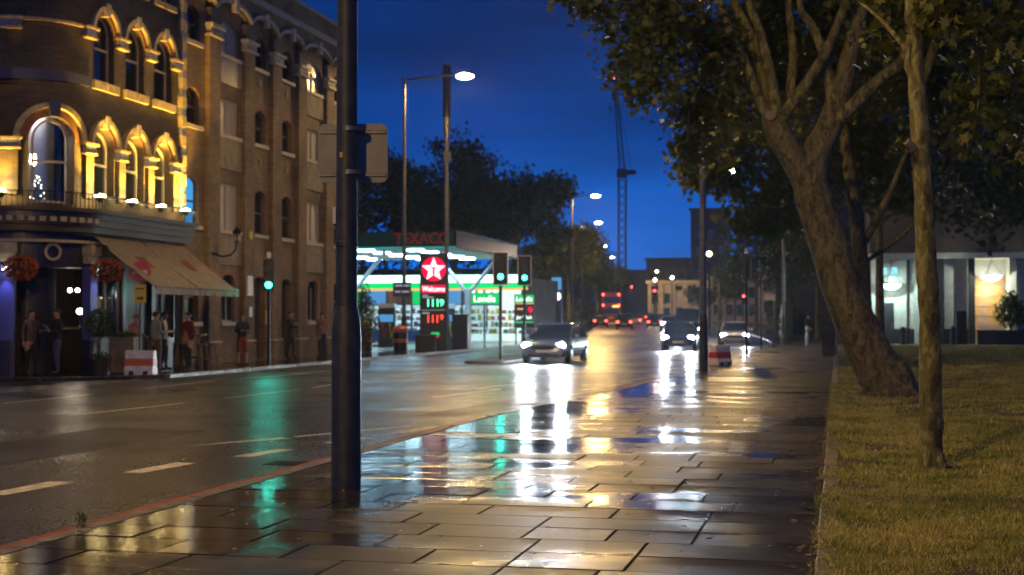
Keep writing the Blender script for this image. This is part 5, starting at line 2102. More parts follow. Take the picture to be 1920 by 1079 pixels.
js = thing('services_sign', 'small green topped sign board reading Jet Wash beyond the shop door', 'sign', (-19.9, 90.5, 0), rz=R(6))
mb = MB()
mb.box(-0.66, 0.66, -0.05, 0.05, 0.9, 3.1)
mb.box(-0.6, -0.5, -0.04, 0.04, 0.0, 0.897)
mb.box(0.5, 0.6, -0.04, 0.04, 0.0, 0.897)
mb.build('board', 'black_plastic', js)
mb = MB()
mb.box(-0.62, 0.62, -0.07, -0.051, 2.55, 3.06)
gp = mb.build('green_panel', 'sign_green_lit', js)
text('lettering', 'Londis', 0.4, 'sign_white_lit', js, (0, -0.08, 2.78), (R(90), 0, 0), 0.004, width=1.05)
mb = MB()
mb.box(-0.62, 0.62, -0.066, -0.051, 2.47, 2.53)
mb.build('orange_line', 'shop_orange_lit', js)
mb = MB()
mb.ellipsoid((0.4, -0.06, 2.1), (0.16, 0.02, 0.2), 10, 6)
mb.build('red_badge', 'logo_red', js)
mb = MB()
mb.box(-0.45, 0.1, -0.06, -0.051, 2.1, 2.2)
mb.build('yellow_line', 'shop_orange_lit', js)
text('lettering', 'Jet Wash', 0.32, 'sign_white_lit', js, (0, -0.06, 1.6), (R(90), 0, 0), 0.004, width=1.0)
mb = MB()
mb.box(-0.6, 0.6, -0.058, -0.051, 1.25, 1.33)
mb.build('green_line', 'sign_green_lit', js)

def pump(x, y, label):
    t = thing('fuel_pump', label, 'fuel pump', (x, y, 0), rz=R(10), group='fuel pumps under the canopy')
    mb = MB()
    mb.bevbox(-0.45, 0.45, -0.28, 0.28, 0.12, 2.1, 0.04)
    mb.box(-0.7, 0.7, -0.5, 0.5, 0.0, 0.119)
    mb.build('body', 'slate_dark', t)
    mb = MB()
    mb.box(-0.38, 0.38, -0.30, -0.285, 1.35, 1.75)
    mb.build('display', 'screen_blue', t)
    mb = MB()
    mb.box(-0.46, 0.46, -0.31, 0.31, 2.103, 2.35)
    mb.build('header', 'canopy_white', t)
    for s_ in (-0.2, 0.2):
        mb = MB()
        mb.tube([(s_, -0.3, 1.2), (s_ + 0.05, -0.42, 0.7), (s_ + 0.1, -0.38, 0.5), (s_ + 0.2, -0.3, 1.0)], 0.02, 6)
        mb.box(s_ - 0.05, s_ + 0.05, -0.36, -0.285, 1.1, 1.3)
        mb.build('hose', 'red_plastic' if s_ < 0 else 'yellow_plastic', t)
    return t
pump(-23.9, 73.9, 'fuel pump nearest the price totem under the canopy')
pump(-21.8, 78.5, 'fuel pump behind the telecom mast under the canopy')
pump(-27.6, 78.5, 'fuel pump deep under the canopy near the lamp column')

def bin_(x, y, label, mats, h=1.15):
    t = thing('litter_bin', label, 'litter bin', (x, y, 0), rz=R(12))
    mb = MB()
    mb.lathe([(0.27, 0.0), (0.32, 0.05), (0.34, h - 0.25), (0.30, h - 0.22)], (0, 0, 0), 14)
    mb.build('body', mats[0], t, smooth=True)
    mb = MB()
    mb.lathe([(0.36, h - 0.2), (0.36, h - 0.08), (0.2, h + 0.06), (0.03, h + 0.1)], (0, 0, 0), 14)
    for k in range(4):
        a = math.pi / 2 * k + 0.6
        mb.box(0.3 * math.cos(a) - 0.03, 0.3 * math.cos(a) + 0.03, 0.3 * math.sin(a) - 0.03, 0.3 * math.sin(a) + 0.03, h - 0.3, h - 0.19)
    mb.build('hood', mats[1], t)
    mb = MB()
    mb.lathe([(0.342, 0.45), (0.345, 0.62)], (0, 0, 0), 14)
    mb.build('printed_band', mats[2], t)
    return t
bin_(-19.35, 61.8, 'black and orange litter bin on the pavement beside the price totem', ('black_plastic', 'orange_plastic', 'orange_plastic'))
bin_(-21.3, 62.6, 'pale topped bin behind the lamp column at the forecourt edge', ('slate_dark', 'cream_stucco', 'orange_plastic'), 1.35)
eb = thing('equipment_cabinet', 'plain dark equipment cabinet beside the telecom mast', 'cabinet', (-18.95, 71.0, 0))
mb = MB()
mb.bevbox(-0.42, 0.42, -0.3, 0.3, 0.0, 1.75, 0.02)
mb.build('body', 'slate_dark', eb)
mb = MB()
mb.box(-0.38, -0.01, -0.306, -0.301, 0.12, 1.65)
mb.box(0.01, 0.38, -0.306, -0.301, 0.12, 1.65)
mb.build('door', 'slate_dark', eb)
lw = thing('low_wall', 'low concrete wall block in front of the price totem', 'wall', (-19.2, 65.4, 0))
mb = MB()
mb.bevbox(-0.5, 0.5, -0.15, 0.15, 0.0, 0.72, 0.02)
mb.build('block', 'concrete_dark', lw)
mb = MB()
mb.box(-0.53, 0.53, -0.18, 0.18, 0.723, 0.78)
mb.build('coping', 'kerbstone', lw)
tc_ = thing('traffic_cone', 'orange traffic cone on the forecourt in front of the shop door', 'traffic cone', (-20.6, 77.5, 0))
mb = MB()
mb.box(-0.2, 0.2, -0.2, 0.2, 0.0, 0.04)
mb.build('base', 'rubber', tc_)
mb = MB()
mb.lathe([(0.15, 0.04), (0.03, 0.75)], (0, 0, 0), 14)
mb.build('cone', 'orange_plastic', tc_, smooth=True)
mb = MB()
mb.lathe([(0.112, 0.30), (0.082, 0.46)], (0, 0, 0), 14)
mb.build('white_band', 'white_plastic', tc_)

# bus stop style advert totem further along
at_ = thing('advert_totem', 'blue topped lit advert post beyond the petrol station', 'sign', (-20.4, 104.0, rise(104)))
mb = MB()
mb.box(-0.4, 0.4, -0.08, 0.08, 0.0, 4.6)
mb.build('body', 'sign_blue', at_)
mb = MB()
mb.box(-0.36, 0.36, -0.1, -0.081, 3.6, 4.5)
mb.build('blue_panel', 'screen_blue', at_)
mb = MB()
disc(mb, 0, 3.1, 0.34, -0.11, -0.081, 18)
mb.build('lit_disc', 'ad_panel', at_)

# ================================================================== modern building behind the lawn
ob = thing('office_building', 'modern pale office block with lit timber lobby behind the lawn', 'building', (6, 88, 0))
BY = 90.0
mb = MB()
mb.box(1.9, 26, BY + 3.0, BY + 14, 0.0, 12)
mb.box(1.9, 26, BY - 0.6, BY + 2.997, 5.5, 12)
mb.build('upper_storeys', 'dark_brick', ob, world=True)
mb = MB()
mb.box(1.9, 26, BY - 0.5, BY + 2.98, 5.15, 5.495)
mb.build('soffit', 'stone_white', ob, world=True)
for a, b in ((2.0, 5.3), (6.3, 7.65), (10.45, 12.8), (14.5, 20.0)):
    mb = MB()
    x = a
    mb.box(a, b, BY, BY + 0.3, 0.9, 5.147)
    w_ = mb.build('wall', 'stone_white', ob, world=True)
    mb = MB()
    mb.box(a - 0.02, b + 0.02, BY - 0.03, BY + 0.297, 0.0, 0.897)
    q = mb.build('plinth', 'slate_dark', ob, world=True)
    q.parent = w_
for a, b, m in ((5.55, 6.25, 'slate_dark'), (7.68, 8.05, 'slate_dark'), (10.02, 10.4, 'bronze_wall'), (4.55, 4.85, 'stone_white'), (12.9, 13.3, 'slate_dark')):
    mb = MB()
    mb.box(a, b, BY - 0.48, BY - 0.1, 0.0, 5.147)
    mb.build('column', m, ob, world=True)
for i in range(2):
    for j in range(2):
        x0, z0 = 2.5 + 0.48 * i, 3.25 + 0.95 * j - 0.02
        x0 = 2.55 + 0.62 * i
        mb = MB()
        mb.box(x0 - 0.03, x0 + 0.45, BY - 0.03, BY - 0.001, z0 - 0.03, z0 + 0.53)
        wf = mb.build('window', 'slate_dark', ob, world=True)
        mb = MB()
        mb.box(x0, x0 + 0.42, BY - 0.045, BY - 0.031, z0, z0 + 0.5)
        q = mb.build('pane', 'pane_cyan', ob, world=True)
        q.parent = wf
mb = MB()
mb.box(2.45, 3.35, BY - 0.06, BY - 0.001, 0.02, 2.5)
d_ = mb.build('door', 'slate_dark', ob, world=True)
mb = MB()
mb.box(3.2, 3.26, BY - 0.1, BY - 0.061, 0.9, 1.3)
q = mb.build('door_handle', 'galvanised', ob, world=True)
q.parent = d_
mb = MB()
mb.tube([(4.15, BY - 0.1, 0.0), (4.15, BY - 0.1, 5.1)], 0.06, 8)
mb.build('downpipe', 'slate_dark', ob, world=True)
# timber lobby
for k in range(6):
    z0 = 0.4 + 0.62 * k
    mb = MB()
    mb.box(8.06, 10.0, BY + 1.9, BY + 1.98, z0 + 0.02, z0 + 0.6)
    mb.build('timber_panel', 'timber_wall', ob, world=True)
mb = MB()
mb.box(8.0, 10.05, BY + 1.985, BY + 2.2, 0.0, 5.14)
mb.box(7.66, 8.0, BY + 0.3, BY + 2.2, 0.0, 5.14)
mb.box(10.06, 10.44, BY + 0.3, BY + 2.2, 0.0, 5.14)
mb.build('lobby_wall', 'stone_white', ob, world=True)
mb = MB()
mb.box(8.06, 10.0, BY + 0.1, BY + 0.115, 0.05, 5.1)
mb.build('lobby_glass', 'clear_glass', ob, world=True)
lamp('POINT', (3.0, BY + 1.0 - 88, 3.3), 200, (1.0, 0.86, 0.5), ob, size=0.3)
for x, y, z, m, lab, e, c in ((3.16, BY - 0.9, 3.55, 'bowl_glow', 'glowing glass bowl lamp hanging before the small square windows', 150, (0.7, 1.0, 0.9)), (9.0, BY - 0.55, 4.05, 'bowl_glow_warm', 'glowing glass bowl lamp hanging before the timber lobby', 120, (0.95, 1.0, 0.85))):
    t = thing('bowl_lamp', lab, 'lamp', (x, y, z))
    mb = MB()
    n = 16
    mb.lathe([(0.05, -0.30), (0.30, -0.24), (0.50, -0.10), (0.62, 0.08)], (0, 0, 0), n)
    mb.build('glass_bowl', m, t, smooth=True)
    mb = MB()
    mb.lathe([(0.625, 0.06), (0.65, 0.07), (0.65, 0.11), (0.625, 0.12)], (0, 0, 0), n)
    mb.build('rim', 'galvanised', t)
    mb = MB()
    for k in range(3):
        a = 2.1 * k
        mb.tube([(0.6 * math.cos(a), 0.6 * math.sin(a), 0.1), (0, 0, 1.0), (0, 0, 5.15 - z)], 0.012, 5)
    mb.build('hanger', 'iron', t)
    lamp('POINT', (0, 0, 0.10), e * 2.5, c, t, size=0.04)
    lamp('POINT', (0, -0.68, -0.06), e * 2.0, c, t, size=0.03)
mb = MB()
mb.box(1.0, 40, 84.5, 104, -0.1, 0.0)
tag(mb.build('paved_court', 'paving_far'), 'paved court in front of the office block', kind='structure')
for i, (x, y, h) in enumerate(((3.75, 87.3, 1.05), (4.1, 88.6, 1.0), (5.35, 87.0, 1.0), (6.55, 87.0, 1.1), (6.75, 88.6, 1.0))):
    labs = ('dark bollard in front of the office wall, first from the leaning tree', 'dark bollard close to the office wall behind the first one', 'dark bollard just before the slim tree trunk',
            'dark bollard just past the slim tree trunk', 'dark bollard close to the office wall past the slim trunk')
    t = thing('bollard', labs[i], 'bollard', (x, y, 0), group='dark bollards before the office block')
    mb = MB()
    mb.lathe([(0.16, 0.0), (0.15, h - 0.1), (0.12, h - 0.02), (0.05, h)], (0, 0, 0), 12)
    mb.build('post', 'slate_dark', t, smooth=True)
    mb = MB()
    mb.lathe([(0.158, h * 0.7), (0.158, h * 0.78)], (0, 0, 0), 12)
    mb.build('ring', 'iron', t)
t = thing('tall_planter', 'tall dark box bin between white wall and dark lobby pillar', 'bin', (7.15, 88.4, 0))
mb = MB()
mb.bevbox(-0.3, 0.3, -0.3, 0.3, 0.0, 2.0, 0.02)
mb.build('body', 'slate_dark', t)
mb = MB()
mb.box(-0.24, 0.24, -0.306, -0.301, 0.1, 1.9)
mb.build('door', 'black_plastic', t)
t = thing('planter_wall', 'long low dark planter wall before the timber lobby', 'planter', (10.4, 87.6, 0))
mb = MB()
mb.box(-2.4, 4.5, -0.2, 0.2, 0.0, 0.80)
mb.build('front', 'slate_dark', t)
mb = MB()
mb.box(-2.45, 4.55, -0.25, 0.8, 0.803, 0.86)
mb.build('rim', 'concrete_dark', t)

# ================================================================== distant buildings and crane
def far_block(name, label, cat, x0, x1, y0, y1, z1, wall, wins=None, roof=None, parapet=0.5):
    zb = rise(y0) - 1.0
    t = thing(name, label, cat, ((x0 + x1) / 2, y0, 0))
    mb = MB()
    mb.box(x0, x1, y0, y1, zb, z1)
    mb.build('wall', wall, t, world=True)
    mb = MB()
    mb.box(x0 - 0.3, x1 + 0.3, y0 - 0.35, y1 + 0.3, z1 + 0.003, z1 + parapet)
    mb.build('parapet', roof or wall, t, world=True)
    for (wx, wz, ww, wh_, m) in (wins or []):
        mb = MB()
        mb.box(wx - 0.12, wx + ww + 0.12, y0 - 0.12, y0 - 0.002, wz - 0.12, wz + wh_ + 0.12)
        wf = mb.build('window', 'cream_stucco' if wall == 'cream_stucco' else 'slate_dark', t, world=True)
        mb = MB()
        mb.box(wx, wx + ww, y0 - 0.15, y0 - 0.121, wz, wz + wh_)
        q = mb.build('pane', m, t, world=True)
        q.parent = wf
    return t
tw = [(-22.4 + 2.2 * i, 4.0 + 3.1 * j, 1.1, 1.5, 'dark_glass') for i in range(3) for j in range(5)]
far_block('tower_block', 'dark square tower block rising above the pale terrace', 'building', -26.6, -20.3, 265, 280, 21.5, 'tower_clad', [(x - 3.3, z, w, h, m) for x, z, w, h, m in tw])
far_block('long_block', 'low dark flat roofed block left of the tower at the road end', 'building', -34.5, -27.0, 262, 276, 12.2, 'concrete_dark', [(-33.8 + 1.7 * i, 6.0 + 2.8 * j, 1.0, 1.4, 'dark_glass') for i in range(4) for j in range(2)])
wins = [(x, z, 1.0, h, 'blind' if (i + j) % 3 == 0 else 'dark_glass') for i, x in enumerate([-29.6 + 1.95 * k for k in range(5)]) for j, (z, h) in enumerate(((1.8, 1.5), (4.0, 1.6), (6.1, 0.7)))]
t = far_block('stucco_terrace', 'warmly lit cream stucco terrace closing the view down the road', 'building', -30.3, -20.4, 232, 242, 7.2, 'cream_stucco', wins, parapet=0.5)
for k in range(6):
    mb = MB()
    mb.box(-30.2 + 1.93 * k, -29.75 + 1.93 * k, 231.6, 231.997, 0.5, 7.2)
    mb.build('pilaster', 'cream_stucco', t, world=True)
wins = [(x, z, 1.0, 1.7, 'dark_glass') for x in (-19.0, -17.2, -15.4, -13.6) for z in (2.0, 4.7)]
far_block('pale_villa', 'pale stucco villa half hidden behind the tree, past the cream terrace', 'building', -19.6, -12.0, 225, 235, 8.0, 'cream_stucco', wins)
far_block('distant_house', 'dim pale house behind the dark traffic light, far along the near side', 'building', -11.0, -3.0, 205, 215, 11.5, 'cream_stucco', [(x, z, 0.9, 1.5, 'dark_glass') for x in (-10.2, -8.4, -6.6, -4.8) for z in (2.4, 5.4, 8.4)])
far_block('dark_office', 'black office block with a few small lights behind the park trees', 'building', -5.5, 30.0, 130, 145, 26.0, 'concrete_dark', [(4.4 + 1.6 * i, 11.5 + 0.6 * (i % 2), 0.5, 0.4, ('tail_glow', 'far_warm', 'far_cool', 'far_cool')[i]) for i in range(4)])
far_block('distant_terrace', 'low black terrace behind the last avenue trees', 'building', -95, -37.5, 305, 320, 11.5, 'concrete_dark', [(-60 + 4 * i, 5.0, 1.2, 1.6, 'dark_glass') for i in range(5)])
# lamps washing the terrace: two post lanterns at its foot
for i, (x, y, h, lab) in enumerate(((-27.5, 219.0, 6.2, 'white post lantern left of the cream terrace'), (-25.2, 222.0, 6.6, 'white post lantern in front of the cream terrace'), (-26.6, 214.0, 7.4, 'amber post lantern above the two white ones at the road end'),
                                     (-10.5, 120.0, 6.5, 'warm post lantern behind the dark traffic light'), (-13.2, 190.0, 7.0, 'small warm post lantern before the pale villa'))):
    t = thing('post_lantern', lab, 'street lamp', (x, y, rise(y)), group='distant post lanterns')
    mb = MB()
    mb.lathe([(0.12, -0.2), (0.08, h)], (0, 0, 0), 8)
    mb.build('post', 'iron', t)
    mb = MB()
    mb.ellipsoid((0, 0, h + 0.25), (0.22, 0.22, 0.22), 10, 8)
    mb.build('globe', 'far_warm' if i >= 2 else 'lantern_white', t)
    lamp('POINT', (0, -0.0, h + 0.52), 220, (1.0, 0.72, 0.42), t, size=0.03)

cr_ = thing('tower_crane', 'tall dark luffing tower crane on the skyline with a red tip light', 'crane', (-74.5, 500, 0))
def lattice(mb, p0, p1, w0, w1, n, r):
    p0, p1 = Vector(p0), Vector(p1)
    d = (p1 - p0).normalized()
    u = Vector((1, 0, 0)) - d * d.x
    u.normalize()
    v = d.cross(u)
    prev = None
    for k in range(n + 1):
        f = k / n
        c = p0.lerp(p1, f)
        w = w0 + (w1 - w0) * f
        cs = [c + u * w * a + v * w * b for a, b in ((-.5, -.5), (.5, -.5), (.5, .5), (-.5, .5))]
        if prev:
            for i in range(4):
                mb.tube([prev[i], cs[i]], r, 4)
                mb.tube([prev[i], cs[(i + 1) % 4]], r * 0.7, 4)
        prev = cs
mb = MB()
lattice(mb, (0, 0, 0), (0.2, 0, 52), 2.6, 2.6, 18, 0.22)
mb.build('mast', 'crane_steel', cr_)
mb = MB()
lattice(mb, (0.2, 0, 53), (-2.4, 0, 86.5), 1.9, 0.9, 16, 0.17)
mb.build('jib', 'crane_steel', cr_)
mb = MB()
mb.box(-1.6, 1.8, -1.5, 1.5, 51.5, 54.5)
mb.box(1.0, 5.0, -1.2, 1.2, 52.5, 54.0)
mb.build('slewing_cab', 'crane_steel', cr_)
mb = MB()
mb.tube([(3.5, 0, 54), (1.8, 0, 63), (-2.4, 0, 86.5)], 0.1, 4)
mb.build('stay_rope', 'crane_steel', cr_)
mb = MB()
mb.ellipsoid((-2.4, 0, 87), (0.5, 0.5, 0.5), 8, 6)
mb.build('tip_light', 'tail_glow', cr_)

# ================================================================== vehicles
def wheel(t, x, y, r=0.31, w=0.2):
    s_ = 1 if x > 0 else -1
    n = 18
    def ring(rad, xx):
        return [(xx, y + rad * math.cos(2 * math.pi * k / n), r + rad * math.sin(2 * math.pi * k / n)) for k in range(n)]
    mb = MB()
    mb.loft([ring(r * 0.9, x - s_ * w), ring(r, x - s_ * w * 0.85), ring(r, x - s_ * 0.03), ring(r * 0.88, x)])
    ty = mb.build('wheel', 'rubber', t, smooth=True)
    mb = MB()
    mb.loft([ring(r * 0.62, x + s_ * 0.002), ring(r * 0.58, x + s_ * 0.012), ring(r * 0.12, x + s_ * 0.02)])
    q = mb.build('rim', 'alloy', t)
    q.parent = ty
def car(x, y, label, paint, away=False, lights=1.0, scale=(1, 1, 1), tall=0.0, cat='car', name='car', rz=0.0, sign=None, power=1.0):
    t = thing(name, label, cat, (x, y, rise(y) - 0.096), rz=rz + (math.pi if away else 0.0) , group='cars on the main road')
    t.scale = scale
    H = tall
    st = [(-2.10, .58, .30, .60), (-2.04, .74, .22, .68), (-1.80, .83, .20, .77), (-1.45, .87, .19, .84), (-0.95, .885, .19, .92), (0.0, .89, .19, .95), (1.2, .885, .2, .97), (1.75, .87, .22, .97), (2.02, .80, .27, .92), (2.10, .70, .33, .84)]
    mb = MB()
    rings = []
    for yy, hw, zb, zt in st:
        h = zt - zb
        half = [(hw * 0.55, zb), (hw * 0.93, zb + 0.06), (hw, zb + h * 0.40), (hw * 0.985, zb + h * 0.72), (hw * 0.92, zt - 0.03), (hw * 0.74, zt)]
        rings.append([(a, yy, b) for a, b in half] + [(-a, yy, b) for a, b in reversed(half)])
    mb.loft(rings)
    mb.build('body', paint, t, smooth=True)
    mb = MB()
    zc = 0.925
    def rr(z, y0, y1, hw):
        return [(-hw, y0 + .1, z), (-hw * 0.6, y0, z), (hw * 0.6, y0, z), (hw, y0 + .1, z), (hw, y1 - .08, z), (hw * 0.7, y1, z), (-hw * 0.7, y1, z), (-hw, y1 - .08, z)]
    mb.loft([rr(zc - 0.02, -1.12, 1.92, 0.80), rr(1.20 + H * 0.5, -0.62, 1.74, 0.73), rr(1.40 + H, -0.20, 1.55, 0.63)])
    mb.build('windows', 'dark_glass', t, smooth=True)
    mb = MB()
    mb.loft([rr(1.395 + H, -0.24, 1.60, 0.645), rr(1.44 + H, -0.12, 1.50, 0.60), rr(1.465 + H, 0.15, 1.2, 0.45)])
    rf = mb.build('roof', paint, t, smooth=True)
    for s_ in (-1, 1):
        for a, b in (((0.80, -1.03, 0.92), (0.645, -0.14, 1.41 + H)), ((0.812, 0.45, 0.94), (0.655, 0.48, 1.41 + H)), ((0.80, 1.84, 0.94), (0.645, 1.48, 1.41 + H))):
            mb = MB()
            mb.tube([(s_ * a[0], a[1], a[2]), (s_ * b[0], b[1], b[2])], 0.035, 6)
            mb.build('pillar', paint, t)
        mb = MB()
        mb.ellipsoid((s_ * 0.96, -0.72, 1.0), (0.10, 0.06, 0.075), 8, 6)
        mb.build('mirror', paint, t)
        for yy in (-1.32, 1.30):
            wheel(t, s_ * 0.892, yy)
            mb = MB()
            n = 16
            mb.loft([[(s_ * xx, yy + 0.375 * math.cos(math.pi * k / n), 0.31 + 0.375 * math.sin(math.pi * k / n)) for k in range(n + 1)] for xx in (0.70, 0.884)], caps=True)
            mb.build('wheel_arch', 'rubber', t)
        # headlamp
        mb = MB()
        mb.ellipsoid((s_ * 0.64, -1.96, 0.66), (0.17, 0.10, 0.10), 12, 8)
        hl = mb.build('headlight', 'headlamp_glow' if (lights and not away) else 'alloy', t, smooth=True)
        if lights and not away:
            lamp('SPOT', (s_ * 0.64, -2.08, 0.66), HEAD_W * lights, (0.78, 0.89, 1.0), t, rot=(R(-87), 0, 0), size=0.09, spot=R(72), blend=0.9)
        mb = MB()
        mb.box(s_ * 0.66 - 0.13, s_ * 0.66 + 0.13, 2.0, 2.105, 0.66, 0.84)
        tl = mb.build('tail_light', 'tail_glow' if away else 'red_plastic', t, bevel=0.02)
    mb = MB()
    mb.box(-0.42, 0.42, -2.115, -2.06, 0.50, 0.62)
    mb.box(-0.55, 0.55, -2.095, -2.0, 0.27, 0.38)
    mb.build('grille', 'black_plastic', t)
    mb = MB()
    mb.box(-0.26, 0.26, -2.125, -2.116, 0.40, 0.50)
    mb.build('number_plate', 'number_plate', t)
    mb = MB()
    mb.box(-0.26, 0.26, 2.106, 2.116, 0.50, 0.60)
    mb.build('number_plate', 'yellow_plastic', t)
    if sign:
        mb = MB()
        mb.bevbox(-0.3, 0.3, 0.0, 0.16, 1.47 + H, 1.62 + H, 0.03)
        mb.build('roof_sign', sign, t)
    return t
car(-10.35, 52.6, 'silver hatchback with blazing headlights coming past the traffic island', 'car_silver', lights=1.0, rz=R(-2))
car(-7.9, 73.5, 'dark blue car with bright headlights behind the far lamp column', 'car_blue', lights=0.8, rz=R(2))
car(-6.0, 86.0, 'pale car with headlights at the kerb beyond the red and white barrier', 'car_white', lights=0.3, rz=R(3))
car(-10.6, 104.0, 'tall dark van with headlights on behind the dark blue car', 'car_black', lights=0.35, scale=(1.08, 1.15, 1.1), tall=0.62, cat='van', name='van', rz=R(5))
car(-14.0, 128.0, 'small oncoming car with bright headlights left of the dark van', 'car_black', lights=0.3, rz=R(7))
car(-22.1, 150.0, 'black taxi with red tail lights in front of the bus', 'car_black', away=True, lights=0, scale=(1, 1.05, 1.08), tall=0.12, rz=R(7.5), name='taxi', cat='taxi')
car(-19.9, 158.0, 'dark car with red tail lights right of the black taxi', 'car_blue', away=True, lights=0, rz=R(7.5))
car(-24.9, 178.0, 'silver car with red tail lights farther on behind the taxi', 'car_silver', away=True, lights=0, rz=R(7.5))
car(-26.0, 205.0, 'tiny white car with tail lights near the end of the road', 'car_white', away=True, lights=0, rz=R(7.5))

car(-27.6, 168.0, 'red tail lit dark car just left of the black taxi', 'car_black', away=True, lights=0, rz=R(8))
car(-23.4, 190.0, 'dark car with tail lights just right of the bus', 'car_blue', away=True, lights=0, rz=R(8))
car(-30.0, 232.0, 'very small dark car with tail lights at the end of the road', 'car_black', away=True, lights=0, rz=R(8.5))
car(-17.4, 150.0, 'oncoming white car with headlights far beyond the dark van', 'car_white', lights=0.25, rz=R(8))
car(-19.6, 176.0, 'farthest oncoming dark car with headlights below the cream terrace', 'car_black', lights=0.2, rz=R(8))
bu = thing('double_decker_bus', 'red double decker bus with round tail lights driving away on the far lane', 'bus', (-28.4, 181, rise(181) - 0.1), rz=R(8.0))
mb = MB()
mb.bevbox(-1.25, 1.25, 0, 10.5, 0.35, 4.35, 0.12)
mb.build('body', 'bus_red', bu)
for z0, z1 in ((1.5, 2.3), (2.95, 3.75)):
    mb = MB()
    mb.box(-1.0, 1.0, -0.02, -0.004, z0, z1)
    mb.build('rear_window', 'dark_glass', bu)
    for s_ in (-1, 1):
        mb = MB()
        mb.box(s_ * 1.253 - 0.01, s_ * 1.253 + 0.01, 0.6, 9.9, z0, z1)
        mb.build('side_window', 'dark_glass', bu)
for z in (0.75, 2.62, 4.0):
    for s_ in (-1, 1):
        mb = MB()
        disc(mb, s_ * 1.0, z, 0.13, -0.04, -0.004, 10)
        mb.build('tail_light', 'tail_glow', bu)
mb = MB()
mb.box(0.2, 1.0, -0.03, -0.004, 2.38, 2.58)
mb.build('route_display', 'amber_display', bu)
mb = MB()
mb.box(-0.3, 0.3, -0.03, -0.004, 0.95, 1.1)
mb.build('number_plate', 'yellow_plastic', bu)
for s_ in (-1, 1):
    for yy in (2.2, 8.0):
        wheel(bu, s_ * 1.26, yy, 0.48, 0.3)

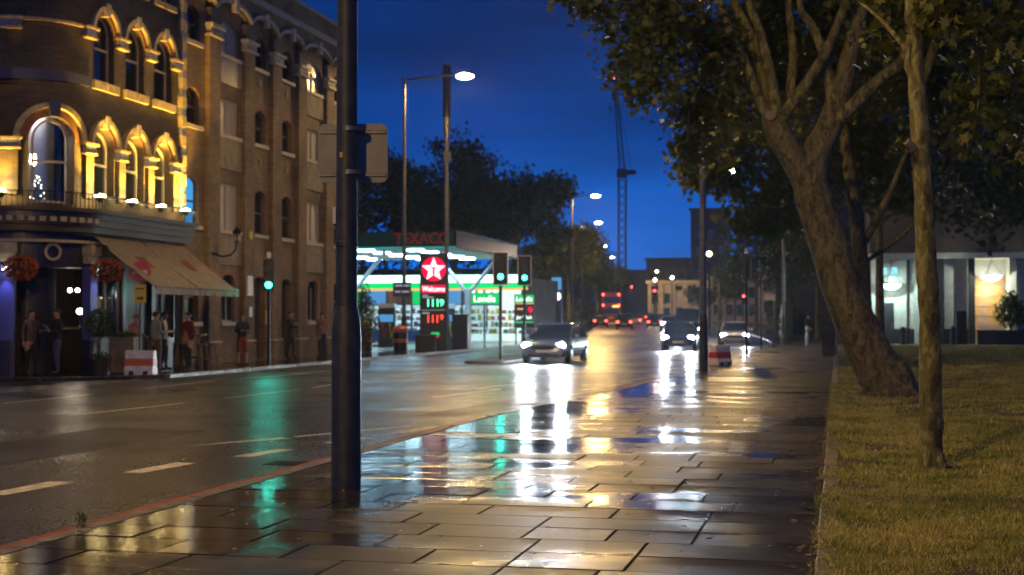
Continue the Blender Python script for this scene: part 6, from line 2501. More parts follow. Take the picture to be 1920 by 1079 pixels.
# ================================================================== people
def person(x, y, rz, label, top, legs, hair='hair_dark', pose='down', h=1.75, lean=0.0, short=False, hold=None, z=0.0):
    k = h / 1.75
    P = dict(pel=(0, 0, .96), sp=(0, .01, 1.14), ch=(0, .0, 1.36), nk=(0, .01, 1.49), hb=(0, -.015, 1.57), hm=(0, -.012, 1.655), ht=(0, 0, 1.715))
    RAD = dict(pel=(.155, .115), sp=(.14, .10), ch=(.165, .105), nk=(.052, .055), hb=(.062, .075), hm=(.076, .096), ht=(.05, .065))
    E = [('pel', 'sp'), ('sp', 'ch'), ('ch', 'nk'), ('nk', 'hb'), ('hb', 'hm'), ('hm', 'ht')]
    arms = {'down': ((.235, .03, 1.14), (.245, -.05, .90)), 'hold': ((.235, .02, 1.13), (.12, -.25, 1.17)), 'phone': ((.23, -.02, 1.14), (.10, -.26, 1.27)), 'hips': ((.30, .06, 1.15), (.18, -.05, 1.0)), 'lean': ((.22, -.10, 1.16), (.2, -.33, 1.09))}
    for s_, nm in ((-1, 'l'), (1, 'r')):
        ps = pose
        if isinstance(pose, tuple):
            ps = pose[0 if s_ < 0 else 1]
        el, wr = arms[ps]
        P['sh' + nm] = (s_ * .175, .0, 1.415)
        P['el' + nm] = (s_ * el[0], el[1], el[2])
        P['wr' + nm] = (s_ * wr[0], wr[1], wr[2])
        d = Vector(P['wr' + nm]) - Vector(P['el' + nm])
        d.normalize()
        P['ha' + nm] = tuple(Vector(P['wr' + nm]) + d * 0.075)
        RAD['sh' + nm] = (.062, .062)
        RAD['el' + nm] = (.044, .044)
        RAD['wr' + nm] = (.030, .032)
        RAD['ha' + nm] = (.038, .022)
        E += [('ch', 'sh' + nm), ('sh' + nm, 'el' + nm), ('el' + nm, 'wr' + nm), ('wr' + nm, 'ha' + nm)]
        st = 0.03 if s_ < 0 else -0.03
        P['hi' + nm] = (s_ * .095, .0, .90)
        P['kn' + nm] = (s_ * .115, -.02 + st, .50)
        P['an' + nm] = (s_ * .125, .03 + st * 2, .085)
        P['to' + nm] = (s_ * .14, -.15 + st * 2, .04)
        RAD['hi' + nm] = (.092, .10)
        RAD['kn' + nm] = (.062, .065)
        RAD['an' + nm] = (.045, .05)
        RAD['to' + nm] = (.045, .035)
        E += [('pel', 'hi' + nm), ('hi' + nm, 'kn' + nm), ('kn' + nm, 'an' + nm), ('an' + nm, 'to' + nm)]
    names = list(P)
    me = bpy.data.meshes.new('person_cage')
    me.from_pydata([P[n] for n in names], [(names.index(a), names.index(b)) for a, b in E], [])
    ob = bpy.data.objects.new('tmp_person', me)
    COL.objects.link(ob)
    md = ob.modifiers.new('skin', 'SKIN')
    for i, n in enumerate(names):
        me.skin_vertices[0].data[i].radius = RAD[n]
        me.skin_vertices[0].data[i].use_root = (n == 'pel')
    ob.modifiers.new('sub', 'SUBSURF').levels = 2
    ob.modifiers['sub'].render_levels = 2
    m2 = eval_mesh(ob)
    bpy.data.objects.remove(ob)
    bm = bmesh.new()
    bm.from_mesh(m2)
    # fingers, thumb, nose, ears as part of the same body mesh
    mb = MB()
    for s_, nm in ((-1, 'l'), (1, 'r')):
        hnd = Vector(P['ha' + nm])
        d = (hnd - Vector(P['wr' + nm])).normalized()
        sd = d.cross(Vector((0, 0, 1)) if abs(d.z) < .8 else Vector((0, 1, 0))).normalized()
        cu = sd.cross(d)
        for i, ln in enumerate((.068, .078, .073, .056)):
            o = hnd + sd * (-.027 + .018 * i) + d * 0.02
            mb.tube([o, o + d * ln * .55, o + d * ln * .9 + cu * -.02], [.0095, .009, .007], 6)
        o = Vector(P['wr' + nm]) + d * 0.03 + sd * -.03
        mb.tube([o, o + d * .035 + sd * -.028, o + d * .065 + sd * -.03], [.011, .010, .008], 6)
    mb.ellipsoid((0, -.112, 1.638), (.014, .02, .024), 6, 5)
    for s_ in (-1, 1):
        mb.ellipsoid((s_ * .078, .01, 1.645), (.012, .024, .033), 6, 5)
    vs = [bm.verts.new(v) for v in mb.v]
    for f in mb.f:
        try:
            bm.faces.new([vs[i] for i in f])
        except ValueError:
            pass
    bmesh.ops.recalc_face_normals(bm, faces=bm.faces)
    if lean:
        for v in bm.verts:
            if v.co.z > .9:
                v.co.y -= (v.co.z - .9) * lean
    wr = [Vector(P['wrl']), Vector(P['wrr'])]
    el = [Vector(P['ell']), Vector(P['elr'])]
    ds_ = [(Vector(P['ha' + n]) - Vector(P['wr' + n])).normalized() for n in 'lr']
    for f in bm.faces:
        c = f.calc_center_median()
        c0 = c.copy()
        if lean and c.z > .9:
            c0.y += (c.z - .9) * lean
        mi = 1
        if c0.z < .09:
            mi = 3
        elif c0.z < (.93 if not short else .96):
            mi = 2
            if short and c0.z < .45:
                mi = 0
        elif c0.z > 1.50:
            mi = 0
        for w, e_, d in zip(wr, el, ds_):
            if (c0 - w).dot(d) > -0.01 and (c0 - w).length < .25:
                mi = 0
        f.material_index = mi
        f.smooth = True
    out = bpy.data.meshes.new('person')
    bm.to_mesh(out)
    bm.free()
    for m in ('skin', top, legs, 'shoe'):
        out.materials.append(M[m])
    t = bpy.data.objects.new('person', out)
    COL.objects.link(t)
    t.location = (x, y, z)
    t.rotation_euler = (0, 0, rz)
    t.scale = (k, k, k)
    tag(t, label, 'person', 'people outside the pub and warehouse')
    hb_ = MB()
    yo = -(1.68 - .9) * lean
    rings = []
    for i in range(7):
        a = math.pi / 2 * i / 6
        q = max(math.cos(a), .05)
        zz = 1.645 + .105 * math.sin(a)
        rings.append([(.088 * q * math.cos(2 * math.pi * j / 14), .012 + yo + .11 * q * math.sin(2 * math.pi * j / 14), zz + (0.045 if math.sin(2 * math.pi * j / 14) < -0.3 and i < 3 else -0.04 if i == 0 and math.sin(2 * math.pi * j / 14) > 0.2 else 0)) for j in range(14)])
    hb_.loft(rings)
    hb_.build('hair', hair, t, smooth=True)
    ey = MB()
    for s_ in (-1, 1):
        ey.ellipsoid((s_ * .032, -.098 + yo, 1.66), (.012, .008, .008), 6, 5)
    ey.ellipsoid((0, -.098 + yo, 1.597), (.024, .006, .006), 8, 4)
    ey.build('face_features', 'hair_brown', t)
    if hold:
        g_ = thing(hold[0], hold[1], hold[2], (0, 0, 0))
        hp = t.matrix_basis @ (Vector(P['ha' + hold[3]]) + Vector((0, -.03, .0)))
        g_.location = hp
        mb = MB()
        mb.lathe([(.03, -.07), (.036, .07)], (0, 0, 0), 10)
        mb.build('glass', 'timber_wall', g_)
        mb = MB()
        mb.lathe([(.037, .072), (.037, .085)], (0, 0, 0), 10)
        mb.build('foam', 'cloth_white', g_)
    return t
person(-21.35, 34.75, R(60), 'person in a long dark coat with face turned, nearest the blue lit pillar', 'cloth_brown', 'cloth_black', pose=('down', 'hold'), h=1.78)
person(-20.75, 35.05, R(-35), 'person in dark jacket and jeans facing out in the pub doorway', 'cloth_black', 'cloth_jeans', pose=('phone', 'hold'), h=1.80)
person(-19.75, 37.35, R(70), 'person in a pale pink top leaning on the wooden planter', 'cloth_pink', 'cloth_grey', hair='hair_brown', pose='lean', h=1.66, lean=.25)
person(-19.25, 37.9, R(150), 'person in a grey shirt seen behind the no entry post', 'cloth_grey', 'cloth_brown', pose=('hold', 'down'), h=1.76)
person(-19.4, 38.15, R(200), 'person in black standing back to the road under the awning', 'cloth_black', 'cloth_grey', pose='hold', h=1.75)
person(-19.35, 38.6, R(110), 'person in a white shirt and black trousers under the awning', 'cloth_white', 'cloth_black', pose=('hold', 'down'), h=1.74)
person(-19.15, 39.75, R(-20), 'person in a maroon jumper at the end of the awning', 'cloth_maroon', 'cloth_black', pose=('hips', 'down'), h=1.72)
person(-18.9, 43.2, R(40), 'person in dark top and orange shorts by the warehouse wall', 'cloth_navy', 'cloth_orange', hair='hair_brown', pose='hold', h=1.70, short=True)
person(-19.9, 49.9, R(80), 'person in black at the warehouse doorway', 'cloth_black', 'cloth_black', pose='phone', h=1.82)
person(-19.45, 52.0, R(-10), 'person in dark jacket and pink shirt standing alone near the warehouse end', 'cloth_pink', 'cloth_navy', pose=('down', 'hold'), h=1.76)
person(-1.9, 96.0, R(30), 'tiny person in black far along the near pavement', 'cloth_black', 'cloth_navy', pose='down', h=1.75)

# ================================================================== pub planters, baskets, tables
def leaf_cloud(name, pts, size, mat_, parent=None, shape='quad', flat=0.5, seed=1, kind=None):
    """many small leaves at the given points (numpy n x 3), random facing"""
    g = np.random.default_rng(seed)
    n = len(pts)
    if shape == 'quad':
        T = np.array([(-.5, 0, 0), (0, -.32, .06), (.5, 0, -.04), (0, .32, .06)])
    elif shape == 'plane':
        T = np.array([(-.5, 0, 0), (-.12, -.16, .05), (-.28, -.50, -.02), (.08, -.24, .06), (.20, -.46, -.03), (.30, -.14, .05), (.56, 0, -.06), (.30, .14, .05), (.20, .46, -.03), (.08, .24, .06), (-.28, .50, -.02), (-.12, .16, .05)])
    else:
        T = np.array([(-.5, -.08, 0), (.0, -.14, .04), (.5, 0, -.05), (.0, .14, .04), (-.5, .08, 0)])
    m = len(T)
    a = g.uniform(0, 2 * np.pi, n)
    tilt = g.normal(0, 1, n) * (1.3 - flat)
    roll = g.normal(0, 1, n) * (1.3 - flat)
    ca, sa, ct, st_, cr2, sr = np.cos(a), np.sin(a), np.cos(tilt), np.sin(tilt), np.cos(roll), np.sin(roll)
    s_ = size * g.uniform(.6, 1.25, n)
    X = T[None, :, 0] * s_[:, None]
    Y = T[None, :, 1] * s_[:, None]
    Z = T[None, :, 2] * s_[:, None]
    Y1 = Y * cr2[:, None] - Z * sr[:, None]
    Z1 = Y * sr[:, None] + Z * cr2[:, None]
    X2 = X * ct[:, None] + Z1 * st_[:, None]
    Z2 = -X * st_[:, None] + Z1 * ct[:, None]
    X3 = X2 * ca[:, None] - Y1 * sa[:, None]
    Y3 = X2 * sa[:, None] + Y1 * ca[:, None]
    V = np.stack([X3, Y3, Z2], 2) + np.asarray(pts)[:, None, :]
    o = np_mesh(name, V.reshape(-1, 3), np.arange(n * m), np.arange(n) * m, None, mat_, parent)
    return o
def ball_pts(c, r, n, g, shell=0.5):
    v = g.normal(0, 1, (n, 3))
    v /= np.linalg.norm(v, axis=1)[:, None]
    q = g.uniform(shell, 1, n) ** 0.7
    return np.asarray(c) + v * np.asarray(r) * q[:, None]
g5 = np.random.default_rng(5)
for t_, o_, lab, sd in ((34.15, 0.55, 'hanging basket of orange and red flowers by the blue lit pillar', 3), (36.2, 0.62, 'hanging basket of orange flowers next to the awning', 4)):
    x_, y_, _ = FP(t_, 0, o_)
    b_ = thing('hanging_basket', lab, 'flower basket', (x_, y_, 2.9), group='hanging baskets on the pub')
    mb = MB()
    mb.ellipsoid((0, 0, -0.12), (0.26, 0.26, 0.2), 12, 8)
    mb.build('basket', 'planter_wood', b_)
    mb = MB()
    for k in range(3):
        a = 2.1 * k
        mb.tube([(0.24 * math.cos(a), 0.24 * math.sin(a), 0), (0, 0, 0.65)], 0.008, 5)
    mb.build('chain', 'iron', b_)
    leaf_cloud('leaves', ball_pts((0, 0, 0), (.42, .42, .30), 420, g5, .4), 0.10, 'leaf_dark', b_, seed=sd)
    leaf_cloud('flowers', ball_pts((0, 0, 0.0), (.47, .47, .34), 420, g5, .8), 0.085, 'petal_orange', b_, seed=sd + 10, flat=.2)['kind'] = 'stuff'
    leaf_cloud('red_flowers', ball_pts((0, 0, -.05), (.47, .47, .33), 260, g5, .8), 0.085, 'petal_pink', b_, seed=sd + 20, flat=.2)['kind'] = 'stuff'
    mb = MB()
    w0 = FP(t_, 3.62, -0.02)
    mb.tube([(w0[0] - x_, w0[1] - y_, .72), (0, 0, .66)], 0.02, 6)
    mb.build('bracket', 'iron', b_)
tp = thing('potted_topiary', 'round clipped topiary ball on a stem in a dark pot beside the planter box', 'potted plant', (-20.0, 36.0, 0))
mb = MB()
mb.lathe([(.2, 0), (.26, .4), (.28, .42), (.24, .4)], (0, 0, 0), 14)
mb.build('pot', 'terracotta', tp)
mb = MB()
mb.tube([(0, 0, .35), (.01, 0, 1.2)], [.035, .025], 8)
mb.build('stem', 'bark_old', tp)
leaf_cloud('clipped_ball', ball_pts((0, 0, 1.42), (.40, .40, .40), 1500, g5, .7), 0.07, 'topiary', tp, seed=31)
leaf_cloud('underplanting', ball_pts((0, 0, .48), (.30, .30, .15), 300, g5, .3), 0.08, 'topiary', tp, seed=32)
pb = thing('planter_box', 'tall timber planter box with low greenery screening the pub tables', 'planter', (-19.55, 36.55, 0), rz=R(6))
for k in range(5):
    mb = MB()
    mb.box(-.36, .36, -.22, .22, .03 + .2 * k, .222 + .2 * k)
    mb.build('plank', 'planter_wood', pb)
mb = MB()
mb.box(-.33, .33, -.19, .19, 0, 1.0)
mb.build('liner', 'black_plastic', pb)
leaf_cloud('greenery', ball_pts((0, 0, 1.06), (.36, .22, .14), 420, g5, .2), 0.08, 'topiary', pb, seed=33)
def table(x, y, rz, label):
    t = thing('pub_table', label, 'table', (x, y, 0), rz, group='tables outside the pub')
    mb = MB()
    mb.bevbox(-.4, .4, -.4, .4, 1.0, 1.05, .01)
    mb.build('top', 'planter_wood', t)
    for a in (-1, 1):
        for b in (-1, 1):
            mb = MB()
            mb.tube([(a * .42, b * .42, 0), (a * .3, b * .3, 1.0)], .03, 6)
            mb.build('leg', 'planter_wood', t)
    mb = MB()
    mb.box(-.38, .38, -.025, .025, .3, .36)
    mb.build('stretcher', 'planter_wood', t)
    return t
table(-19.6, 40.9, R(10), 'high timber table past the maroon jumper, outermost under the awning')
table(-20.0, 37.9, R(5), 'high timber table among the standing drinkers')
for x_, y_, lab in ((-19.2, 41.5, 'timber bar stool beyond the outermost high table'), (-19.0, 40.4, 'timber bar stool in front of the outermost high table')):
    t = thing('bar_stool', lab, 'stool', (x_, y_, 0), group='bar stools outside the pub')
    mb = MB()
    mb.lathe([(.17, .72), (.18, .74), (.17, .77)], (0, 0, 0), 12)
    mb.build('seat', 'planter_wood', t)
    for k in range(4):
        a = math.pi / 2 * k + .4
        mb = MB()
        mb.tube([(.2 * math.cos(a), .2 * math.sin(a), 0), (.12 * math.cos(a), .12 * math.sin(a), .73)], .02, 6)
        mb.build('leg', 'planter_wood', t)
    mb = MB()
    mb.lathe([(.165, .28), (.18, .28), (.18, .31), (.165, .31)], (0, 0, 0), 12)
    mb.build('foot_ring', 'planter_wood', t)

# ================================================================== trees
def limb_mesh(mb, pts, r0, r1, n=10, jit=0.0, g=None):
    pts = [Vector(p) for p in pts]
    # smooth the polyline
    fine = []
    for i in range(len(pts) - 1):
        p0, p1, p2, p3 = pts[max(i - 1, 0)], pts[i], pts[i + 1], pts[min(i + 2, len(pts) - 1)]
        for k in range(5):
            u = k / 5
            fine.append(0.5 * ((2 * p1) + (p2 - p0) * u + (2 * p0 - 5 * p1 + 4 * p2 - p3) * u * u + (3 * p1 - p0 - 3 * p2 + p3) * u ** 3))
    fine.append(pts[-1])
    m = len(fine)
    rad = []
    for i in range(m):
        f = i / (m - 1)
        r = r0 + (r1 - r0) * f
        if jit and g is not None:
            r *= 1 + g.uniform(-jit, jit)
        rad.append(r)
    mb.tube(fine, rad, n)
    return fine
from mathutils import noise as mnoise
def roughen(o, a0, f0, a1, f1):
    """push bark lumps and ridges out of a trunk"""
    me = o.data
    off = []
    for v in me.vertices:
        c = v.co
        d = a0 * mnoise.noise(Vector((c.x * f0, c.y * f0, c.z * f0 * .45))) + a1 * mnoise.noise(Vector((c.x * f1, c.y * f1, c.z * f1 * .3)))
        off.append(c + v.normal * d)
    for v, p in zip(me.vertices, off):
        v.co = p
    me.update()
    return o
gt = np.random.default_rng(21)
# ---- the big leaning plane tree
TY = 29.3
bt = thing('plane_tree', 'old leaning plane tree with forked limbs on the lawn', 'tree', (1.0, TY, 0))
def V3(l, dy=0.0, w=0.0):
    return [(x - 1.0, dy + w * i, z) for i, (x, z) in enumerate(l)]
mb = MB()
tr = V3([(1.02, -.1), (0.95, 0.25), (0.71, .67), (.30, 1.52), (-.06, 2.59), (-.31, 3.45), (-.52, 4.21)])
pts = [Vector(p) for p in tr]
prof = [.60, .50, .44, .405, .385, .375, .37]
fine, rad = [], []
for i in range(len(pts) - 1):
    for k in range(9):
        u = k / 9
        fine.append(pts[i].lerp(pts[i + 1], u))
        rad.append((prof[i] * (1 - u) + prof[i + 1] * u) * (1 + gt.uniform(-.03, .03)))
fine.append(pts[-1])
rad.append(prof[-1])
mb.tube(fine, rad, 32)
for a in range(6):
    q = a * 1.05 + .3
    mb.tube([(.0 + .1 * math.cos(q), .1 * math.sin(q), .55), (.02 + .42 * math.cos(q), .42 * math.sin(q), .08), (.05 + .72 * math.cos(q), .72 * math.sin(q), -.1)], [.3, .2, .06], 8)
mb.ellipsoid((-.62 - .0, -.05, .95 + .2), (.14, .14, .1), 8, 6)
roughen(mb.build('trunk', 'bark_old', bt, smooth=True), .035, 3.0, .016, 11.0)
limbs = [
    ([(-.52, 4.15), (-.84, 4.76), (-1.15, 5.31), (-1.24, 5.69)], 0, -.04, .30, .25),
    ([(-1.21, 5.5), (-1.52, 5.97), (-1.79, 6.75), (-2.11, 7.42), (-2.6, 8.9), (-3.3, 10.6)], 0, -.1, .12, .05),
    ([(-1.22, 5.55), (-1.47, 6.63), (-1.79, 7.51), (-2.06, 8.08), (-2.5, 9.6), (-2.7, 11.4)], 0, .05, .15, .06),
    ([(-1.15, 5.55), (-1.31, 6.51), (-1.52, 7.39), (-1.73, 8.0), (-1.9, 9.8), (-1.6, 11.8)], -.1, -.1, .13, .05),
    ([(-1.15, 5.5), (-.51, 6.37), (-.09, 7.11), (.23, 7.96), (.8, 9.5), (1.2, 11.0)], -.2, -.06, .13, .05),
    ([(-1.0, 5.6), (-.86, 6.93), (-.95, 8.02), (-.9, 10.2)], .25, .1, .12, .05),
    ([(-.52, 4.15), (-.41, 4.86), (-.15, 5.39), (.01, 5.92)], 0.02, .02, .32, .24),
    ([(0.0, 5.7), (.22, 6.67), (.44, 7.52), (.49, 7.95), (.7, 9.6), (.6, 11.6)], 0, .03, .22, .08),
    ([(-.05, 5.8), (-.25, 6.9), (-.51, 7.56), (-.72, 8.01), (-.7, 9.6)], -.05, .15, .13, .05),
    ([(.05, 5.55), (.74, 6.22), (1.26, 6.63), (1.47, 7.26), (1.98, 7.77), (3.2, 9.0)], -.05, -.12, .15, .06),
    ([(-2.11, 7.42), (-3.0, 7.6), (-3.8, 7.3), (-4.6, 7.7)], -.5, -.3, .05, .02),
    ([(-1.79, 6.75), (-2.4, 6.6), (-2.9, 6.0), (-3.0, 5.2)], -.3, .1, .04, .015),
    ([(.49, 7.95), (1.6, 8.3), (2.6, 8.2)], .1, .3, .07, .03),
    ([(-1.6, 8.6), (-2.9, 9.2), (-4.2, 9.3)], -.1, -.3, .07, .03)]
for l, dy, w, r0, r1 in limbs:
    mb = MB()
    limb_mesh(mb, V3(l, dy, w), r0, r1, 10, .04, gt)
    mb.build('limb', 'bark_plane' if r0 < .2 else 'bark_old', bt, smooth=True)
mb = MB()
mb.prism([(-2.30 + .11 * math.cos(a * .7), 5.62 + .11 * math.sin(a * .7)) for a in range(9)], 'y', -.42, -.30)
mb.build('pruned_stub', 'edging_stone', bt)
blobs = [(-4.96, 27.0, 7.75, .55, 8), (-4.5, 27.5, 7.75, .6, 10), (-3.5, 28.0, 7.5, .95, 30), (-3.9, 28.0, 6.75, .55, 14), (-3.55, 27.6, 6.0, .55, 14), (-2.85, 29.0, 7.1, 1.0, 34),
         (-2.84, 30.0, 6.0, .8, 24), (-2.95, 30.2, 5.1, .5, 12), (-1.9, 31.2, 7.7, 1.2, 40), (-.8, 32.0, 8.1, 1.3, 44), (.35, 31.2, 8.0, 1.2, 40), (1.4, 30.4, 7.7, 1.1, 34),
         (-2.1, 34.0, 6.8, 1.2, 34), (-1.1, 34.0, 7.4, 1.2, 34), (.9, 34.0, 7.2, 1.3, 36), (2.2, 32.5, 7.4, 1.2, 34), (-2.5, 29.0, 9.4, 1.6, 50), (-.7, 30.0, 9.9, 1.7, 54), (1.4, 29.2, 9.4, 1.7, 50), (-3.9, 28.2, 9.0, 1.2, 36),
         (-1.5, 29.5, 11.4, 1.7, 40), (.8, 30.0, 11.4, 1.7, 40), (2.9, 29.8, 9.0, 1.3, 34), (3.0, 33.5, 6.4, 1.2, 24)]
def crown_pts(bl, per, g, sig=.17):
    out = []
    for x, y, z, r, n in bl:
        tw = ball_pts((x, y, z), (r, r, r * .8), n, g, .25)
        for c in tw:
            k = int(g.integers(per // 2, per + 1))
            out.append(c + g.normal(0, 1, (k, 3)) * np.array([sig, sig, sig * .7]))
    return np.concatenate(out)
pts = crown_pts([(a, b, c, d, int(n * 1.7)) for a, b, c, d, n in blobs], 28, gt, .20) - np.array([1.0, TY, 0])
leaf_cloud('crown', pts, 0.17, 'leaf_plane', bt, 'plane', .55, 41)
mb = MB()
for x, y, z, r, n in blobs[:16]:
    for k in range(3):
        a = Vector((x - 1 + gt.uniform(-r, r) * .6, y - TY + gt.uniform(-r, r) * .6, z + gt.uniform(-r, r) * .5))
        b = Vector((x - 1, y - TY, z)) + Vector((gt.uniform(-.3, .3), gt.uniform(-.3, .3), .5 * r))
        mb.tube([b, (a + b) / 2 + Vector((0, 0, .05)), a], [.018, .012, .005], 5)
mb.build('twigs', 'bark_old', bt)['kind'] = 'stuff'

# ---- the slim plane in front
st_ = thing('young_plane_tree', 'slim plane tree with flaking mottled bark close by on the lawn', 'tree', (.93, 15.24, 0))
mb = MB()
tr = [(0, 0, -.1), (0, 0, .3), (0, 0, .66), (-.01, 0, 1.53), (-.04, 0.01, 2.19), (-.06, 0, 2.91), (-.09, .01, 3.52), (-.13, 0, 4.18), (-.15, 0, 4.68), (-.19, 0.05, 5.6), (-.1, .1, 6.8)]
pr = [.135, .118, .112, .106, .104, .102, .098, .085, .08, .06, .03]
fine, rad = [], []
for i in range(len(tr) - 1):
    for k in range(6):
        u = k / 6
        fine.append(Vector(tr[i]).lerp(Vector(tr[i + 1]), u) + Vector((gt.uniform(-.004, .004), 0, 0)))
        rad.append((pr[i] * (1 - u) + pr[i + 1] * u) * (1 + gt.uniform(-.035, .035)))
mb.tube(fine, rad, 24)
for a in range(5):
    q = a * 1.26 + .5
    mb.tube([(.05 * math.cos(q), .05 * math.sin(q), .22), (.12 * math.cos(q), .12 * math.sin(q), .05), (.22 * math.cos(q), .22 * math.sin(q), -.04)], [.07, .05, .02], 7)
roughen(mb.build('trunk', 'bark_plane', st_, smooth=True), .012, 6.0, .005, 19.0)
for l, r0, r1 in (([(-.13, 0, 4.0), (-.20, -.02, 4.22), (-.12, -.04, 4.55), (.26, -.1, 4.85), (.9, -.2, 5.3)], .06, .025), ([(-.11, 0, 3.9), (.02, .03, 4.25), (.12, .08, 4.65), (.22, .1, 5.2), (.5, .2, 6.0)], .055, .02),
                  ([(.2, -.08, 4.8), (.45, -.05, 4.5), (.5, .1, 3.9), (.42, .2, 3.2)], .014, .004), ([(-.2, -.02, 4.3), (-.45, .3, 4.7), (-.7, .6, 5.0)], .03, .012)):
    mb = MB()
    limb_mesh(mb, l, r0, r1, 8)
    mb.build('limb', 'bark_plane', st_, smooth=True)
mb = MB()
mb.tube([(-.16, -.05, 3.3), (-.24, -.09, 3.36)], [.055, .05], 10)
mb.build('pruned_stub', 'edging_stone', st_)
bl3 = [(.45, 16.0, 4.95, .3, 7), (1.17, 15.0, 4.6, .35, 9), (1.63, 16.5, 4.95, .5, 16), (1.85, 16.0, 4.45, .45, 12), (1.30, 15.5, 3.9, .2, 4), (1.35, 15.5, 3.35, .16, 3), (1.73, 17.0, 4.05, .5, 12), (1.0, 15.1, 4.75, .3, 8), (2.1, 18.0, 4.2, .7, 16),
       (.9, 15.3, 5.6, .9, 26), (1.8, 15.6, 5.7, .9, 26), (.3, 15.6, 5.9, .7, 16), (.5, 17, 4.65, .3, 5), (1.2, 15.6, 6.7, .9, 20), (2.3, 17.0, 3.5, .4, 6)]
pts = crown_pts(bl3, 16, gt, .13) - np.array([.93, 15.24, 0])
leaf_cloud('crown', pts, 0.15, 'leaf_plane', st_, 'plane', .45, 43)
pts = ball_pts((-.30, -.06, 3.34), (.10, .1, .10), 14, gt, .2)
leaf_cloud('epicormic_leaves', pts, 0.10, 'leaf_plane', st_, 'plane', .4, 44)

# ---- generic trees
def generic_tree(name, label, x, y, h, cr_r, cz, leaf, n_tw, per, mat_, seed, group, trunk_r=.25, shape='quad', lean=(0, 0), squash=.85):
    g = np.random.default_rng(seed)
    t = thing(name, label, 'tree', (x, y, rise(y)), group=group)
    mb = MB()
    fork = cz - cr_r * .55 * squash
    limb_mesh(mb, [(0, 0, -.15), (lean[0] * .3, lean[1] * .3, fork * .5), (lean[0] * .7, lean[1] * .7, fork), (lean[0], lean[1], cz + cr_r * .4)], trunk_r, trunk_r * .3, 10, .05, g)
    mb.build('trunk', 'bark_old', t, smooth=True)
    mb = MB()
    ends = []
    for k in range(9):
        a = k * 2.4 + g.uniform(-.4, .4)
        rr = cr_r * g.uniform(.5, .85)
        z1 = cz + cr_r * squash * g.uniform(-.55, .75)
        s0 = fork * g.uniform(.85, 1.1)
        p = [(lean[0] * .6, lean[1] * .6, s0), (lean[0] + rr * .45 * math.cos(a), lean[1] + rr * .45 * math.sin(a), (s0 + z1) / 2 + .4), (lean[0] + rr * math.cos(a), lean[1] + rr * math.sin(a), z1)]
        limb_mesh(mb, p, trunk_r * .45, trunk_r * .1, 6)
        ends.append(p[-1])
    mb.build('limbs', 'bark_old', t)
    bl = [(lean[0], lean[1], cz, cr_r * .7, n_tw // 4)] + [(e[0], e[1], e[2], cr_r * g.uniform(.30, .48), n_tw // 12) for e in ends]
    pts = crown_pts(bl, per, g, leaf * 1.15)
    leaf_cloud('crown', pts, leaf, mat_, t, shape, .45, seed + 5)
    return t
# tree behind the big plane, with a visible trunk
tt3 = thing('park_tree', 'thin forked park tree standing right behind the leaning trunk', 'tree', (1.0, 50, 0), group='trees in the park')
mb = MB()
limb_mesh(mb, [(0.0, 0, -.1), (-.08, 0, .6), (-.2, 0, 2.95), (-.38, 0, 5.14), (-.63, 0, 6.98), (-.8, 0, 9.0), (-.7, 0, 11)], .36, .12, 10, .04, gt)
mb.build('trunk', 'bark_old', tt3, smooth=True)
for l, r0 in (([(-.25, 0, 3.9), (.6, 0, 5.49), (1.13, 0, 6.75), (1.8, .2, 8.5)], .15), ([(-.4, 0, 5.4), (-1.4, .2, 6.8), (-2.6, 0, 7.6), (-4.0, 0, 7.4)], .12), ([(-.2, 0, 3.4), (1.2, .4, 4.4), (2.0, .5, 5.4)], .09)):
    mb = MB()
    limb_mesh(mb, l, r0, r0 * .35, 8)
    mb.build('limb', 'bark_old', tt3, smooth=True)
bl2 = [(-4.1, 44.0, 6.5, .9, 22), (-4.2, 44.2, 5.7, .5, 10), (-2.6, 46.0, 4.5, .7, 16), (-3.3, 46.0, 6.2, 1.2, 30), (-2.6, 48.0, 7.6, 1.5, 40), (-2.6, 48.0, 5.2, 1.2, 30), (-1.6, 50.0, 6.5, 1.3, 36), (-1.6, 50.2, 4.8, .9, 18),
       (-.5, 50.4, 8.8, 1.6, 40), (.95, 52.0, 8.1, 1.6, 40), (-3.8, 44.5, 7.6, 1.1, 26), (-.2, 52.0, 6.6, 1.3, 30), (1.7, 54.0, 6.3, 1.6, 36), (-2.0, 49, 10, 2.0, 50), (1.5, 50, 10.5, 2.0, 50)]
pts = crown_pts([(a, b, c, d, int(n * 1.5)) for a, b, c, d, n in bl2], 26, gt, .26) - np.array([1.0, 50, 0])
leaf_cloud('crown', pts, 0.24, 'leaf_plane', tt3, 'plane', .5, 47)
park = [(8.0, 52, 12, 5.2, 8.4), (9.6, 63, 13, 5.6, 8.6), (1.9, 68, 13, 4.6, 8.8), (10.5, 60, 13, 4.4, 8.4), (7.2, 46, 11, 5.0, 8.4), (9.5, 74, 13, 4.6, 9.0), (6.6, 40, 10.5, 4.2, 8.4)]
plabs = ['park tree with dark crown just right of the thin forked tree', 'dark park tree over the white office wall', 'dark park tree directly above the bowl lamp by the square windows', 'dark park tree at the picture edge above the timber lobby',
         'dark park tree whose crown hangs behind the slim plane', 'farthest dark park tree before the office block', 'dark park tree crown between the leaning plane and the slim plane']
for i, (x, y, h, r_, cz) in enumerate(park):
    generic_tree('park_tree', plabs[i], x, y, h, r_, cz, .30, 260, 22, 'leaf_dark', 60 + i, 'trees in the park', .24)
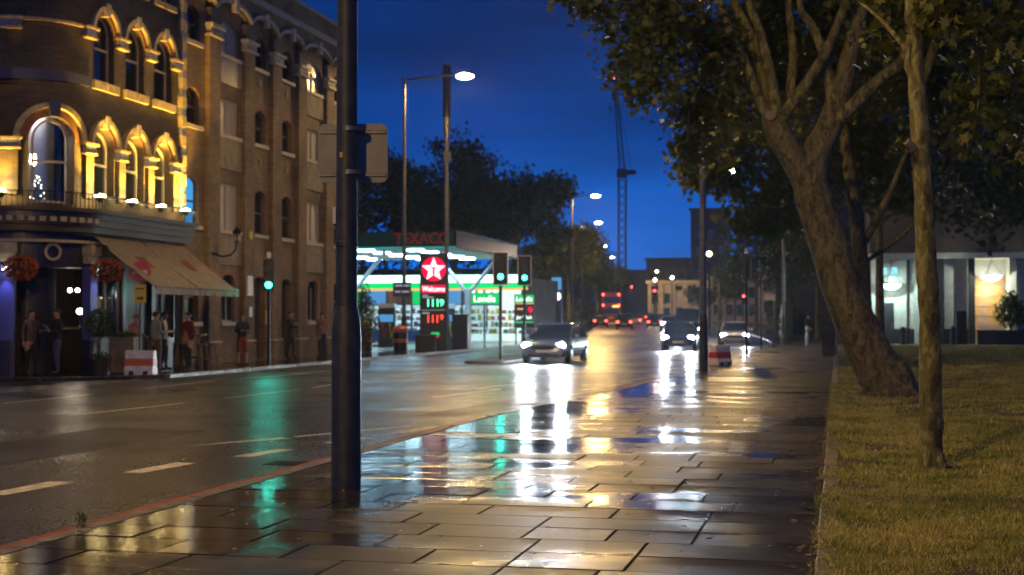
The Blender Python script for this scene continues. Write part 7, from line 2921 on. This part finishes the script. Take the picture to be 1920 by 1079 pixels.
left = [(-37.0, 108, 5.2, 10.8, 'dark broad tree behind the canopy, partly hidden by the near lamp column'), (-30.5, 112, 5.4, 11.4, 'tallest dark tree behind the petrol station canopy'), (-25.0, 110, 4.9, 10.0, 'dark tree at the road end of the petrol station'), (-33.8, 116, 4.2, 9.2, 'dark tree filling the gap behind the tallest station tree'),
        (-42.5, 110, 4.5, 8.6, 'dark tree farthest into the plot behind the station')]
for i, (x, y, r_, cz, lab) in enumerate(left):
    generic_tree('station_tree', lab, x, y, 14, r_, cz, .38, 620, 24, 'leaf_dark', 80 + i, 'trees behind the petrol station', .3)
av = [(-27.5, 138, 3.6, 7.6), (-29.2, 152, 4.2, 8.4), (-33.0, 176, 4.4, 9.0), (-35.5, 192, 4.4, 9.0), (-36.5, 212, 4.0, 8.0), (-40.0, 240, 4.4, 7.6), (-41.0, 262, 4.0, 6.2)]
alabs = ['first avenue tree beyond the second lit lamp', 'second avenue tree, lit yellow by the lamps', 'third avenue tree with yellow lit leaves', 'fourth avenue tree behind the bus', 'fifth avenue tree past the bus', 'sixth avenue tree near the road end', 'last small avenue tree at the road end']
for i, (x, y, r_, cz) in enumerate(av):
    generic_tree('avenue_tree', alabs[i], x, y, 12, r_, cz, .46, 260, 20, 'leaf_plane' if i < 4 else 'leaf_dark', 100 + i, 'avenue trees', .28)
rt = [(-13.5, 178, 3.0, 5.0), (-20.2, 214, 2.2, 3.6), (-6.5, 118, 3.4, 6.0), (-1.5, 108, 3.2, 6.4)]
rlabs = ['dark tree in front of the pale villa', 'small dark tree before the cream terrace', 'dark street tree behind the dark traffic light', 'dark street tree on the near side by the side road']
for i, (x, y, r_, cz) in enumerate(rt):
    generic_tree('street_tree', rlabs[i], x, y, 8, r_, cz, .36, 200, 18, 'leaf_dark', 120 + i, 'street trees on the near side', .18)

# hedges closing the ground behind the station and along the avenue
def hedge(label, p, q, h, w, n, leaf, mat_, seed):
    g = np.random.default_rng(seed)
    t = thing('hedge', label, 'hedge', (p[0], p[1], rise(p[1])))
    P0, P1 = np.array(p, float), np.array(q, float)
    d = (P1 - P0) / np.linalg.norm(P1 - P0)
    nrm = np.array([-d[1], d[0]])
    u = g.uniform(0, 1, n)
    ctr = P0[None] + (P1 - P0)[None] * u[:, None]
    off = g.uniform(-1, 1, n) * w / 2
    hz = h * (1 + .10 * np.sin(u * 37) + .07 * np.sin(u * 91 + 1))
    zz = hz * g.uniform(.02, 1, n) ** .7
    xy = ctr + nrm[None] * off[:, None] - P0[None]
    rz_ = np.array([rise(v) for v in ctr[:, 1]]) - rise(p[1])
    leaf_cloud('foliage', np.concatenate([xy, (zz + rz_)[:, None]], 1), leaf, mat_, t, 'quad', .3, seed + 1)
    mb = MB()
    a, b = Vector((0, 0, 0)), Vector((q[0] - p[0], q[1] - p[1], rise(q[1]) - rise(p[1])))
    nn = Vector((nrm[0], nrm[1], 0)) * w * .3
    mb.hexa([a - nn, a + nn, b + nn, b - nn] + [v + Vector((0, 0, h * .82)) for v in (a - nn, a + nn, b + nn, b - nn)])
    mb.build('inner_growth', 'leaf_dark', t)
    return t
hedge('tall dark hedge behind the petrol station shop', (-62, 105.5), (-22.5, 105.5), 6.4, 2.0, 5200, .45, 'leaf_dark', 170)
hedge('long dark hedge under the avenue trees', (-26.0, 118), (-52, 300), 3.4, 1.6, 6500, .42, 'leaf_dark', 171)
hedge('dark hedge along the far side of the side road by the litter bin', (-4.0, 118), (-9.0, 200), 3.0, 1.5, 2500, .4, 'leaf_dark', 172)

# shrubs
def shrub(name, label, x, y, r_, h, n, leaf, mat_, seed, z0=0.0):
    g = np.random.default_rng(seed)
    t = thing(name, label, 'shrub', (x, y, z0))
    mb = MB()
    for k in range(7):
        a = k * .9 + g.uniform(-.3, .3)
        mb.tube([(0, 0, 0), (r_ * .4 * math.cos(a), r_ * .4 * math.sin(a), h * .5), (r_ * .7 * math.cos(a), r_ * .7 * math.sin(a), h * .9)], [.03, .02, .008], 5)
    mb.build('stems', 'bark_old', t)
    pts = np.concatenate([ball_pts((0, 0, h * .55), (r_, r_, h * .5), n, g, .25), ball_pts((0, 0, h * .9), (r_ * .5, r_ * .5, h * .35), n // 3, g, .2)])
    leaf_cloud('foliage', pts, leaf, mat_, t, 'blade', .2, seed + 3)
    return t
shrub('shrub', 'feathery shrub on the forecourt edge beside the near lamp column', -20.9, 61.2, .75, 2.6, 1500, .16, 'leaf_shrub', 140)
shrub('shrub', 'small low shrub behind the forecourt bins', -22.6, 64.5, .8, 1.2, 900, .14, 'leaf_shrub', 141)
shrub('shrub', 'spiky dark shrub in the planter before the timber lobby', 9.9, 87.9, 1.0, 1.9, 900, .30, 'leaf_dark', 142, .86)
shrub('shrub', 'bushy dark shrub at the right end of the planter wall', 12.2, 87.9, 1.0, 1.6, 900, .26, 'leaf_dark', 143, .86)
wd = thing('weed', 'small green weed growing from the near kerb', 'weed', (-5.33, 9.35, 0))
mb = MB()
mb.tube([(0, 0, -.02), (.005, 0, .06), (0, .01, .13)], [.004, .003, .002], 5)
mb.build('stem', 'topiary', wd)
leaf_cloud('leaves', ball_pts((0, 0, .08), (.05, .05, .08), 60, g5, .2), .045, 'topiary', wd, 'blade', .2, 150)
# fallen bits on the wet slabs
lt = MB()  # pale specks: bits of litter and painted-in glints of water
for k in range(170):
    y = random.uniform(8.5, 30)
    x = random.uniform(kerb_r(y) + .3, -.2)
    r_ = random.uniform(.006, .016)
    n = random.randint(5, 7)
    z = .004 + random.uniform(0, .003)
    an = random.uniform(0, 6.3)
    lt.loft([[(x + r_ * q * math.cos(an + 6.2832 * i / n) * random.uniform(.8, 1.2), y + r_ * q * math.sin(an + 6.2832 * i / n) * random.uniform(.8, 1.5), z + zz) for i in range(n)] for q, zz in ((1, 0), (.7, .004))], m=random.choice((0, 0, 1)))
tag(lt.build('litter', ['blind', 'edging_stone']), 'scattered pale specks on the wet slabs, litter and painted glints of wet', kind='stuff')
gs = MB()
for k in range(160):
    y = random.uniform(8.0, 26)
    x = random.uniform(kerb_r(y) + .3, -.2)
    r_ = random.uniform(.010, .024)
    an = random.uniform(0, 6.3)
    gs.loft([[(x + r_ * q * math.cos(an + 6.2832 * i / 7) * random.uniform(.75, 1.25), y + r_ * q * math.sin(an + 6.2832 * i / 7) * random.uniform(.75, 1.25), .0045 + zz) for i in range(7)] for q, zz in ((1, 0), (.8, .0015))], m=random.choice((0, 1)))
tag(gs.build('gum_spots', ['slate_dark', 'kerbstone']), 'trodden chewing gum spots on the slabs', kind='stuff')
lf = np.array([(random.uniform(-.35, -.12) if random.random() < .75 else random.uniform(-3.5, -.2), random.uniform(8, 28), .012) for _ in range(380)])
tag(leaf_cloud('leaf_litter', lf, .06, 'planter_wood', None, 'plane', 1.15, 160), 'dry fallen leaves along the lawn edging', kind='stuff')

# added scattering volume over the street, standing in for lens bloom
hz = MB()
hz.box(-260, 140, -40, 420, -1.5, 60)
ho = hz.build('bloom_volume', 'column_paint')
hm = bpy.data.materials.new('bloom_glow')
hm.use_nodes = True
hn = hm.node_tree
hn.nodes.clear()
h_o = hn.nodes.new('ShaderNodeOutputMaterial')
h_v = hn.nodes.new('ShaderNodeVolumePrincipled')
h_v.inputs['Color'].default_value = (0.75, 0.85, 1.0, 1)
h_v.inputs['Density'].default_value = 0.00021
h_v.inputs['Anisotropy'].default_value = 0.75
hn.links.new(h_v.outputs[0], h_o.inputs['Volume'])
ho.data.materials.clear()
ho.data.materials.append(hm)
tag(ho, 'added scattering volume imitating lens bloom round the lamps', kind='stuff')
cy.volume_bounces = 0
